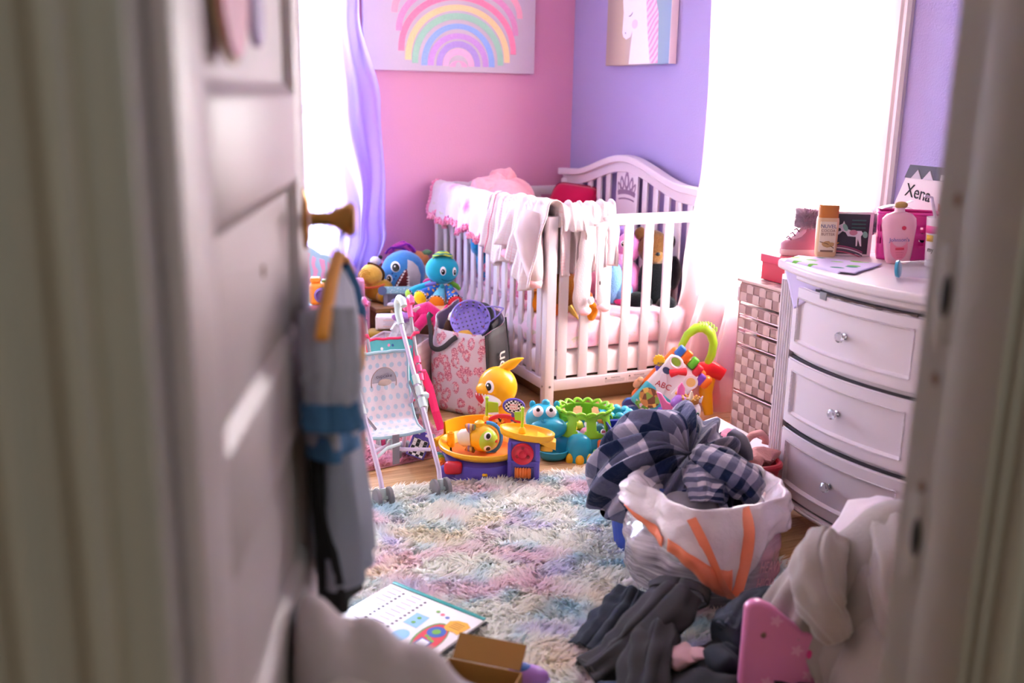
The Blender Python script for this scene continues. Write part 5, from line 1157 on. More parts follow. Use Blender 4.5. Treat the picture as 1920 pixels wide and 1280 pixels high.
obj('monkey', lumpy(G().ell((-.08, .105, .01), (.024, .018, .016), 14, PM), .002, 50, 1), plastic('#d9a27c'), wk, smooth=180); obj('monkey_head', G().ell((-.06, .108, .016), (.014, .014, .012), 12, PM), plastic('#d9a27c'), wk, smooth=180)
ab = obj('letter_badge', G().poly([(-.035, .045), (.03, .07), (.04, .05), (.01, .02), (-.04, .0), (-.055, .02)], .006, PM @ TR(-.005, -.005, .03)), WHW, wk, bevel=.002)
text('badge_lettering', 'ABC', .036, PM @ TR(-.012, .022, .0375, rz=-1.25), plastic('#c2202e'), ab, .0005)
obj('brand_oval', G().poly(oval(.045, .055, .014, .018), .003, PM @ TR(0, 0, .032)), plastic('#3a4f7a'), wk)
obj('orange_slider', G().box((.01, -.045, .038), (.03, .018, .016), .004, PM), plastic('#f2a21c'), wk); obj('slider_plate', G().box((.005, -.05, .032), (.05, .05, .008), .006, PM), plastic('#f6eef4'), wk)
obj('round_window', G().lathe([(.03, 0), (.03, .008), (.02, .008), (.001, .006)], 24, PM @ TR(.075, -.055, .03)), WHW, wk); obj('window_print', G().lathe([(.02, 0), (.001, .0005)], 20, PM @ TR(.075, -.055, .0385)), plastic('#eec37a'), wk)
obj('red_receiver', G().tube([PM @ Vector(p) for p in ((.05, .035, .05), (.075, .02, .062), (.095, -.005, .05))], [.018, .012, .018], 12), RDW, wk, smooth=60)
for x, y, c, n_ in ((.055, .105, '#eec12c', 12), (.04, .08, '#5a4cb0', 12)):
    obj('gear', G().poly([((.027 if k % 2 else .022) * math.cos(2 * PI * k / 24) + x, (.027 if k % 2 else .022) * math.sin(2 * PI * k / 24) + y) for k in range(24)], .014, PM @ TR(0, 0, .012)), plastic(c), wk, bevel=.001)
for k, (y, c) in enumerate(((.065, '#2f6fc4'), (.03, '#f0721e'), (-.01, '#5cc02c'), (-.045, '#d8263a'), (-.08, '#7a3fb0'))): obj('piano_key', G().box((.148 - .16 * (y - .03) ** 2 * 20, y, .018), (.05, .033, .034), .009, PM, seg=3), plastic(c), wk, smooth=60)
obj('key_end', G().box((.115, -.105, .012), (.06, .04, .05), .018, PM, seg=3), ORW, wk, smooth=60); obj('speaker_loop', G().tube([PM @ Vector((.1 + .022 * math.cos(t), .05 + .03 * math.sin(t), .04)) for t in [2 * PI * k / 20 for k in range(20)]], .005, 6, True), WHW, wk); obj('loop_print', G().poly(oval(.1, .05, .016, .022), .002, PM @ TR(0, 0, .032)), plastic('#9ac93a'), wk)
obj('cord', G().tube([PM @ Vector((-.0, -.1, .0)), PM @ Vector((-.04, -.12, .01)), PM @ Vector((-.08, -.115, .01))], .004, 6), plastic('#2f86a8'), wk)
# plastic tray in front of the walker
b = thing('plastic_tray', 'turquoise round plastic lid lying below the walker', 'toy', (-.66, -1.93, 0), 0); obj('tray', G().lathe([(.001, .008), (.05, .008), (.06, .03), (.064, .045), (.058, .045), (.05, .014), (.001, .012)], 28), plastic('#3a98b4'), b, smooth=50); obj('tray_rim', G().tube([(.062 * math.cos(a), .062 * math.sin(a), .046) for a in [2 * PI * k / 28 for k in range(28)]], .004, 6, True), plastic('#3a98b4'), b)
# white unicorn toy with crown
u_ = thing('unicorn_toy', 'white unicorn toy with gold crown and pink wings behind the comforter', 'toy', (-.56, -2.1, 0), -.5)
WU = plastic('#f2ebf0', .3); c0, r0 = (.0, 0, .16), (.048, .046, .052)
obj('body', G().tube([(0, .01, 0), (0, .01, .06), (0, 0, .12)], [.05, .048, .03], 18), WU, u_, smooth=60); obj('head', G().ell(c0, r0, 26), WU, u_, smooth=180); obj('muzzle', G().ell((.008, -.035, .13), (.036, .032, .028), 20), WU, u_, smooth=180)
for x in (-.028, .03): eye(c0, r0, x, -.006, .0105, .017, u_, pup=.55, col='#2fa59a')
obj('forelock', lumpy(G().ell((.006, -.042, .168), (.022, .012, .02), 14), .004, 60, 1), plastic('#b478d8'), u_, smooth=180); obj('mane', lumpy(G().ell((-.035, .01, .19), (.035, .03, .03), 16), .006, 50, 4), plastic('#9a62c0'), u_, smooth=180)
obj('crown', G().lathe([(.032, .196), (.034, .214), (.031, .214), (.03, .196)], 24, TR(.004, -.008, 0)), mat('toy_gold', '#c2924a', .35, .5), u_)
for k in range(9): obj('crown_ball', G().ell((.004 + .033 * math.cos(.7 * k), -.008 + .033 * math.sin(.7 * k), .217), .006, 8), MATS['toy_gold'], u_)
obj('horn', G().tube([(.004, -.02, .2), (.004, -.024, .235), (.004, -.026, .248)], [.014, .008, .003], 12), plastic('#efdcc4'), u_); obj('ear', G().tube([(.04, 0, .198), (.052, 0, .222)], [.01, .002], 8), WU, u_)
obj('wing', G().poly([(-.02, -.07), (-.05, -.02), (-.085, .07), (-.065, .065), (-.04, .03), (-.02, .02), (0, -.03)], .012, TR(-.045, .02, .16, rx=PI / 2)), plastic('#f07ab4'), u_, bevel=.004); obj('wing', G().poly([(-.02, -.02), (-.015, .04), (0, .06), (.014, .035), (.014, -.01)], .01, TR(-.03, .03, .21, rx=PI / 2)), plastic('#f07ab4'), u_, bevel=.004)
obj('collar', G().tube([(.03 * math.cos(a), .005 + .03 * math.sin(a), .115) for a in [2 * PI * k / 20 for k in range(20)]], .006, 6, True), plastic('#b478d8'), u_)
# ------------------------------------------------------------------ bow-front dresser
M_dr = mat('white_dresser_lacquer', '#dccfd4', .32, vary=(3, .03))
DY0, DY1, DXF, DXB = -3.40, -2.72, -.645, -.14
dyc = (DY0 + DY1) / 2; dw = DY1 - DY0
dr = thing('dresser', 'white bow-front dresser with three beaded drawers and glass knobs', 'dresser', (-.4, dyc, 0))
def L_(p): return (p[0] + .4, p[1] - dyc, p[2])
def bow(y, k=.065): t = (y - dyc) / (dw / 2); return DXF - k * (1 - t * t)
def bowed(y0, y1, z0, z1, off=0, back=DXB, n=22, k=.065):
    g = G(); ys = [lerp(y0, y1, i / n) for i in range(n + 1)]
    return g.loft([[L_((bow(y, k) - off, y, z0)), L_((back, y, z0)), L_((back, y, z1)), L_((bow(y, k) - off, y, z1))] for y in ys])
obj('carcass', bowed(DY0 + .012, DY1 - .012, .105, .83, -.012), M_dr, dr, smooth=30)
obj('dresser_top', bowed(DY0 - .03, DY1 + .03, .836, .865, .04), M_dr, dr, smooth=40, bevel=.009, seg=3)
obj('top_moulding', bowed(DY0 - .012, DY1 + .012, .816, .838, .018), M_dr, dr, smooth=40, bevel=.005)
obj('plinth', bowed(DY0 - .006, DY1 + .006, .085, .112, .012), M_dr, dr, smooth=40, bevel=.006)
obj('plinth_bead', bowed(DY0 - .014, DY1 + .014, .093, .102, .018), M_dr, dr, smooth=40, bevel=.003)
for ys in (DY1 - .03, DY0 + .03):
    pil = obj('pilaster', G().box(L_((bow(ys) - .004, ys, .465)), (.03, .062, .71), .003), M_dr, dr)
    for k in range(5): obj('flute', G().cyl(L_((bow(ys) - .019, ys - .022 + .011 * k, .125)), L_((bow(ys) - .019, ys - .022 + .011 * k, .805)), .0042, n=8), M_dr, pil)
M_gl = mat('clear_glass_knob', '#f4f2f6', .04, trans=.85, spec=.8); M_chr = mat('chrome', '#c9c6cc', .15, 1.0)
for z0, z1 in ((.585, .80), (.35, .565), (.118, .332)):
    y0, y1 = DY0 + .07, DY1 - .068
    def df(u, v):
        y, z = lerp(y0, y1, u), lerp(z0, z1, v); by, bz = min(u, 1 - u) * (y1 - y0), min(v, 1 - v) * (z1 - z0)
        e = min(by, bz); off = .014
        if e < .004: off = .008
        if e > .036: off = .014 - .012 * min(1, (e - .036) / .008)
        return L_((bow(y) - off, y, z))
    us = sorted(set([0, .006, .01, .07, .082, 1, .994, .99, .93, .918] + [i / 24 for i in range(25)])); vs = sorted(set([0, .015, .022, .16, .175, .205, 1, .985, .978, .84, .825, .795] + [i / 8 for i in range(9)]))
    g = G(); W = len(us); g.add([df(u, v) for v in vs for u in us], [(j * W + i, j * W + i + 1, (j + 1) * W + i + 1, (j + 1) * W + i) for j in range(len(vs) - 1) for i in range(W - 1)])
    d = obj('drawer', g, M_dr, dr, smooth=30)
    obj('drawer_shadow_gap', bowed(y0 - .004, y1 + .004, z0 - .004, z1 + .004, -.003, DXF + .01), mat('gap_dark', '#4a4048', .8), d, smooth=30)
    # bead rows round the recessed panel: one rippled moulding each
    def bead(pts, name='bead_moulding'):
        n = int(sum((Vector(b) - Vector(a)).length for a, b in zip(pts, pts[1:])) / .003); P = []
        L = len(pts) - 1
        for i in range(n + 1):
            t = i / n * L; k = min(int(t), L - 1); P.append(Vector(pts[k]).lerp(Vector(pts[k + 1]), t - k))
        obj(name, G().tube(P, [.0028 if i % 2 else .0012 for i in range(n + 1)], 6), M_dr, d)
    ya, yb, za, zb = y0 + .036, y1 - .036, z0 + .037, z1 - .037
    for z in (za, zb): bead([L_((bow(lerp(ya, yb, i / 16)) - .0145, lerp(ya, yb, i / 16), z)) for i in range(17)])
    for y in (ya, yb): bead([L_((bow(y) - .0145, y, za)), L_((bow(y) - .0145, y, zb))])
    yk = dyc; xk = bow(yk) - .002
    kn = obj('knob', G().lathe([(.001, .034), (.006, .0335), (.0155, .027), (.0165, .022), (.012, .014), (.006, .01)], 10, TR(*L_((xk, yk, (z0 + z1) / 2)), ry=-PI / 2)), M_gl, d, smooth=0)
    obj('knob_stem', G().lathe([(.009, 0), (.009, .003), (.005, .005), (.0045, .012)], 14, TR(*L_((xk, yk, (z0 + z1) / 2)), ry=-PI / 2)), M_chr, kn)
for x, y in ((DXF + .03, DY1 - .045), (DXF + .03, DY0 + .045), (DXB - .04, DY1 - .045), (DXB - .04, DY0 + .045)):
    obj('foot', G().tube([L_((x, y, .1)), L_((x - .008, y, .075)), L_((x + .004, y, .045)), L_((x - .002, y, .02)), L_((x - .006, y, 0.0))], [.04, .036, .022, .02, .023], 14), M_dr, dr, smooth=60)
obj('chipped_edge', lumpy(G().tube([L_((bow(y) - .016, y, .803)) for y in np.linspace(-2.98, -3.3, 24)], [.002 + .0035 * abs(nz(k * .9, 2)) for k in range(24)], 6), .003, 90, 1), mat('chipped_dark_wood', '#5c4a44', .8, vary=(90, .5)), dr)
obj('torn_tape', lumpy(G().box(L_((bow(-2.96) - .018, -2.965, .797)), (.004, .028, .022), .001), .003, 60, 2), mat('grey_tape', '#8f8a8e', .6), dr)

# ------------------------------------------------------------------ things on the dresser (top at z = .865)
ZT = .866
# pale lilac cloth with green leaves, hanging over the front edge
P = sheet(-.57, -2.87, .17, .26, 30, 44, ZT + .02, rz=.1); P = sheet(-.615, -2.86, .23, .26, 34, 34, ZT + .03, rz=.5, amp=.03, seed=3)
P = cloth(P, [('b', (-.4, dyc, .4), (.285, .37, .465)), ('f', 0)], steps=70, iters=8, fric=.75)
def leafp(n):
    u = n.map(n.uv(), (6, 4, 1)); d = n.vor(u, 1.0, 'Distance', .9); l = n.ramp(n.m('ADD', d, n.m('MULTIPLY', n.noise(u, 2, 2), .3)), [(.46, 1.0), (.5, 0.0)])
    mask = n.ramp(n.sep(n.uv())[0], [(.22, 0), (.27, 1)])
    return n.mix(n.m('MULTIPLY', l, mask), '#d3c5e6', n.ramp(n.sep(n.vor(u, 1.0, 'Color'))[0], [(0, '#6fb83f'), (.6, '#8fce55'), (.85, '#2f7f74')], 'CONSTANT'))
c_ = thing('cloth_bib', 'lilac cloth with green leaves lying over the dresser edge', 'cloth', (0, 0, 0)); obj('cloth_sheet', G().arr(P), mat('lilac_leaf_print', leafp, .85), c_, solid=.002, smooth=180)
obj('cloth_hem', G().tube([tuple(p) for p in P[0]] , .0022, 6), fabric('#c3b2e0'), c_)
# cocoa butter bottle
b = thing('lotion_bottle', 'amber capped cocoa butter bottle beside the fur boot', 'bottle', (-.497, -2.71, ZT), -.55)
M_am = mat('pale_amber_liquid', '#e3bf98', .15, vary=(12, .08), coat=.5)
def flatbottle(prof, depth=.5, n=28, sq=.7):
    return G().loft([[(r * math.copysign(abs(math.cos(a)) ** sq, math.cos(a)), r * depth * math.copysign(abs(math.sin(a)) ** sq, math.sin(a)), z) for a in [2 * PI * k / n for k in range(n)]] for r, z in prof])
obj('bottle_body', flatbottle([(.03, 0), (.0345, .006), (.035, .06), (.036, .118), (.034, .127)]), M_am, b, smooth=50)
obj('flip_cap', flatbottle([(.032, .127), (.032, .136), (.0325, .165), (.03, .168)]), plastic('#c9793a', .25), b, smooth=40)
lb = obj('front_label', G().box((0, -.0185, .066), (.052, .002, .098), .006), mat('cream_label', '#ead9c2', .45), b)
text('label_name', 'NUVEL', .0165, TR(0, -.0202, .1, rx=PI / 2), plastic('#3a4678'), lb, .0002); text('label_kind', 'COCOA\nBUTTER', .012, TR(0, -.0202, .08, rx=PI / 2), plastic('#8a5a40'), lb, .0002)
obj('flower_print', lumpy(G().ell((.004, -.02, .042), (.02, .0012, .01), 14), .004, 90, 1), plastic('#caa06a'), lb); obj('stem_print', G().tube([(-.024, -.0203, .05), (0, -.0203, .044), (.022, -.0203, .03)], .0014, 6), plastic('#7a5a3a'), lb); obj('fine_print', G().box((0, -.0199, .02), (.04, .0006, .006)), plastic('#8a6a58'), lb, smooth=0)
# boxed picture of a white horse on navy
b = thing('framed_picture', 'small navy picture of a white unicorn in white frame on dresser', 'picture', (-.405, -2.725, ZT), -.53)
obj('frame', G().box((0, 0, .073), (.125, .03, .145), .003), mat('white_frame', '#ece4ea', .4), b)
obj('artwork', G().box((-.004, -.0155, .073), (.108, .002, .13)), plastic('#33303f', .4), b, smooth=0)
AF = TR(-.004, -.0168, .07, rx=PI / 2)
hor = [(-.05, .008), (-.042, .0), (-.03, .012), (-.02, .008), (-.012, -.004), (.014, -.006), (.016, -.036), (.02, -.036), (.021, -.012), (.03, -.036), (.034, -.036), (.03, -.004), (.036, .006), (.03, .014), (0, .014), (-.018, .02), (-.024, .036), (-.028, .045), (-.032, .036), (-.045, .03), (-.05, .022), (-.038, .022), (-.034, .014)]
obj('horse_shape', G().poly(hor, .0006, AF), mat('white_print', '#e6e0ea', .6), b, smooth=0)
for pts, nm in ((oval(-.022, .024, .007, .013, .5), 'mane'), (oval(.043, .002, .008, .011, .3), 'tail')): obj(nm, G().poly(pts, .0009, AF), plastic('#8fc4b4', .6), b, smooth=0)
obj('saddle', G().poly(oval(.005, .008, .013, .009), .0009, AF), plastic('#c9889c', .6), b, smooth=0)
for k, c in enumerate(('#a8487a', '#e9d9e2', '#5a5468', '#c25a7a')): obj('rainbow_trail', G().poly([(-.05 + .09 * t, -.034 - .02 * t * t - .006 * k) for t in np.linspace(0, 1, 12)] + [(-.05 + .09 * t, -.038 - .02 * t * t - .006 * k) for t in np.linspace(1, 0, 12)], .0006, AF), plastic(c, .6), b, smooth=0)
obj('star', G().poly([((.014 if k % 2 == 0 else .006) * math.cos(PI * k / 5 + PI / 2) - .05, (.014 if k % 2 == 0 else .006) * math.sin(PI * k / 5 + PI / 2) - .03) for k in range(10)], .0012, AF), plastic('#e39a3a', .6), b, smooth=0)
for k in range(3): obj('text_line', G().box((.02, .048 - .012 * k, .0005), (.045, .004, .0004), 0, AF), plastic('#3f6f6a', .6), b, smooth=0)
# pink pierced basket
b = thing('plastic_basket', 'hot pink pierced plastic basket on the dresser behind lotion', 'basket', (-.275, -2.83, ZT), -.75)
g = G(); K = 40
def pbk(u, v):
    a = 2 * PI * u; e = .35; c, s = math.cos(a), math.sin(a); k = 1 + .08 * v; return (.085 * k * math.copysign(abs(c) ** e, c), .055 * k * math.copysign(abs(s) ** e, s), .15 * v)
g.grid(80, 15, pbk); keep = []
for idx, f in enumerate(g.f):
    i, j = idx % 80, idx // 80
    if not (i % 4 in (1, 2) and j % 4 in (1, 2) and 2 < j < 13): keep.append(f)
g.f = keep; g.mi = [0] * len(keep); g.uvs = {}
obj('basket_wall', g, plastic('#e0359a', .3), b, solid=.003, smooth=40); obj('basket_rim', G().tube([pbk(k / 40, 1.0) for k in range(40)], .005, 6, True), plastic('#e0359a', .3), b); obj('basket_floor', G().lathe([(.001, 0), (1, 0)], 20, TR(0, 0, .004, s=(.08, .05, 1))), plastic('#a81f70', .3), b)
for k, (x, y, z, c, nm) in enumerate(((-.04, -.01, .06, '#4a4a8a', 'dark blue'), (.02, -.015, .05, '#eab540', 'yellow'), (.05, .0, .07, '#2a2a3a', 'black'), (-.015, -.01, .1, '#8a5a6a', 'mauve'))):
    v = Matrix.Translation((-.275, -2.83, ZT)) @ Matrix.Rotation(-.75, 4, 'Z') @ Vector((x, y, z)); t = thing('hair_clip', nm + ' hair bow inside the hot pink basket', 'hair bow', v, .4 * k)
    for s in (-1, 1): obj('bow_loop', G().ell((s * .016, 0, 0), (.018, .01, .014), 12), fabric(c), t)
    obj('bow_knot', G().ell((0, -.004, 0), (.007, .007, .008), 10), fabric(c), t)
b = thing('folded_paper', 'white folded paper lying over the pink basket rim', 'paper', (-.29, -2.79, ZT + .153), -.5); obj('paper_sheet', G().grid(8, 4, lambda u, v: (-.05 + .1 * u, -.02 + .05 * v, .012 * math.sin(3 * u) + .004)), mat('white_card', '#e9e6ea', .6), b, solid=.001); obj('paper_fold', G().grid(4, 3, lambda u, v: (.0 + .05 * u, -.02 + .03 * v, .014 + .018 * u)), MATS['white_card'], b, solid=.001)
# pink lotion bottle
b = thing('lotion_bottle', 'pale pink baby lotion bottle with teardrop label on dresser', 'bottle', (-.372, -2.9, ZT), rot=(0, -.06, -.62))
obj('bottle_body', flatbottle([(.03, 0), (.036, .004), (.041, .03), (.047, .08), (.052, .12), (.05, .142), (.038, .155), (.018, .162), (.015, .164)], .55, 30, .8), mat('pink_lotion_plastic', '#f0b3c6', .25, coat=.3), b, smooth=50)
obj('neck', G().lathe([(.016, .162), (.015, .175), (.001, .176)], 18), plastic('#f0c6d2'), b); obj('gold_cap', lumpy(G().ell((.004, 0, .182), (.019, .014, .011), 14), .003, 60, 1), mat('gold_flake', '#b08a4a', .5), b, smooth=180)
td = [(0.024 * math.sin(t) * math.sin(t / 2) ** 1.1 * 1.45, .1 - .068 * (1 - math.cos(t)) + .062) for t in [2 * PI * k / 30 for k in range(30)]]
lb = obj('teardrop_label', G().poly(td, .0008, TR(-.002, -.0275, -.012, rx=PI / 2 - .06)), mat('label_rose', '#ee8aa4', .35), b, smooth=0)
text('label_name', "Johnson's", .0165, TR(-.002, -.0305, .078, rx=PI / 2 - .06), plastic('#3a4f9c'), lb, .0003, sx=.95); obj('label_dot', G().poly(oval(0, 0, .0065, .0065), .001, TR(.01, -.0295, .115, rx=PI / 2 - .06)), plastic('#d8365a'), lb, smooth=0); obj('label_bar', G().box((0, -.03, .05), (.026, .001, .007), .001), plastic('#d8365a'), lb)
for k in range(3): obj('fine_print', G().box((0, -.0292, .038 - .007 * k), (.024 - .004 * k, .0006, .002)), plastic('#d8708a'), lb, smooth=0)
# drawing board that reads Xena, leaning on the window casing
b = thing('name_drawing', 'white drawing lettered Xena leaning behind the lotion bottle', 'drawing', (-.155, -2.79, ZT), rot=(0, .05, 0))
XM = Matrix(((0, 0, -1, 0), (-1, 0, 0, 0), (0, 1, 0, 0), (0, 0, 0, 1)))   # local x to the viewer's right (-y), y up, z towards the room
obj('board', G().poly([(-.2, 0), (.17, 0), (.17, .285), (-.095, .285)], .006, XM), mat('white_sketch_paper', '#e6dada', .7), b, smooth=0)
obj('dark_strip', G().poly([(-.112, .247), (.171, .247), (.171, .291), (-.095, .291)], .004, XM @ TR(0, 0, .0045)), plastic('#4a444e', .5), b, smooth=0)
for x in (-.06, -.01): obj('cat_ear', G().poly([(x - .022, .247), (x + .022, .247), (x + .004, .277)], .002, XM @ TR(0, 0, .0085)), plastic('#c9bcc4', .6), b, smooth=0)
obj('white_tab', G().box((.05, .258, .0095), (.018, .018, .002), 0, XM), M_wht, b, smooth=0)
tx = text('name_lettering', 'Xena', .062, XM @ TR(-.045, .2, .007, rz=-.12), M_ink, b, .0006, sx=.85)
obj('orange_drawing', G().poly([(.05, .13), (.08, .12), (.09, .15), (.1, .17), (.085, .165), (.075, .18), (.06, .165), (.045, .175)], .001, XM @ TR(0, 0, .006)), plastic('#e8743a', .7), b, smooth=0); obj('green_drawing', G().poly(oval(-.075, .11, .018, .012), .001, XM @ TR(0, 0, .006)), plastic('#b9cf9a', .7), b, smooth=0)
# white mug with straw at the right edge
b = thing('drinking_cup', 'white printed cup with straw at the door jamb edge', 'cup', (-.3, -2.99, ZT), 0)
obj('cup_body', G().lathe([(.001, .002), (.036, .002), (.045, .15), (.0455, .152), (.043, .152), (.034, .006), (.001, .006)], 28), mat('white_cup', '#eee6ea', .3), b, smooth=50); obj('straw', G().tube([(-.02, -.01, .1), (-.055, .0, .215), (-.075, .01, .22)], .005, 8), plastic('#e6d6e8'), b)
obj('pink_print', G().lathe([(.0435, .105), (.0448, .128)], 12, a0=2.6, a1=3.9), plastic('#ea5aa0'), b, solid=.001); obj('yellow_print', G().lathe([(.0425, .08), (.0436, .1)], 10, a0=2.8, a1=3.4), plastic('#f0c04a'), b, solid=.001)
text('cup_lettering', 'my', .022, TR(-.0405, -.004, .055, rx=PI / 2, rz=-PI / 2 - .15), M_ink, b, .0004)
# clear plastic cup lying down with a blue lid
b = thing('clear_cup', 'clear plastic cup with blue lid lying at the dresser front', 'cup', (-.56, -3.13, ZT + .03), rot=(PI / 2 - .1, 0, .55))
obj('cup_wall', G().lathe([(.022, -.03), (.028, .06), (.03, .1)], 24), glassy('clear_plastic', (.9, .94, .97, 1), .14), b, smooth=60); obj('blue_lid', G().lathe([(.001, -.038), (.024, -.038), (.026, -.03), (.023, -.028)], 22), plastic('#3a9cc0'), b); obj('cup_rim', G().tube([(.03 * math.cos(a), .03 * math.sin(a), .1) for a in [2 * PI * k / 24 for k in range(24)]], .0018, 6, True), MATS.get('clear_rim') or mat('clear_rim', '#e9eef2', .1, alpha=.7), b)

# ------------------------------------------------------------------ woven drawer tower behind the dresser
M_wv1 = mat('woven_strap_light', '#cdaea8', .6, bump=(500, .2, .001)); M_wv2 = mat('woven_strap_dark', '#a5827e', .65, bump=(500, .2, .001)); M_wire = mat('rose_gold_wire', '#c9a09a', .35, .6)
TX0, TX1, TY0, TY1 = -.375, -.13, -2.52, -2.13
tw = thing('drawer_tower', 'mauve woven drawer tower in wire frame between curtain and dresser', 'drawer tower', ((TX0 + TX1) / 2, (TY0 + TY1) / 2, 0))
tx0, ty0 = (TX0 + TX1) / 2, (TY0 + TY1) / 2
def T_(x, y, z): return (x - tx0, y - ty0, z)
for x in (TX0 + .004, TX1): 
    for y in (TY0, TY1): obj('frame_upright', G().cyl(T_(x, y, 0), T_(x, y, .665), .004, n=8), M_wire, tw)
for z in (.03, .235, .43, .49, .545, .6): 
    obj('frame_rail', G().tube([T_(TX0 + .004, TY0, z), T_(TX0 + .004, TY1, z), T_(TX1, TY1, z), T_(TX1, TY0, z)], .0032, 6, True), M_wire, tw)
cellm = {}
def cell(w, h, m):
    k = (round(w, 4), round(h, 4), m.name)
    if k not in cellm:
        g = G().grid(3, 3, lambda u, v: (-.004 * math.sin(PI * (.15 + .7 * u)) * math.sin(PI * (.1 + .8 * v)) - .001, (u - .5) * w, (v - .5) * h)); me = g.mesh('weave_strap'); me.materials.append(m); me.shade_smooth(); cellm[k] = me
    return cellm[k]
for nm, z0, z1, rows in (('drawer', .055, .225, 5), ('drawer', .248, .418, 5), ('tray', .437, .478, 1), ('tray', .496, .535, 1), ('tray', .55, .588, 1), ('drawer', .6, .672, 2)):
    big = nm == 'drawer'; ins = .006
    d = obj('drawer_box' if big else 'tray_box', G().box(T_((TX0 + TX1) / 2 + .006, (TY0 + TY1) / 2, z0 + (z1 - z0) * (.5 if big else .4)), (TX1 - TX0 - .02, TY1 - TY0 - .02, (z1 - z0) * (1 if big else .8)), .002), M_wv2, tw)
    nc = 10; w = (TY1 - TY0 - .014) / nc; h = (z1 - z0) / rows
    for i in range(nc):
        for j in range(rows):
            c = obj('weave_strap', cell(w, h * .98, M_wv1 if (i + j) % 2 == 0 else M_wv2), None, d); c.location = T_(TX0 + (.0 if (i + j) % 2 == 0 else .0025), TY1 - .007 - (i + .5) * w, z0 + (j + .5) * h)
    obj('top_band', G().box(T_(TX0 + .001, (TY0 + TY1) / 2, z1 - .003), (.007, TY1 - TY0 - .012, .008), .002), M_wv2, d)
ld = obj('lid', G().box(T_((TX0 + TX1) / 2, (TY0 + TY1) / 2, .681), (TX1 - TX0 + .02, TY1 - TY0 + .02, .012), .004), M_wv1, tw)
lme = {}
for i in range(10):
    for j in range(8):
        m = M_wv1 if (i + j) % 2 == 0 else M_wv2; w, h = (TY1 - TY0) / 10, (TX1 - TX0) / 8
        if m.name not in lme:
            me = G().grid(2, 2, lambda u, v: ((v - .5) * h, (u - .5) * w, .003 * math.sin(PI * (.15 + .7 * u)) * math.sin(PI * (.1 + .8 * v)))).mesh('lid_strap'); me.materials.append(m); me.shade_smooth(); lme[m.name] = me
        c = obj('lid_strap', lme[m.name], None, ld); c.location = T_(TX0 + (j + .5) * h, TY1 - (i + .5) * w, .6865)
obj('side_handle', G().box(T_(TX0 + .03, TY1 + .02, .62), (.04, .02, .06), .006), mat('pale_strap', '#d9c6cc', .5), tw)
for z in (.42, .48, .538): obj('copper_clip', G().box(T_(TX0 + .012, TY1 - .12, z + .006), (.012, .018, .014), .003), mat('copper', '#c07a4a', .3, .8), tw)
# red shoebox on the tower, fur boots on it
b = thing('shoe_box', 'red cardboard shoebox on top of the woven tower', 'box', (-.2, -2.33, .690), 0)
obj('box_body', G().box((0, 0, .045), (.24, .3, .09), .002), mat('red_card', '#c43048', .6), b); obj('box_lid', G().box((0, 0, .083), (.25, .31, .03), .002), mat('red_card_lid', '#cf3a58', .55), b)
M_bt = mat('dusty_rose_leather', '#b8788a', .4, vary=(20, .1)); M_bs = mat('silver_pink_leather', '#d9b3bf', .25, .2); M_sole = mat('cream_rubber', '#ddd0cc', .6); M_fur = mat('mauve_fake_fur', '#b996a6', .95, vary=(60, .3), sheen=.5)
def boot(label, loc, rz):
    b = thing('fur_boot', label, 'boot', loc, rz, 'pair of fur topped boots')
    def ring(x0, x1, w, z, n=20): return [(lerp(x0, x1, .5) + (x1 - x0) / 2 * math.copysign(abs(math.cos(a)) ** .75, math.cos(a)), w * math.copysign(abs(math.sin(a)) ** .75, math.sin(a)), z) for a in [2 * PI * k / n for k in range(n)]]
    obj('sole', G().loft([ring(-.075, .08, .03, 0), ring(-.082, .084, .034, .008), ring(-.082, .082, .034, .024)]), M_sole, b, smooth=40)
    obj('shoe', G().loft([ring(-.078, .079, .032, .024), ring(-.078, .079, .032, .045), ring(-.058, .078, .031, .06), ring(-.02, .075, .029, .072), ring(.002, .072, .028, .09), ring(.005, .07, .028, .12)]), M_bt, b, smooth=60)
    obj('vamp', G().loft([ring(-.062, .0, .024, .058), ring(-.03, .01, .022, .075), ring(-.006, .02, .02, .1), ring(-.002, .02, .02, .115)]), M_bs, b, smooth=60)
    for k in range(4): obj('lace', G().tube([(-.05 + .014 * k, -.024, .062 + .015 * k), (-.052 + .015 * k, 0, .072 + .014 * k), (-.05 + .014 * k, .024, .062 + .015 * k)], .003, 6), fabric('#8c5a6c'), b)
    R = rnd(8); f = G()
    P0 = np.array([[(.0375 + (.062 + .006 * math.sin(3 * a)) * math.cos(a), .052 * math.sin(a), .105 + .07 * t) for a in [2 * PI * k / 24 for k in range(24)]] for t in np.linspace(0, 1, 6)])
    f.loft([[tuple(p) for p in r] for r in P0]); cf = obj('fur_cuff', lumpy(f, .006, 40, 3), M_fur, b, smooth=180)
    fl_ = G()
    for q in range(2600):
        a = R.uniform(0, 2 * PI); t = R.random(); c = Vector((.0375 + .062 * math.cos(a), .052 * math.sin(a), .105 + .07 * t)); o = Vector((math.cos(a), math.sin(a), R.uniform(-.5, 1))) * .024 + Vector((R.uniform(-1, 1), R.uniform(-1, 1), R.uniform(-1, 1))) * .006
        s = Vector((-math.sin(a), math.cos(a), 0)) * .0016; fl_.add([c - s, c + s, c + o], [(0, 1, 2)])
    obj('fur_hair', fl_, M_fur, cf, smooth=0, kind='stuff')
    return b
boot('fur topped pink boot standing on the red shoebox behind amber bottle', (-.215, -2.27, .790), -.35)
boot('second pink boot, only its fur cuff showing above the horse picture', (-.15, -2.43, .790), -.55)

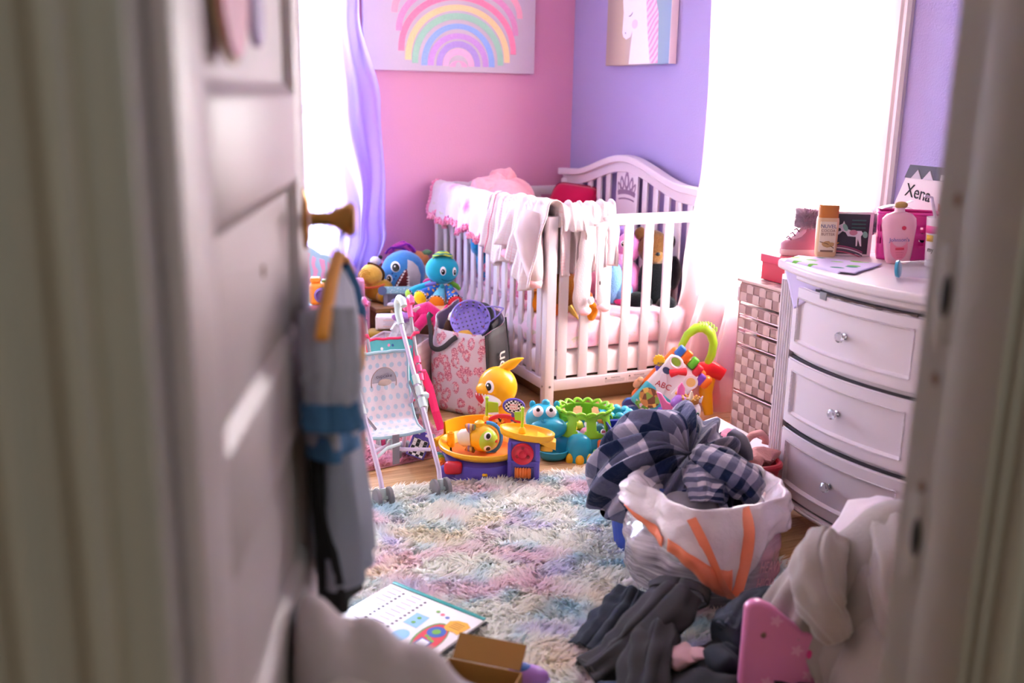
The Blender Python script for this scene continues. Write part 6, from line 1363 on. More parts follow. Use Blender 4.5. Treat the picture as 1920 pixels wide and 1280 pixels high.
# ------------------------------------------------------------------ red laundry basket with papers
b = thing('laundry_basket', 'red plastic basket of papers and scraps before the woven tower', 'basket', (-.83, -2.70, 0), -.2)
def rb2(u, v):
    a = 2 * PI * u; e = .4; c, s = math.cos(a), math.sin(a); k = .84 + .16 * v; return (.135 * k * math.copysign(abs(c) ** e, c), .165 * k * math.copysign(abs(s) ** e, s), .225 * v)
g = G(); g.grid(96, 14, rb2); keep = []
for idx, f in enumerate(g.f):
    i, j = idx % 96, idx // 96
    if not (i % 3 == 1 and 2 < j < 10): keep.append(f)
g.f = keep; g.mi = [0] * len(keep); g.uvs = {}
M_rb = plastic('#b01f34', .35); obj('basket_wall', g, M_rb, b, solid=.004, smooth=40); obj('basket_rim', G().tube([rb2(k / 48, 1) for k in range(48)], .011, 8, True), M_rb, b); obj('basket_floor', G().box((0, 0, .004), (.22, .27, .006)), M_rb, b)
BM = Matrix.Translation((-.83, -2.70, 0)) @ Matrix.Rotation(-.2, 4, 'Z')
def inb(x, y, z): return BM @ Vector((x, y, z))
def scrap(name, label, cat, loc, rot, pieces):
    t = thing(name, label, cat, loc, rot=rot)
    for nm, g, m, kw in pieces: obj(nm, g, m, t, **kw)
    return t
R = rnd(21)
for k, (x, y, z, lab) in enumerate(((.04, .06, .235, 'large white paper sheet sticking up from the red basket'), (-.03, .1, .235, 'white paper sheet lying lower in the red basket'), (.05, .03, .245, 'white card with torn edge in the red basket'))):
    scrap('paper_sheet', lab, 'paper', inb(x, y, z), (.15 - .15 * k, -.12 + .12 * k, .3 - .4 * k), [('sheet', G().grid(8, 8, lambda u, v: ((u - .5) * .2, (v - .5) * .26, .012 * math.sin(3 * u + k) + .01 * v * v)), mat('white_card', '#e9e6ea', .6), dict(solid=.001)), ('print_line', G().box((0, .02, .02), (.1, .003, .001)), MATS['grey_ink'], {})])
scrap('fabric_scrap', 'pink satin scrap on the papers in the red basket', 'cloth', inb(-.0, .02, .265), (0, 0, .4), [('cloth_lump', lumpy(G().ell((0, 0, 0), (.07, .04, .022), 22), .02, 22, 1), fabric('#e08fa4'), dict(smooth=180)), ('cloth_fold', lumpy(G().ell((.04, -.02, .0), (.04, .025, .02), 18), .015, 26, 4), fabric('#e08fa4'), dict(smooth=180))])
scrap('lace_bag', 'salmon mesh bag hanging over the red basket rim', 'bag', inb(.06, -.09, .24), (0, 0, .2), [('mesh_lump', lumpy(G().ell((0, 0, 0), (.08, .055, .03), 24), .026, 24, 7), mat('salmon_mesh', '#d99a98', .7, bump=(150, .6, .004)), dict(smooth=60)), ('mesh_loop', lumpy(G().tube([(.03 + .05 * math.cos(t), .03, .03 + .035 * math.sin(t)) for t in np.linspace(-.3, 3.4, 14)], .012, 8), .006, 30, 3), MATS['salmon_mesh'], dict(smooth=180))])
scrap('toy_ribbon', 'lime green plastic strip at the red basket edge', 'toy', inb(-.085, -.12, .245), (.1, 0, .5), [('strip', G().poly([(-.06, -.008), (.05, -.012), (.065, .004), (.045, .012), (-.05, .012)], .006), plastic('#a3d84a'), dict(bevel=.001)), ('strip_ridge', G().box((0, 0, .008), (.08, .004, .003)), plastic('#a3d84a'), {})])
scrap('paper_folder', 'blue card folder under the green strip in red basket', 'folder', inb(-.05, -.12, .225), (.25, .1, .1), [('folder', G().box((0, 0, 0), (.14, .08, .006), .001), plastic('#2f5fa8', .5), {}), ('folder_edge', G().box((0, -.04, .002), (.14, .006, .01), .001), plastic('#234a88', .5), {})])
scrap('tiara', 'clear plastic tiara with silver points in the red basket', 'toy', inb(-.07, .0, .275), (.5, 0, .3), [('band', G().tube([(.04 * math.cos(t), .03 * math.sin(t), 0) for t in np.linspace(PI, 2 * PI, 14)], .004, 6), mat('clear_lilac', '#cfc6e6', .1, trans=.4), {})] + [('point', G().tube([(.04 * math.cos(t), .03 * math.sin(t), 0), (.045 * math.cos(t), .034 * math.sin(t), .03)], [.006, .002], 6), mat('silver_toy2', '#a8a6c0', .2, .7), {}) for t in np.linspace(PI + .2, 2 * PI - .2, 6)])
# blue toy on the floor behind the tower's corner
b = thing('toy_car', 'bright blue toy lying at the foot of the woven tower', 'toy', (-.46, -2.12, 0), .4); obj('body', G().ell((0, 0, .035), (.07, .04, .034), 18), plastic('#2f8fd0'), b, smooth=180); obj('band', G().tube([(0, .041 * math.cos(a), .035 + .035 * math.sin(a)) for a in [2 * PI * k / 20 for k in range(20)]], .004, 6, True), plastic('#e0e4ea'), b)
# ------------------------------------------------------------------ bedding draped over the crib
ZM = .405                                   # top of the floral mattress
RAILC = [('b', (CX0 + .022, (CY0 + CY1) / 2, .45), (.016, (CY1 - CY0) / 2, .41)), ('b', ((CX0 + CX1) / 2, CY0 + .016, .45), ((CX1 - CX0) / 2, .016, .41))]
# floral quilt over the far half of the left rail
def quiltf(n):
    u = n.map(n.uv(), (5.2, 3.2, 1)); d = n.vor(u, 1.0, 'Distance', .8); wv = n.m('ADD', d, n.m('MULTIPLY', n.noise(u, 7, 3), .22))
    c = n.ramp(wv, [(.14, '#dd5f8c'), (.26, '#ea88aa'), (.36, '#f3b3c8'), (.43, '#d5c8ce')]); l = n.ramp(n.noise(n.map(u, (2.2, 2.2, 1), (4, 2, 0)), 1.0, 3, .6), [(.62, 0), (.66, 1)])
    return n.mix(n.m('MULTIPLY', l, .75), c, '#b9c184')
M_quilt = mat('white_rose_print_quilt', quiltf, .9, bump=(40, .2, .006), sheen=.2, spec=.2)
def drape(name, s0, s1, zmin_out, zmin_in, seed, axis='C', n=70, m=46, fold=.016, scal=None, lift=.0, outx=None):
    """sheet hung over a rail: u along the rail from s0 to s1, v across (outside hem -> over the top -> inside hem)"""
    def f(u, v):
        s = lerp(s0, s1, u); hang = zmin_out(u) if callable(zmin_out) else zmin_out; hin = zmin_in
        Lo = .872 - hang; Li = .872 - hin; tot = Lo + .07 + Li; q = v * tot
        ph = math.sin(u * 31 + seed) * .6 + math.sin(u * 53 + 2 * seed) * .4
        if q < Lo:
            t = q / Lo; z = hang + q; o = -.034 - (fold * (1 - t) ** .8) * (1 + ph) - .004
        elif q < Lo + .07:
            t = (q - Lo) / .07; a = PI * t; z = .872 + lift * (1 + .6 * ph) + .024 * math.sin(a); o = -.034 * math.cos(a)
        else:
            t = (q - Lo - .07) / Li; z = .872 - t * Li; o = .034 + fold * t * (1 - ph)
        z += .006 * nz(u * 9, v * 5, seed); o += .008 * nz(u * 11, v * 7, seed + 4)
        s2 = s + .012 * nz(u * 7, v * 6, seed + 9) + .006 * math.cos(u * 31 + seed) * (1 - v)
        if axis == 'C': return (CX0 + .022 + o, s2, z)
        return (s2, CY0 + .016 + o, z)
    return f
qf = drape('q', -.085, -.86, lambda u: .70 + .045 * abs(math.sin(PI * (u * 3.4 + .12))) - .03 * u, .6, 2.0, fold=.02, lift=.006)
q = thing('floral_quilt', 'white quilt with pink roses and ruffled hem over the crib rail', 'quilt'); obj('quilt_sheet', G().grid(90, 50, qf), M_quilt, q, solid=.004, smooth=180)
rf = G(); n_ = 420; rows = []
for j in range(5):
    r = []
    for i in range(n_ + 1):
        u = i / n_; p = Vector(qf(u, .0)); a = i * .62; w = .0155
        r.append((p.x - .006 - .011 * math.sin(a) * (j / 4) - .004 * math.sin(a * .43), p.y + .006 * math.cos(a * .9) * (j / 4), p.z + .008 - (j / 4) * .034 + .005 * math.sin(a * .57)))
    rows.append(r)
M_ruf = mat('pink_gingham_ruffle', lambda n: n.mix(n.ramp(n.noise(n.co(), 120, 2), [(.4, 0), (.6, 1)]), '#f0b3c6', '#e2628e'), .9)
obj('hem_ruffle', G().loft(rows, cap=False, closed=False), M_ruf, q, smooth=180, solid=.002)
rows = []
for j in range(4):
    r = []
    for i in range(121):
        v = i / 120 * .5; p = Vector(qf(0, v)); a = i * .7; r.append((p.x - .003 + .006 * math.sin(a) * j / 3, p.y + .002 + .022 * j / 3, p.z + .006 * math.cos(a) * j / 3))
    rows.append(r)
obj('side_ruffle', G().loft(rows, cap=False, closed=False), M_ruf, q, smooth=180, solid=.002)
# white muslin wraps over the near half
def musl(n):
    u = n.map(n.uv(), (46, 46, 1)); p = n.sep(u); a = n.m('ABSOLUTE', n.m('SUBTRACT', n.m('FRACT', p[0]), .5)); b_ = n.m('ABSOLUTE', n.m('SUBTRACT', n.m('FRACT', p[1]), .5)); gl = n.ramp(n.m('MAXIMUM', a, b_), [(.4, 0.0), (.46, .7)])
    sh_ = n.ramp(n.noise(n.uv(), 3.5, 2), [(.5, 0), (.62, 1)])
    return n.mix(n.m('MULTIPLY', gl, n.m('MULTIPLY_ADD', sh_, .75, .25)), '#d8cdcf', '#d48e94')
M_mus_ = mat('white_muslin_pink_grid', musl, .9, bump=(0, .5, .004, lambda n: n.noise(n.map(n.uv(), (60, 60, 1)), 1.0, 2)), sheen=.2, spec=.2)
wf = drape('w', -.84, -1.12, lambda u: .64 - .05 * u + .03 * math.sin(9 * u), .62, 5.0, fold=.03, lift=.012)
q = thing('muslin_wrap', 'white muslin wrap with pink picot hem folded over the crib rail', 'blanket'); obj('wrap_sheet', G().grid(50, 50, wf), M_mus_, q, solid=.004, smooth=180)
for e in (.02, .3): obj('picot_hem', G().tube([tuple(Vector(wf(e, v)) + Vector((-.004, .0, 0))) for v in np.linspace(0, .5, 50)], [.004 if k % 2 else .0022 for k in range(50)], 6), mat('pink_picot', '#d98a9a', .9), q)
wf2 = drape('w2', -1.04, -1.46, lambda u: .66 - .13 * u ** 1.5 + .05 * math.sin(7 * u), .6, 9.0, fold=.045, lift=.022)
q = thing('muslin_wrap', 'crumpled white muslin gown hanging at the crib corner post', 'garment')
obj('gown_sheet', G().grid(60, 54, wf2), M_mus_, q, solid=.004, smooth=180)
def sleeve(pts, rs, seed, m): return lumpy(G().tube(pts, rs, 22), .012, 16, seed), m
P0 = (CX0 - .035, -1.34, .84)
g, m_ = sleeve([(CX0 - .02, -1.33, .85), (CX0 - .055, -1.36, .78), (CX0 - .06, -1.4, .7), (CX0 - .055, -1.425, .62), (CX0 - .052, -1.43, .585)], [.06, .062, .05, .036, .03], 4, M_mus_); obj('gown_sleeve', g, m_, q, smooth=180)
obj('pink_cuff', lumpy(G().lathe([(.03, 0), (.033, -.012), (.028, -.03), (.02, -.03)], 18, TR(CX0 - .052, -1.432, .59)), .004, 40, 2), mat('pale_pink_jersey', '#f3c3c8', .9), q, smooth=180)
obj('pink_lining', lumpy(G().ell((CX0 - .05, -1.15, .66), (.03, .06, .022), 18), .008, 30, 1), mat('pink_lining', '#f0a0b0', .9), q, smooth=180)
# white sleeper hanging over the near end
M_slp = mat('pale_blush_fleece', '#d6c6c9', .9, bump=(180, .3, .004), sheen=.3, spec=.2)
df_ = drape('d', -.81, -.55, lambda u: .80 - .16 * max(0, min(1, (u - .35) * 4)), .6, 3.0, axis='D', fold=.02, lift=.02)
q = thing('baby_sleeper', 'pale pink baby sleeper hanging over the near crib end by its middle', 'garment'); obj('sleeper_body', G().grid(44, 44, df_), M_slp, q, solid=.005, smooth=180)
yy = CY0 - .03
for pts, rs, nm in ((((-.69, yy, .82), (-.705, yy - .01, .7), (-.72, yy - .012, .57), (-.715, yy - .008, .48), (-.7, yy - .004, .45)), (.036, .04, .046, .042, .028), 'leg'), (((-.635, yy, .83), (-.63, yy - .01, .7), (-.62, yy - .016, .58), (-.61, yy - .012, .49), (-.605, yy - .006, .46)), (.036, .036, .034, .032, .022), 'leg'), (((-.59, yy + .005, .86), (-.575, yy - .01, .78), (-.575, yy - .01, .7), (-.578, yy - .006, .65)), (.034, .034, .03, .024), 'sleeve')):
    l = obj(nm, lumpy(G().tube(spl(pts, 22), [float(np.interp(i_ / 22, np.linspace(0, 1, len(rs)), rs)) * .9 for i_ in range(23)], 26, flat=1.0, up=(0, -1, 0)), .011, 17, len(nm)), M_slp, q, smooth=180)
    for v_ in l.data.vertices: v_.co.y = yy - .006 + (v_.co.y - yy + .006) * .42
    if nm == 'leg': obj('foot_cuff', lumpy(G().ell(pts[-1], (.034, .026, .022), 16), .004, 40, 2), mat('pale_pink_jersey', '#f3c3c8', .9), l, smooth=180)
obj('white_pompom', G().ell((-.69, yy - .04, .5), (.016, .01, .018), 14), plush('#f4eeee'), q, smooth=180); obj('zip_line', G().tube([(-.66, yy - .03, .8), (-.665, yy - .036, .68), (-.665, yy - .036, .58), (-.66, yy - .03, .5)], .0028, 6), mat('pale_pink_jersey', '#f3c3c8', .9), q)
obj('applique_eye', G().ell((-.645, yy - .036, .575), (.004, .002, .01), 8), M_blk, q)
# gold horn of a plush and an orange paw below it
b = thing('plush_horn', 'gold glittery unicorn horn pointing down between near crib slats', 'soft toy', (-.725, CY0 + .035, .44), rot=(2.6, -.5, 0)); obj('horn', G().tube([(0, 0, -.02), (0, 0, .02), (0, 0, .05)], [.018, .012, .002], 12), mat('gold_glitter', '#c9a552', .35, .5, vary=(200, .4)), b)
obj('horn_groove', G().tube([(.016 * (1 - t) * math.cos(14 * t), .016 * (1 - t) * math.sin(14 * t), -.018 + .062 * t) for t in np.linspace(0, .9, 24)], .0014, 6), mat('gold_dark', '#8f6f2c', .4, .4), b)

# ------------------------------------------------------------------ soft things inside the crib
P = sheet(-.56, -.56, .55, .85, 56, 46, 1.05, rz=.3, amp=.09, seed=2)
P = cloth(P, [('b', (CX0 + .022, oy, .45), (.02, .7, .43)), ('e', (-.64, -.42, .78), (.16, .18, .14)), ('e', (-.52, -.3, .82), (.12, .12, .1)), ('e', (-.55, -.72, .7), (.2, .24, .15)), ('e', (-.5, -.95, .6), (.2, .2, .12)), ('f', ZM)], steps=90, iters=10, fric=.7, bend=.5)
q = thing('plush_blanket', 'fluffy rose pink blanket heaped in the crib behind the quilt', 'blanket'); M_rose = plush('#f0a0ac')
obj('blanket_sheet', G().arr(P), M_rose, q, solid=.014, smooth=180, sub=1)
obj('blanket_hood', lumpy(lumpy(G().ell((-.73, -.42, .87), (.075, .08, .06), 34), .035, 11, 4), .012, 30, 5), M_rose, q, smooth=180); obj('blanket_hood', lumpy(lumpy(G().ell((-.66, -.37, .9), (.085, .08, .065), 34), .035, 10, 2), .012, 30, 1), M_rose, q, smooth=180); obj('blanket_hood', lumpy(lumpy(G().ell((-.56, -.27, .905), (.08, .075, .085), 34), .035, 10, 6), .012, 30, 3), M_rose, q, smooth=180)
b = thing('fleece_throw', 'grey fleece throw bunched on the far crib rail', 'throw', (-.55, -.1, .86)); M_gf = plush('#c3b9c6')
for x, r in ((-.2, (.1, .03, .028)), (-.05, (.12, .035, .035)), (.13, (.11, .03, .03))): obj('fleece_fold', lumpy(G().ell((x, -.02, .012), r, 20), .01, 14, 3 + x), M_gf, b, smooth=180)
b = thing('cushion', 'crimson cushion propped at the crib headboard', 'cushion', (-.19, -.34, .735), rot=(.1, -1.05, .35))
obj('cushion_body', G().loft([[(x * s, y * s, z) for x, y in [(.17 * math.copysign(abs(math.cos(a)) ** .28, math.cos(a)), .15 * math.copysign(abs(math.sin(a)) ** .28, math.sin(a))) for a in [2 * PI * k / 40 for k in range(40)]]] for s, z in ((.2, -.055), (.6, -.05), (.85, -.032), (1, 0), (.85, .032), (.6, .05), (.2, .055))]), fabric('#c0144c'), b, smooth=180); obj('cushion_piping', G().tube([(.171 * math.copysign(abs(math.cos(a)) ** .28, math.cos(a)), .151 * math.copysign(abs(math.sin(a)) ** .28, math.sin(a)), 0) for a in [2 * PI * k / 40 for k in range(40)]], .004, 6, True), fabric('#8f0c3a'), b)
def soft(name, label, cat, loc, parts, rz=FV):
    t = thing(name, label, cat, loc, rz)
    for nm, c, r, col in parts: obj(nm, lumpy(G().ell(c, r, 20), min(r) * .14, 1 / max(r) * 1.3, hash(nm) % 7), plush(col) if isinstance(col, str) else col, t, smooth=180)
    return t
soft('plush_toy', 'bright blue fluffy plush pressed to the crib left slats', 'soft toy', (-.72, -.5, ZM), [('body', (0, 0, .15), (.09, .12, .17), '#1f8cc0'), ('head', (.02, -.03, .33), (.085, .08, .07), '#2f9ccc'), ('arm', (-.06, -.12, .22), (.05, .05, .07), '#1f7fb4')])
soft('plush_toy', 'dark purple plush behind blue plush inside the crib', 'soft toy', (-.5, -.6, ZM), [('body', (0, 0, .11), (.12, .12, .12), '#5a3a6a'), ('head', (0, -.05, .25), (.07, .07, .06), '#6a4a7a')])
soft('baby_doll', 'soft doll with peach hands lying among the crib bedding', 'doll', (-.73, -.78, ZM), [('body', (0, 0, .1), (.07, .1, .09), '#e9c6cf'), ('head', (.0, .07, .22), (.06, .06, .06), '#e6b9a6'), ('hand', (-.06, .0, .2), (.03, .05, .035), '#e6b9a6'), ('hair', (.01, .1, .25), (.062, .05, .045), '#5a4048')])
P = sheet(-.6, -.7, .5, .6, 44, 52, .75, rz=.2, amp=.14, seed=8)
P = cloth(P, [('b', (CX0 + .022, oy, .45), (.018, .7, .5)), ('e', (-.68, -.7, .47), (.12, .16, .1)), ('e', (-.6, -1.05, .45), (.14, .16, .08)), ('f', ZM), ('b', (oy, CY0 + .016, .45), (.9, .012, .5))], steps=80, iters=9, fric=.75, bend=.25)
P[..., 0] = np.maximum(P[..., 0], CX0 + .08); P[..., 1] = np.maximum(P[..., 1], CY0 + .04)
q = thing('floral_blanket', 'rumpled pink floral blanket heaped inside the crib slats', 'blanket'); obj('blanket_sheet', G().arr(P), M_floral, q, solid=.006, smooth=180); obj('blanket_lump', lumpy(G().ell((-.735, -.72, .53), (.05, .22, .1), 30), .03, 12, 3), M_floral, q, smooth=180)
for k, (y, z, r) in enumerate(((-.55, .5, .06), (-.95, .47, .055), (-1.15, .44, .05))): obj('ruffle_bunch', lumpy(G().ell((-.76, y, z), (.035, .11, r), 26), .022, 26, k), M_ruf, q, smooth=180)
soft('plush_toy', 'grey white and pale yellow plush between crib slats near the corner', 'soft toy', (-.79, -1.15, .5), [('head', (0, .06, .12), (.035, .05, .045), '#b9b6c4'), ('body', (.02, 0, .06), (.04, .06, .06), '#e0bf6a'), ('paw', (-.02, -.07, .1), (.025, .03, .04), '#e6cf86'), ('paw', (-.02, -.12, .13), (.03, .025, .025), '#e6cf86')])
soft('plush_toy', 'orange plush paw and body pressed against the left crib slats', 'soft toy', (-.79, -1.19, .42), [('body', (.03, 0, .08), (.05, .07, .09), '#e0862a'), ('paw', (-.01, .08, .07), (.025, .035, .045), '#ee8a1c'), ('paw', (-.01, -.06, .03), (.025, .035, .05), '#ee8a1c')])
soft('plush_lion', 'brown and orange plush lion sitting at the near crib corner', 'soft toy', (-.73, -1.31, ZM), [('body', (0, 0, .1), (.09, .085, .11), '#9a5a1c'), ('head', (0, .02, .24), (.085, .08, .075), '#c9742a'), ('mane', (.03, .03, .07), (.12, .09, .05), '#e0702a'), ('paw', (.13, -.085, .03), (.028, .02, .045), '#f09a1e'), ('paw', (-.02, -.06, .03), (.06, .03, .03), '#d8661e')])
yb_ = soft('plush_monster', 'magenta shaggy plush with orange face behind the muslin gown', 'soft toy', (-.7, -1.24, .60), [('body', (0, 0, .1), (.085, .085, .12), '#a8148c'), ('face', (.09, -.0, .12), (.04, .05, .12), '#f08a1c')])
R = rnd(4); g = G()
for k in range(900):
    a, t = R.uniform(0, 2 * PI), R.uniform(-1, 1); s = math.sqrt(1 - t * t); c = Vector((.085 * s * math.cos(a), .085 * s * math.sin(a), .1 + .12 * t)); o = Vector((math.cos(a) * s, math.sin(a) * s, -.6)) * .03 + Vector((R.uniform(-1, 1), R.uniform(-1, 1), R.uniform(-1, 1))) * .012; w = Vector((-math.sin(a), math.cos(a), 0)) * .004; g.add([c - w, c + w, c + o], [(0, 1, 2)])
obj('shaggy_fur', g, plush('#b01c98'), yb_, smooth=0, kind='stuff')
soft('plush_ball', 'large smooth light pink plush behind the near crib slats', 'soft toy', (-.43, -.98, ZM), [('body', (0, 0, .2), (.1, .1, .2), '#f290ac'), ('belly', (.0, -.04, .12), (.09, .08, .12), '#f29ab4')])
t = soft('tulle_bundle', 'pale blue tulle bundle beside the light pink plush in the crib', 'cloth', (-.4, -1.2, ZM), [('tulle_puff', (0, 0, .1), (.06, .05, .1), '#7fb0dc'), ('tulle_puff', (.05, .0, .06), (.05, .05, .06), '#6fa4d6'), ('band', (.07, -.02, .015), (.06, .04, .02), '#d8327a')])
t = soft('plush_pony', 'lilac pink plush pony with black eyes beside the crib bear', 'soft toy', (-.285, -1.15, ZM), [('body', (0, 0, .1), (.075, .07, .1), '#dc84bc'), ('head', (.0, -.01, .26), (.065, .06, .07), '#d889c4'), ('muzzle', (-.03, -.03, .2), (.05, .045, .045), '#ea9ac8'), ('mane', (-.02, .02, .33), (.05, .03, .03), '#9a7ac8')])
eye((.0, -.01, .26), (.065, .06, .07), -.035, .02, .012, .016, t, pup=.7)
t = soft('plush_bear', 'black bodied teddy with brown head beside the pink curtain in crib', 'soft toy', (-.185, -1.23, ZM - .04), [('body', (0, 0, .12), (.085, .08, .14), '#0f0d12'), ('head', (-.01, -.01, .3), (.075, .068, .085), '#6a4424'), ('muzzle', (-.01, -.06, .27), (.04, .03, .035), '#8a6038'), ('ear', (.06, .0, .33), (.035, .03, .04), '#1c181c'), ('ear', (-.075, 0, .37), (.03, .025, .03), '#6a4424'), ('leg', (-.09, -.08, .05), (.07, .05, .05), '#0f0d12'), ('leg', (.05, -.08, .04), (.05, .06, .045), '#0f0d12'), ('arm', (.09, .0, .18), (.04, .05, .08), '#0f0d12')])
obj('nose', G().ell((-.005, -.088, .285), (.012, .008, .009), 10), M_blk, t)
soft('plush_toy', 'mint and orange plush at the right end of the crib', 'soft toy', (-.1, -1.14, ZM), [('body', (0, 0, .12), (.05, .06, .12), '#9a5a2a'), ('head', (.0, 0, .26), (.045, .05, .05), '#b9d9d4')])
# carton stored under the crib, and a dark bag
b = thing('storage_box', 'flat brown cardboard box stored under the crib', 'box', (-.42, -1.12, 0)); M_uc = mat('shaded_kraft_card', '#8f7458', .85, vary=(4, .1))
obj('box_body', G().box((0, 0, .034), (.74, .5, .066), .003), M_uc, b); obj('box_tape', G().box((.02, 0, .0675), (.05, .5, .001)), mat('packing_tape', '#a58a66', .4), b)
b = thing('wooden_crate', 'reddish wooden crate pushed under the left side of the crib', 'crate', (-.62, -.55, 0)); M_rw = mat('red_brown_wood', lambda n: n.ramp(n.noise(n.map(n.co(), (3, 30, 30)), 2, 4), [(.3, '#5c2f20'), (.7, '#7c4630')]), .5)
for z in (.02, .052): obj('crate_board', G().box((0, 0, z), (.34, .6, .028), .003), M_rw, b)
# ------------------------------------------------------------------ shag rugs
def shag(name, label, cx, cy, sx, sy, rz, count, length, colorf, seed, width=.0038):
    r = thing(name, label, 'rug', (cx, cy, 0), rz)
    obj('rug_backing', G().box((0, 0, .006), (sx, sy, .01), .003), colorf, r)
    rs = np.random.RandomState(seed); n = count
    x = rs.uniform(-sx / 2, sx / 2, n); y = rs.uniform(-sy / 2, sy / 2, n)
    # clumped lay of the pile
    gx = np.linspace(-sx / 2 - .05, sx / 2 + .05, 90); gy = np.linspace(-sy / 2 - .05, sy / 2 + .05, 90)
    A = np.array([[nz(a * 9, b * 9, seed) * 3.2 + nz(a * 28, b * 28, seed + 5) * 1.6 for a in gx] for b in gy])
    H = np.array([[nz(a * 7, b * 7, seed + 11) for a in gx] for b in gy])
    ix = np.clip(((x - gx[0]) / (gx[1] - gx[0])).astype(int), 0, 89); iy = np.clip(((y - gy[0]) / (gy[1] - gy[0])).astype(int), 0, 89)
    ang = A[iy, ix] * 1.6 + rs.normal(0, .5, n) - 1.2; hh = length * (1 + .25 * H[iy, ix]) * rs.uniform(.7, 1.15, n); lean = rs.uniform(.55, 1.0, n)
    dx, dy = np.cos(ang) * lean * hh, np.sin(ang) * lean * hh; hz = hh * np.sqrt(np.clip(1 - lean ** 2 * .7, .2, 1))
    wa = ang + PI / 2 + rs.normal(0, .35, n); wx, wy = np.cos(wa) * width, np.sin(wa) * width
    V = np.zeros((n, 5, 3)); z0 = .009
    V[:, 0] = np.stack([x - wx, y - wy, np.full(n, z0)], 1); V[:, 1] = np.stack([x + wx, y + wy, np.full(n, z0)], 1)
    mx, my = x + dx * .35, y + dy * .35
    V[:, 2] = np.stack([mx + wx * .9, my + wy * .9, z0 + hz * .65], 1); V[:, 3] = np.stack([mx - wx * .9, my - wy * .9, z0 + hz * .65], 1)
    V[:, 4] = np.stack([x + dx, y + dy, z0 + hz * .95], 1)
    me = bpy.data.meshes.new('shag_pile'); me.vertices.add(n * 5); me.vertices.foreach_set('co', V.reshape(-1))
    base = (np.arange(n) * 5)[:, None]; loops = np.concatenate([base + np.array([0, 1, 2, 3]), base + np.array([3, 2, 4])], 1).reshape(-1)
    me.loops.add(n * 7); me.loops.foreach_set('vertex_index', loops.astype(np.int32))
    me.polygons.add(n * 2); st = np.stack([np.arange(n) * 7, np.arange(n) * 7 + 4], 1).reshape(-1); me.polygons.foreach_set('loop_start', st.astype(np.int32))
    me.update(calc_edges=True); me.validate(); me.shade_smooth(); me.materials.append(colorf)
    p = obj('shag_pile', me, None, r); p['kind'] = 'stuff'
    return r
def pastel(n):
    c = n.map(n.co(), (1, 1.25, .2)); a = n.noise(c, 4.2, 2, .5); b = n.noise(n.map(c, (1, 1, 1), (5.2, 3.1, 0)), 3.6, 2, .5); d = n.noise(n.map(c, (1, 1, 1), (1.7, 9.1, 0)), 5.0, 2, .5)
    col = n.mix(n.ramp(a, [(.5, 0.0), (.62, 1.0)]), '#fdfcf5', '#cfeaf3'); col = n.mix(n.ramp(b, [(.52, 0.0), (.64, .9)]), col, '#fbdfe8'); col = n.mix(n.ramp(d, [(.56, 0.0), (.68, .75)]), col, '#e2dbf5')
    e = n.noise(n.map(c, (1, 1, 1), (8.3, 2.4, 0)), 3.2, 2); col = n.mix(n.ramp(e, [(.54, 0.0), (.66, .8)]), col, '#fbeed6')
    return n.mix(n.ramp(n.noise(n.co(), 260, 1), [(.3, 0.0), (.75, .25)]), col, '#ffffff')
M_past = translucent(mat('pastel_shag_fibre', pastel, .9, spec=.15, sheen=.3), .5)
shag('shag_rug', 'white pastel rainbow shag rug covering the middle of the floor', -1.62, -3.02, 1.45, 1.78, -.145, 115000, .040, M_past, 3)
M_prug = mat('pink_shag_fibre', lambda n: n.ramp(n.noise(n.co(), 40, 2), [(.3, '#e8a3b8'), (.7, '#f5c6d4')]), .9, spec=.15, sheen=.3); translucent(M_prug, .35)
shag('shag_rug', 'small pink shag rug under the doll strollers', -1.68, -1.53, .5, .62, .16, 34000, .028, M_prug, 8)
for o_ in bpy.data.objects:
    if o_.name.startswith('doll_stroller'): o_.location.z = .004

# ------------------------------------------------------------------ activity book on the rug
b = thing('activity_book', 'open wipe-clean activity book lying on the pastel rug', 'book', (-2.04, -3.015, .052), rot=(.0, .03, -1.03))
W_, H_ = .31, .235
obj('book_pages', G().box((0, 0, -.004), (W_, H_, .008), .001), mat('page_white', '#f3f0f2', .35), b); obj('back_cover', G().box((.002, 0, -.01), (W_ + .01, H_ + .008, .003)), plastic('#2b2a30', .4), b)
obj('spine_strip', G().box((0, H_ / 2 - .003, .0006), (W_, .012, .004), .001), plastic('#1f9a94', .4), b)
def bx(u, v): return ((u - .5) * W_, (.5 - v) * H_)
def flat(nm, pts, col, z): obj(nm, G().poly(pts, .0004, TR(0, 0, z)), plastic(col, .45), b, smooth=0)
for u in (.2, .44):
    for k in range(11): x, y = bx(u, .14 + .07 * k); flat('row_dot', oval(x, y, .0042, .0042, n=8), '#5f5866', .0003)
for k in range(9):
    x, y = bx(.1, .12 + .09 * k); flat('text_line', [(x - .014, y - .001), (x + .02, y - .001), (x + .02, y + .001), (x - .014, y + .001)], '#a9a4c0', .0003); x, y = bx(.32, .12 + .09 * k); flat('text_line', [(x - .014, y - .001), (x + .02, y - .001), (x + .02, y + .001), (x - .014, y + .001)], '#a9a4c0', .0003)
x, y = bx(.562, .487); flat('blue_panel', [(x - .022, y - .028), (x + .024, y - .03), (x + .02, y + .03), (x - .022, y + .03)], '#8fc6ec', .0003); flat('green_spot', oval(x, y - .012, .006, .006), '#6fb43c', .0008); flat('green_spot', oval(x, y + .012, .006, .006), '#6fb43c', .0008)
x, y = bx(.6, .82); flat('blue_oval', oval(x, y, .022, .028), '#8fc6ec', .0003)
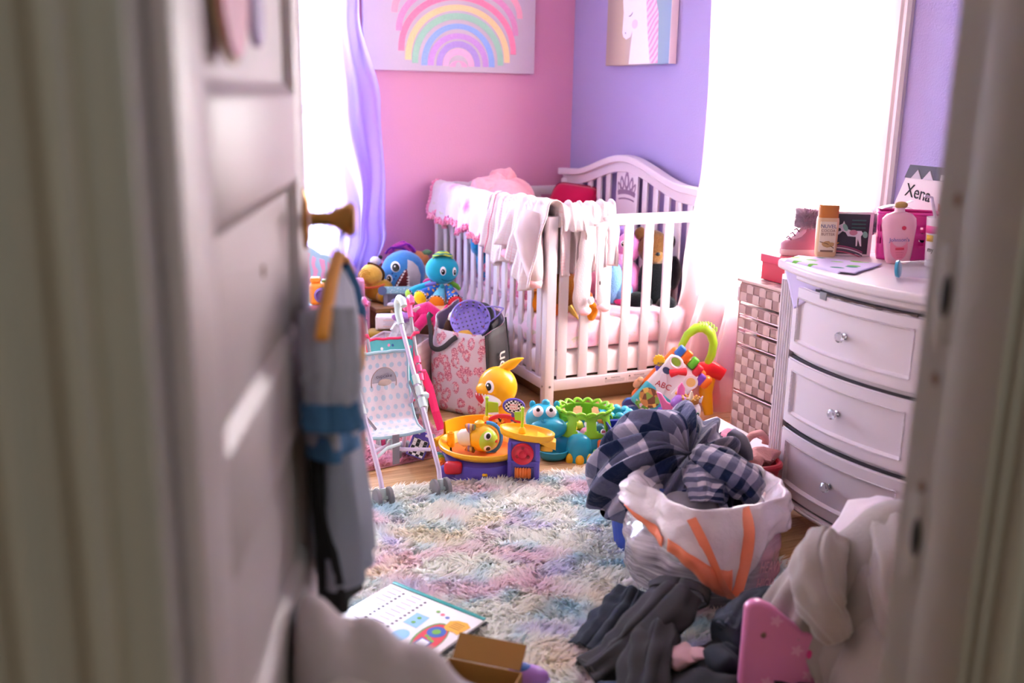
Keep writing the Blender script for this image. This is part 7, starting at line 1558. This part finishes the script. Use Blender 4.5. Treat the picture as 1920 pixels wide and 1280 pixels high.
x, y = bx(.82, .68); flat('red_machine', oval(x, y, .034, .072, .15), '#d8343c', .0003); flat('machine_border', oval(x - .002, y + .001, .038, .077, .15), '#5f9a4a', .0001); flat('blue_ring', oval(x - .004, y + .032, .024, .026), '#2f5fb4', .0008); flat('green_core', oval(x - .004, y + .032, .011, .012), '#6fb43c', .0013)
flat('white_screen', [(x - .02, y - .042), (x + .016, y - .046), (x + .018, y - .012), (x - .018, y - .008)], '#3a56a8', .0008); flat('screen_note', [(x - .015, y - .038), (x + .012, y - .041), (x + .013, y - .016), (x - .013, y - .013)], '#eef0f4', .0013); flat('yellow_star', oval(x - .004, y - .06, .009, .009, n=8), '#f0a82c', .0009)
for k in range(3): flat('green_spot', oval(x - .012 + .012 * k, y + .004 - .006 * k, .006, .005), '#6fb43c', .0008)
x, y = bx(.888, .3275); flat('yellow_bubble', [(x - .026, y - .02), (x - .012, y - .03), (x + .01, y - .026), (x + .024, y - .03), (x + .026, y - .01), (x + .03, y + .018), (x + .012, y + .03), (x - .014, y + .026), (x - .03, y + .012)], '#f3b32c', .0009)
for k in range(4): flat('text_line', [(x - .016, y - .012 + .008 * k), (x + .016, y - .012 + .008 * k), (x + .016, y - .0105 + .008 * k), (x - .016, y - .0105 + .008 * k)], '#8a5a20', .0015)
for k, c in enumerate(('#7fb86a', '#d86a7a', '#5f7fc0')): x, y = bx(.62 + .06 * k, .2 + .02 * k); flat('picture_dot', oval(x, y, .006, .006), c, .0004)

# ------------------------------------------------------------------ blue bin, plaid comforter, white trash bag
b = thing('storage_tub', 'royal blue round tub under the plaid comforter', 'tub', (-1.17, -2.84, .0))
obj('tub_wall', G().lathe([(.001, .002), (.125, .002), (.135, .01), (.175, .26), (.182, .265), (.182, .272), (.17, .27), (.128, .014), (.001, .01)], 36), plastic('#1f46b0', .4), b, smooth=50)
obj('tub_rim', G().tube([(.181 * math.cos(a), .181 * math.sin(a), .27) for a in [2 * PI * k / 36 for k in range(36)]], .008, 8, True), plastic('#1f46b0', .4), b)
def plaid(n):
    u = n.map(n.uv(), (1, 1, 1)); p = n.sep(u)
    su = n.m('FRACT', n.m('MULTIPLY', p[0], 8.0)); sv = n.m('FRACT', n.m('MULTIPLY', p[1], 8.0))
    a = n.m('GREATER_THAN', su, .5); b_ = n.m('GREATER_THAN', sv, .5); s = n.m('ADD', a, b_)
    c = n.ramp(n.m('DIVIDE', s, 2.0), [(0, '#9a95a8'), (.3, '#5f607a'), (.8, '#142040')], 'CONSTANT')
    w = n.m('MULTIPLY', n.m('MULTIPLY', n.m('LESS_THAN', su, .16), n.m('LESS_THAN', sv, .5)), n.m('GREATER_THAN', n.noise(n.uv(), 9, 1), .52))
    return n.mix(n.m('MULTIPLY', w, .6), c, '#d9ccd6')
M_plaid = mat('navy_grey_check_cotton', plaid, .9, bump=(26, .6, .02), sheen=.25, spec=.15)
co_ = thing('comforter', 'navy and grey checked comforter bundled in the blue tub', 'comforter', (-1.14, -2.83, .21))
pa = Vector((-.05, -.62, .78)).normalized(); e1 = pa.cross(Vector((0, 0, 1))).normalized(); e2 = e1.cross(pa)
def comf(u, v):
    th = 2 * PI * u; q = v; ph = q * 2.75; A = .16 * (1 - q) ** 1.1 * min(1, q * 9) + .055 * math.sin(PI * q)
    k = 13
    w = math.sin(k * th + 3.2 * q + 1.6 * nz(math.cos(th) * 2, math.sin(th) * 2, q * 2)) * .62 + .38 * math.sin(23 * th + 5 * q)
    rr = 1 + A * w + .13 * nz(math.cos(th) * 1.6 + 4, math.sin(th) * 1.6, q * 3)
    d = math.sin(ph) * (math.cos(th) * e1 + math.sin(th) * e2) + math.cos(ph) * pa
    dip = 1 - .22 * math.exp(-(q / .1) ** 2)
    x, y, z = d.x * .245 * rr * dip, d.y * .225 * rr * dip, d.z * .225 * rr * dip
    return (x, y, max(z, -.05))
obj('comforter_cover', G().grid(220, 70, comf, uvf=lambda u, v: (.5 + v * .62 * math.cos(2 * PI * u), .5 + v * .62 * math.sin(2 * PI * u))), M_plaid, co_, smooth=180)
def slv(pts, rs, k=36, amp=.016, seed=0, n=26, flat=.7):
    """gathered sleeve-like roll of cloth along pts with uv"""
    P = spl(pts, n); g = G(); m = len(P); vs = []; uv = []
    for i in range(m):
        t = (P[min(i + 1, m - 1)] - P[max(i - 1, 0)]).normalized(); u = Vector((0, 0, 1)); u = (u - t * u.dot(t)).normalized(); w = t.cross(u); f = i / (m - 1)
        r = float(np.interp(f, np.linspace(0, 1, len(rs)), rs))
        for j in range(k + 1):
            a = 2 * PI * j / k; rr = r * (1 + amp / max(r, .01) * (math.sin(7 * a + 4 * f + seed) * .5 + nz(math.cos(a) * 2, math.sin(a) * 2, f * 5 + seed) + .45 * math.sin(26 * f + 2.5 * math.sin(a + seed) + 3 * nz(f * 3, a, seed)) * (.4 + nz(f * 4, math.sin(a), seed + 3))))
            vs.append(P[i] + rr * (math.cos(a) * u * flat + math.sin(a) * w)); uv.append((j / k * r * 5, f * .8))
    return g.add(vs, [(i * (k + 1) + j, i * (k + 1) + j + 1, (i + 1) * (k + 1) + j + 1, (i + 1) * (k + 1) + j) for i in range(m - 1) for j in range(k)], None, uv)
obj('comforter_roll', slv([(.0, -.13, .15), (.04, -.2, .13), (.09, -.25, .09), (.13, -.29, .04)], [.035, .075, .08, .06], amp=.016, seed=2, flat=.55), M_plaid, co_, smooth=180, solid=.006)
obj('comforter_roll', slv([(.02, -.15, .14), (-.03, -.22, .1), (-.06, -.27, .05)], [.03, .06, .05], amp=.014, seed=5, flat=.5), M_plaid, co_, smooth=180, solid=.006)
obj('grey_lining', lumpy(G().ell((-.1, -.24, .02), (.1, .06, .07), 26), .03, 12, 3), fabric('#7f7a84'), co_, smooth=180)
obj('elastic_cuff', lumpy(G().lathe([(.05, 0), (.055, .02), (.04, .03), (.034, .02)], 24, TR(.225, -.03, .1, ry=1.2)), .006, 30, 2), fabric('#8a8794'), co_, smooth=180)
# trash bag
def film(name, col, a, rough=.22): return mat(name, col, rough, alpha=a, spec=.7, bump=(18, .35, .02))
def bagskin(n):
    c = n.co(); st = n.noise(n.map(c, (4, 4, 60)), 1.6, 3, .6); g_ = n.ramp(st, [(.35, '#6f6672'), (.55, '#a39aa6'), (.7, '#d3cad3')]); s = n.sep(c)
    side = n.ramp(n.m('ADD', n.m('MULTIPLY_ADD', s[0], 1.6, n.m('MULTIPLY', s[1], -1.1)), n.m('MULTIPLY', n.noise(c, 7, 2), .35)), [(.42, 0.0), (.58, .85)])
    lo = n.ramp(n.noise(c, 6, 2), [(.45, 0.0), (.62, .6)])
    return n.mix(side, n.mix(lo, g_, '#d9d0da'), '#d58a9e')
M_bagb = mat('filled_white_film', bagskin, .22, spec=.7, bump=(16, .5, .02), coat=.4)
M_film = mat('white_bag_film', '#e6dce2', .25, spec=.7, bump=(22, .5, .02), coat=.3, vary=(8, .06))
tb = thing('trash_bag', 'white plastic trash bag with orange drawstring stuffed with clothes', 'bag', (-1.2, -3.1, 0))
def bagb(u, v):
    a = 2 * PI * u; prof = [(.0, .001), (.06, .16), (.3, .2), (.6, .205), (.85, .18), (1, .15)]
    r = np.interp(v, [p[0] for p in prof], [p[1] for p in prof]); r *= 1 + .16 * nz(math.cos(a) * 1.8, math.sin(a) * 1.8, v * 2.5 + 1) + .05 * nz(math.cos(a) * 6, math.sin(a) * 6, v * 7)
    return (r * 1.08 * math.cos(a), r * .95 * math.sin(a), .004 + .3 * v)
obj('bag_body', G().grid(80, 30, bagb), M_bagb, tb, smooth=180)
A0 = math.atan2(-.92, -.38)
def dang(a): return (a - A0 + PI) % (2 * PI) - PI
def rimz(a):
    d = dang(a); return .30 - .15 * math.exp(-((d - .12) / .42) ** 2) + .035 * math.exp(-((d + 1.25) / .5) ** 2) + .02 * math.sin(3 * a)
def collar(u, v):
    a = 2 * PI * u; d = dang(a); b0 = .15 + .01 * math.sin(5 * a); low = rimz(a) - .055
    if v < .35: t = v / .35; r, z = lerp(b0 - .01, b0 + .045, t), lerp(.27, .335, t) + .02 * math.exp(-((d + 1.25) / .5) ** 2)
    else: t = (v - .35) / .65; r, z = lerp(b0 + .045, b0 + .075 + .02 * math.exp(-(d / .5) ** 2), t ** .7), lerp(.335, low, t)
    r *= 1 + .1 * nz(math.cos(a) * 2.5, math.sin(a) * 2.5, v * 3) + .05 * nz(math.cos(a) * 7, math.sin(a) * 7, v * 6)
    return (r * 1.08 * math.cos(a), r * .97 * math.sin(a), z)
obj('folded_lip', G().grid(110, 24, collar), M_film, tb, smooth=180, solid=.002)
M_os = mat('orange_drawstring_film', '#f0835c', .35, spec=.6, vary=(30, .12))
def tape(u0, u1, v0, v1, nm): obj(nm, G().grid(26, 4, lambda s, t: tuple(Vector(collar(lerp(u0, u1, s) % 1.0, lerp(v0, v1, t))) * 1.0 + Vector((math.cos(2 * PI * lerp(u0, u1, s)), math.sin(2 * PI * lerp(u0, u1, s)), .2)) * .006)), M_os, tb, solid=.001, smooth=60)
uA = A0 / (2 * PI) % 1.0
tape(uA - .2, uA - .1, .84, 1.0, 'drawstring'); tape(uA - .09, uA + .02, .8, 1.0, 'drawstring')
def loop(pts, nm):
    P = spl(pts, 20); obj(nm, G().tube(P, .017, 8, flat=.1, up=(.4, -.9, 0)), M_os, tb, smooth=60)
def cpt(du, v, o=.012): p = Vector(collar((uA + du) % 1.0, v)); a = 2 * PI * (uA + du); return p + Vector((math.cos(a), math.sin(a), .2)) * o
loop([cpt(-.055, .45), cpt(-.03, .65), cpt(0.0, .9), cpt(.02, 1.02)], 'drawstring_loop'); loop([cpt(.05, .3), cpt(.05, .55), cpt(.045, .8), cpt(.025, 1.02)], 'drawstring_loop')
M_tpk = mat('faded_pink_print', '#e0a3ae', .5)
for s_, z, du in (('HEAVY', .15, .105), ('HIGH', .1, .1)):
    p = Vector(bagb((uA + du) % 1.0, z / .3)); a = 2 * PI * (uA + du); n_v = Vector((math.cos(a), math.sin(a), .1)); text('bag_lettering', s_, .045, frame(p + n_v * .012, (-math.sin(a), math.cos(a), -.28), (.0, 0, 1)), M_tpk, tb, .0005, sx=.7)
obj('pale_seam', G().tube([tuple(Vector(bagb((uA - .045 + .004 * k) % 1.0, .9 - .085 * k)) * 1.012) for k in range(10)], .005, 6, flat=.3), M_film, tb)

HEAP0 = set(o.name for o in bpy.data.objects)
# ------------------------------------------------------------------ heap of dark clothes on the rug
M_dg = mat('charcoal_twill', '#2a272a', .85, bump=(300, .25, .002), vary=(14, .15)); M_nv = mat('dark_navy_denim', '#1c2430', .85, bump=(300, .3, .002), vary=(20, .2)); M_bk2 = mat('black_jersey', '#131116', .9, bump=(80, .2, .004)); M_sl = mat('slate_denim', '#333a48', .85, bump=(300, .3, .002), vary=(20, .2))
h_ = thing('dark_garment', 'black jersey heap under the other dark clothes', 'garment', (-1.42, -3.42, .02))
obj('heap', lumpy(lumpy(G().ell((0, 0, .03), (.24, .2, .08), 46), .05, 7, 3), .02, 22, 5), M_bk2, h_, smooth=180); obj('heap_fold', lumpy(G().ell((.1, -.12, .07), (.14, .12, .06), 30), .04, 12, 7), M_bk2, h_, smooth=180)
t = thing('trousers', 'charcoal child trousers twisted on top of the dark heap', 'garment', (0, 0, 0))
for k, (pts, rs) in enumerate(((((-1.715, -3.235, .05), (-1.64, -3.24, .085), (-1.56, -3.23, .13), (-1.48, -3.2, .16), (-1.43, -3.17, .17)), [.055, .055, .06, .07, .06]), (((-1.72, -3.45, .04), (-1.66, -3.38, .08), (-1.59, -3.3, .12), (-1.53, -3.24, .14)), [.05, .055, .055, .05]))):
    l = obj('trouser_leg', slv(pts, rs, seed=k * 3 + 1, amp=.014, flat=.62), M_dg, t, smooth=180, solid=.003)
    obj('leg_hem', G().tube([Vector(pts[0]) + Vector((-.002, rs[0] * math.sin(a) * .98, rs[0] * .62 * math.cos(a) * .98)) for a in [2 * PI * q / 20 for q in range(20)]], .004, 6, True), M_dg, l)
obj('waistband', slv([(-1.43, -3.17, .165), (-1.4, -3.14, .165)], [.075, .078], seed=8, amp=.006, n=6, flat=.45), M_dg, t, smooth=180, solid=.004)
t = thing('jeans', 'dark navy jeans leg sticking out behind the charcoal trousers', 'garment'); obj('jeans_leg', slv([(-1.665, -3.14, .045), (-1.6, -3.11, .07), (-1.53, -3.07, .09), (-1.47, -3.03, .11)], [.05, .055, .055, .05], seed=4, flat=.6), M_nv, t, smooth=180, solid=.004); obj('jeans_seam', G().tube([(-1.665, -3.17, .075), (-1.6, -3.15, .1), (-1.53, -3.11, .12), (-1.47, -3.06, .14)], .003, 6), M_sl, t)
t = thing('jeans', 'slate blue jeans bundled against the white trash bag', 'garment', (-1.3, -3.32, .13)); obj('bundle', lumpy(lumpy(G().ell((0, 0, 0), (.12, .09, .06), 34), .03, 13, 2), .012, 34, 6), M_sl, t, smooth=180); obj('waist_roll', slv([(-.1, -.03, .03), (-.03, -.0, .065), (.05, .02, .06), (.1, -.02, .03)], [.026, .034, .034, .026], seed=3), M_sl, t, smooth=180); obj('pocket_flap', lumpy(G().ell((-.02, -.085, .0), (.06, .02, .035), 20), .01, 20, 3), M_nv, t, smooth=180)
for k, (lab, loc, r, m) in enumerate((('pale pink sock crumpled on the black heap', (-1.52, -3.34, .12), (.05, .035, .02), fabric('#c9a3a8')), ('faded pink print shirt scrap at bottom of the dark heap', (-1.585, -3.5, .08), (.07, .05, .02), fabric('#b98a92')), ('navy and white baby sock in the middle of the heap', (-1.46, -3.4, .13), (.05, .04, .025), M_nv), ('red and black cap at the lower left of the heap', (-1.77, -3.43, .04), (.07, .05, .03), fabric('#8a1f2a')), ('denim shorts corner beside the red cap', (-1.7, -3.37, .05), (.07, .06, .03), fabric('#2f3a50')))):
    t = thing('small_garment', lab, 'garment', loc, .6 * k); obj('cloth_lump', lumpy(G().ell((0, 0, 0), r, 22), .014, 26, k), m, t, smooth=180); obj('cloth_fold', lumpy(G().ell((r[0] * .5, -r[1] * .5, .005), (r[0] * .6, r[1] * .7, r[2] * .8), 18), .01, 30, k + 3), m, t, smooth=180)
b = thing('patch_label', 'orange brown leather jeans label on the black heap', 'label', (-1.46, -3.56, .105), rot=(.2, 0, -.3)); obj('leather', G().box((0, 0, 0), (.05, .04, .003), .001), mat('tan_leather', '#a5623a', .7), b); obj('stitch', G().box((0, .016, .002), (.042, .002, .001)), plastic('#e0b24a', .6), b); obj('yellow_stitch', G().box((.03, .04, .0), (.006, .05, .002)), plastic('#e0b24a', .6), b)

for o_ in bpy.data.objects:
    if o_.name not in HEAP0 and o_.parent is None: o_.location += Vector((-.015, -.165, -.02))
# ------------------------------------------------------------------ pink toddler chair side, grey fleece, white cloth
b = thing('toddler_chair', 'pink plastic toddler chair panel with curved top in right foreground', 'chair', (-1.41, -3.70, 0), -.45)
M_pc = mat('pink_chair_plastic', '#d77fae', .3, vary=(6, .06), spec=.5)
ol = [(-.1, 0), (.15, 0), (.15, .222), (.08, .23), (.03, .245), (-.01, .275), (-.04, .3), (-.065, .312), (-.085, .31), (-.098, .298)]
obj('side_panel', G().poly(ol, .028, TR(0, .014, 0, rx=PI / 2)), M_pc, b, bevel=.008, seg=3, smooth=50)
obj('back_plate', G().box((.13, .05, .13), (.16, .02, .2), .008), plastic('#c8327e'), b)
obj('round_sticker', G().poly(oval(.0, .06, .03, .035), .0015, TR(0, -.0145, 0, rx=PI / 2)), plastic('#6a2f38', .5), b); obj('magenta_knob', G().ell((.055, -.014, .19), (.014, .008, .018), 12), plastic('#c01f6a'), b); obj('brown_screw', G().ell((-.055, -.0145, .235), (.006, .004, .007), 10), plastic('#7a5a52'), b)
for x, z in ((-.03, .27), (.02, .2), (.05, .14), (-.04, .12)): obj('flower_print', G().poly([(x + (.011 + .004 * math.cos(5 * t_)) * math.cos(t_), z + (.011 + .004 * math.cos(5 * t_)) * math.sin(t_)) for t_ in [2 * PI * k / 30 for k in range(30)]], .0012, TR(0, -.0145, 0, rx=PI / 2)), plastic('#e2a0c2', .5), b)
M_gfl = mat('taupe_grey_fleece', '#9c918c', .95, bump=(90, .3, .005), vary=(6, .08), sheen=.4, spec=.1)
q = thing('fleece_jacket', 'taupe grey fleece jacket heaped beside the right door jamb', 'garment')
P = sheet(-1.16, -3.71, .56, .66, 50, 50, .62, rz=-.4, amp=.1, seed=5)
P = cloth(P, [('e', (-1.26, -3.67, .14), (.12, .13, .26)), ('e', (-1.15, -3.74, .2), (.15, .15, .3)), ('e', (-1.2, -3.85, .15), (.16, .14, .2)), ('f', .02)], steps=80, iters=10, fric=.8, bend=.5)
obj('jacket_body', G().arr(P), M_gfl, q, solid=.014, smooth=180, sub=1)
obj('jacket_sleeve', slv([(-1.28, -3.66, .4), (-1.35, -3.71, .38), (-1.385, -3.77, .33), (-1.37, -3.81, .27)], [.05, .055, .05, .03], amp=.008, seed=2, flat=.9), M_gfl, q, smooth=180, solid=.004)
obj('jacket_sleeve', slv([(-1.17, -3.75, .45), (-1.23, -3.84, .41), (-1.26, -3.9, .3), (-1.23, -3.93, .15)], [.06, .07, .065, .05], amp=.012, seed=6, flat=.8), M_gfl, q, smooth=180, solid=.004)
obj('jacket_filling', lumpy(G().ell((-1.2, -3.74, .2), (.16, .16, .22), 24), .03, 8, 1), M_gfl, q, smooth=180)
t = thing('baby_blanket', 'pale pink white blanket behind the fleece at the right jamb', 'blanket', (-1.02, -3.56, 0)); obj('blanket_lump', lumpy(lumpy(G().ell((0, 0, .2), (.14, .12, .24), 30), .04, 8, 4), .012, 26, 2), fabric('#eadbe0'), t, smooth=180); obj('blanket_binding', G().tube(spl([(-.1, -.08, .3), (-.05, -.1, .4), (.03, -.08, .42)], 12), .008, 8), fabric('#d9a584'), t)

# ------------------------------------------------------------------ pale cloth heap, olive print bag, open carton, purple shoe in the left foreground
M_pc2 = mat('pale_rose_canvas', lambda n: n.mix(n.ramp(n.vor(n.uv(), 6, 'Distance'), [(.1, .45), (.16, 0.0)]), '#b5a9ab', '#8fa39c'), .85, bump=(120, .2, .004), sheen=.15)
HB = (-2.425, -4.07)
t = thing('laundry_hamper', 'cloth laundry hamper beside the open door under pale canvas', 'hamper', (*HB, 0)); obj('hamper_wall', lumpy(G().lathe([(.001, .003), (.1, .003), (.115, .02), (.125, .46), (.128, .48), (.12, .48), (.11, .03), (.001, .02)], 36), .006, 9, 2), fabric('#a89c92'), t, smooth=60); obj('hamper_rim', G().tube([(.125 * math.cos(a), .125 * math.sin(a), .48) for a in [2 * PI * k / 30 for k in range(30)]], .008, 8, True), fabric('#8f857c'), t)
t = thing('dirty_laundry', 'rumpled laundry filling the hamper under the canvas sheet', 'laundry', (*HB, .4)); obj('laundry_lump', lumpy(G().ell((0, 0, .05), (.1, .1, .09), 24), .02, 12, 2), fabric('#9c9094'), t, smooth=180); obj('laundry_lump', lumpy(G().ell((-.05, .03, .12), (.05, .05, .06), 20), .015, 14, 5), fabric('#a89aa0'), t, smooth=180)
P = sheet(-2.425, -4.04, .5, .44, 60, 66, .86, rz=-.3, amp=.16, seed=12)
P = cloth(P, [('e', (-2.515, -4.0, .55), (.045, .09, .14)), ('e', (-2.45, -4.02, .55), (.05, .06, .105)), ('e', (-2.385, -4.04, .5), (.06, .06, .11)), ('e', (-2.325, -4.08, .46), (.06, .06, .09)), ('e', (*HB, .4), (.13, .13, .15)), ('f', .3)], steps=80, iters=10, fric=.8, bend=.2)
nrm_ = np.array([math.cos(math.radians(20.7)), -math.sin(math.radians(20.7))]); off_ = (P[..., 0] + 2.70) * nrm_[0] + (P[..., 1] + 4.40) * nrm_[1]; push = np.maximum(0, .012 - off_); P[..., 0] += push * nrm_[0]; P[..., 1] += push * nrm_[1]
q = thing('canvas_sheet', 'pale rose canvas sheet crumpled over the hamper in left foreground', 'cloth'); obj('sheet', G().arr(P), M_pc2, q, solid=.005, smooth=180, sub=1); obj('sheet_hem', G().tube([tuple(p) for p in P[-1]], .004, 6), fabric('#c9bdbd'), q)
M_ol = mat('olive_print_cloth', lambda n: n.ramp(n.sep(n.vor(n.co(), 26, 'Color'))[0], [(0, '#6b6238'), (.3, '#3a3a34'), (.5, '#a59870'), (.7, '#8f8648'), (.85, '#b9b2a4')], 'CONSTANT'), .85, bump=(60, .2, .004))
t = thing('print_bag', 'olive and cream print cloth bag beside the door at lower left', 'bag', (-2.515, -4.15, .42), -.36); obj('bag_body', lumpy(G().box((0, 0, .1), (.07, .11, .2), .03, seg=5), .014, 16, 4), M_ol, t, smooth=180); obj('bag_rim', lumpy(G().tube([(.034 * math.cos(a), .052 * math.sin(a), .2) for a in [2 * PI * k / 28 for k in range(28)]], .008, 8, True), .006, 30, 2), fabric('#b9aeac'), t, smooth=180)
t = thing('paper_tag', 'tan cardboard piece stuck between the door and pale canvas', 'cardboard', (-2.478, -3.9, .5), rot=(.2, .1, -.5)); obj('card', G().box((0, 0, .06), (.07, .005, .12), .002), mat('tan_card', '#b98f68', .8), t); obj('card_print', G().lathe([(.016, 0), (.015, .001), (.001, .001)], 16, TR(0, -.003, .09, rx=PI / 2)), mat('pale_card_print', '#d9cdc2', .7), t)
b = thing('cardboard_box', 'small open brown carton on the rug behind the pale canvas', 'box', (-2.04, -3.45, .03), -.75)
M_kb = mat('kraft_amber_card', '#8f6428', .8, vary=(5, .1))
for nm, c, d in (('front_wall', (0, -.06, .05), (.17, .004, .1)), ('back_wall', (0, .06, .05), (.17, .004, .1)), ('left_wall', (-.085, 0, .05), (.004, .12, .1)), ('right_wall', (.085, 0, .05), (.004, .12, .1)), ('bottom', (0, 0, .002), (.17, .12, .004))): obj(nm, G().box(c, d), M_kb, b, smooth=0)
obj('flap', G().box((0, 0, .03), (.16, .003, .06), 0, TR(0, .065, .1, rx=-.9)), M_kb, b, smooth=0)
t = thing('toy_shoe', 'purple and blue toy shoe on the rug beside the small carton', 'toy', (-1.885, -3.39, .045), -.6); obj('shoe', G().ell((0, 0, .022), (.05, .028, .026), 18), plastic('#a878cf'), t, smooth=180); obj('insole', G().ell((-.012, 0, .038), (.026, .018, .014), 14), plastic('#2f5fb0'), t, smooth=180); obj('sole', G().box((0, 0, .004), (.1, .05, .01), .004), plastic('#8a5ab8'), t)

# ------------------------------------------------------------------ clothes hanging from the door knob (door-local frame)
def dl(s, off, z): return DM @ Vector((s, -off, z))
def hung(sec, n=34, seed=0, amp=.008):
    """sec: list of (z, centre along door, offset, half width, half depth)"""
    rings = []
    for i in range(41):
        f = i / 40 * (len(sec) - 1); k = min(int(f), len(sec) - 2); t = f - k; z, s, o, a, b_ = [lerp(p, q_, t) for p, q_ in zip(sec[k], sec[k + 1])]
        rings.append([dl(s + a * math.cos(x) * (1 + .06 * nz(math.cos(x) * 2, z * 9, seed)), o + b_ * math.sin(x) + amp * math.sin(9 * math.cos(x) * 1.3 + seed) * (.4 + i / 40) + amp * nz(math.cos(x) * 3, math.sin(x) * 3, z * 6 + seed), z) for x in [2 * PI * j / n for j in range(n)]])
    return G().loft(rings, cap=False)
b = thing('clothes_hanger', 'orange plastic hanger hooked on the brass door knob', 'hanger'); M_hg = plastic('#e39a3a', .35)
obj('hook', G().tube(spl([dl(.71, .035, 1.175), dl(.71, .05, 1.192), dl(.71, .064, 1.175), dl(.7, .055, 1.15), dl(.7, .05, 1.125)], 20), .0035, 8), plastic('#c9c6c4', .3), b)
obj('arm', G().tube(spl([dl(.7, .05, 1.125), dl(.6, .05, 1.1), dl(.49, .05, 1.062), dl(.47, .05, 1.05)], 14), .006, 8, flat=1.6), M_hg, b); obj('arm', G().tube(spl([dl(.7, .05, 1.125), dl(.8, .05, 1.1), dl(.9, .05, 1.062)], 14), .006, 8, flat=1.6), M_hg, b); obj('bar', G().tube([dl(.48, .05, 1.05), dl(.7, .05, 1.045), dl(.9, .05, 1.06)], .005, 8), M_hg, b)
t = thing('hanging_shirt', 'grey blue child shirt with blue hem hanging from the door knob', 'garment')
M_sh1 = mat('grey_blue_jersey', '#a3a6b8', .9, bump=(200, .2, .003), vary=(8, .06)); M_sh2 = mat('mid_blue_rib', '#3f6d9c', .9, bump=(200, .3, .003)); M_slt = mat('slate_grey_cotton', '#8a90a2', .9, bump=(120, .2, .003), vary=(6, .06))
obj('shirt_body', hung([(1.1, .68, .045, .05, .01), (1.06, .68, .045, .15, .015), (1.0, .68, .044, .16, .022), (.93, .68, .044, .15, .027), (.87, .68, .044, .14, .03)], seed=1), M_sh1, t, smooth=180, solid=.002)
obj('shirt_sleeve', slv([dl(.55, .05, 1.07), dl(.52, .055, 1.0), dl(.51, .055, .95)], [.035, .038, .036], amp=.005, seed=3), M_sh1, t, smooth=180, solid=.002); obj('sleeve_hem', slv([dl(.51, .055, .955), dl(.508, .055, .915)], [.038, .04], amp=.004, seed=3, n=6), M_sh2, t, smooth=180, solid=.002); obj('shoulder_yoke', slv([dl(.8, .045, 1.09), dl(.82, .06, 1.03), dl(.81, .062, .97)], [.015, .022, .015], amp=.003, seed=5), M_sh2, t, smooth=180, solid=.002)
obj('shirt_hem', hung([(.89, .68, .044, .142, .031), (.85, .68, .044, .14, .033)], seed=1), M_sh2, t, smooth=180, solid=.002)
for z, s, c in ((.98, .82, '#d98a9a'), (.94, .82, '#e6b37a'), (.8, .8, '#d9a6ae')): obj('shirt_print', lumpy(G().ell(dl(s - .02, .07, z), (.012, .014, .03), 12), .004, 40, 2), fabric(c), t, smooth=180)
t = thing('hanging_trousers', 'slate grey child trousers hanging below the shirt on the knob', 'garment'); obj('trouser_body', hung([(.87, .68, .046, .09, .022), (.8, .68, .05, .1, .03), (.72, .69, .053, .115, .038), (.64, .69, .054, .12, .04)], seed=4, amp=.006), M_slt, t, smooth=180, solid=.002); obj('trouser_hem', hung([(.647, .69, .054, .121, .0405), (.636, .69, .054, .121, .0405)], seed=4, amp=.006), M_slt, t, smooth=180, solid=.003)
t = thing('hanging_trousers', 'black child leggings hanging behind the slate trousers on the door', 'garment'); obj('legging_body', hung([(.9, .68, .02, .08, .012), (.78, .68, .024, .1, .016), (.7, .7, .04, .13, .024), (.605, .71, .046, .14, .032)], seed=7, amp=.006), M_bk2, t, smooth=180, solid=.002); obj('legging_hem', hung([(.61, .71, .046, .141, .0325), (.6, .71, .046, .141, .0325)], seed=7, amp=.006), M_bk2, t, smooth=180, solid=.003)
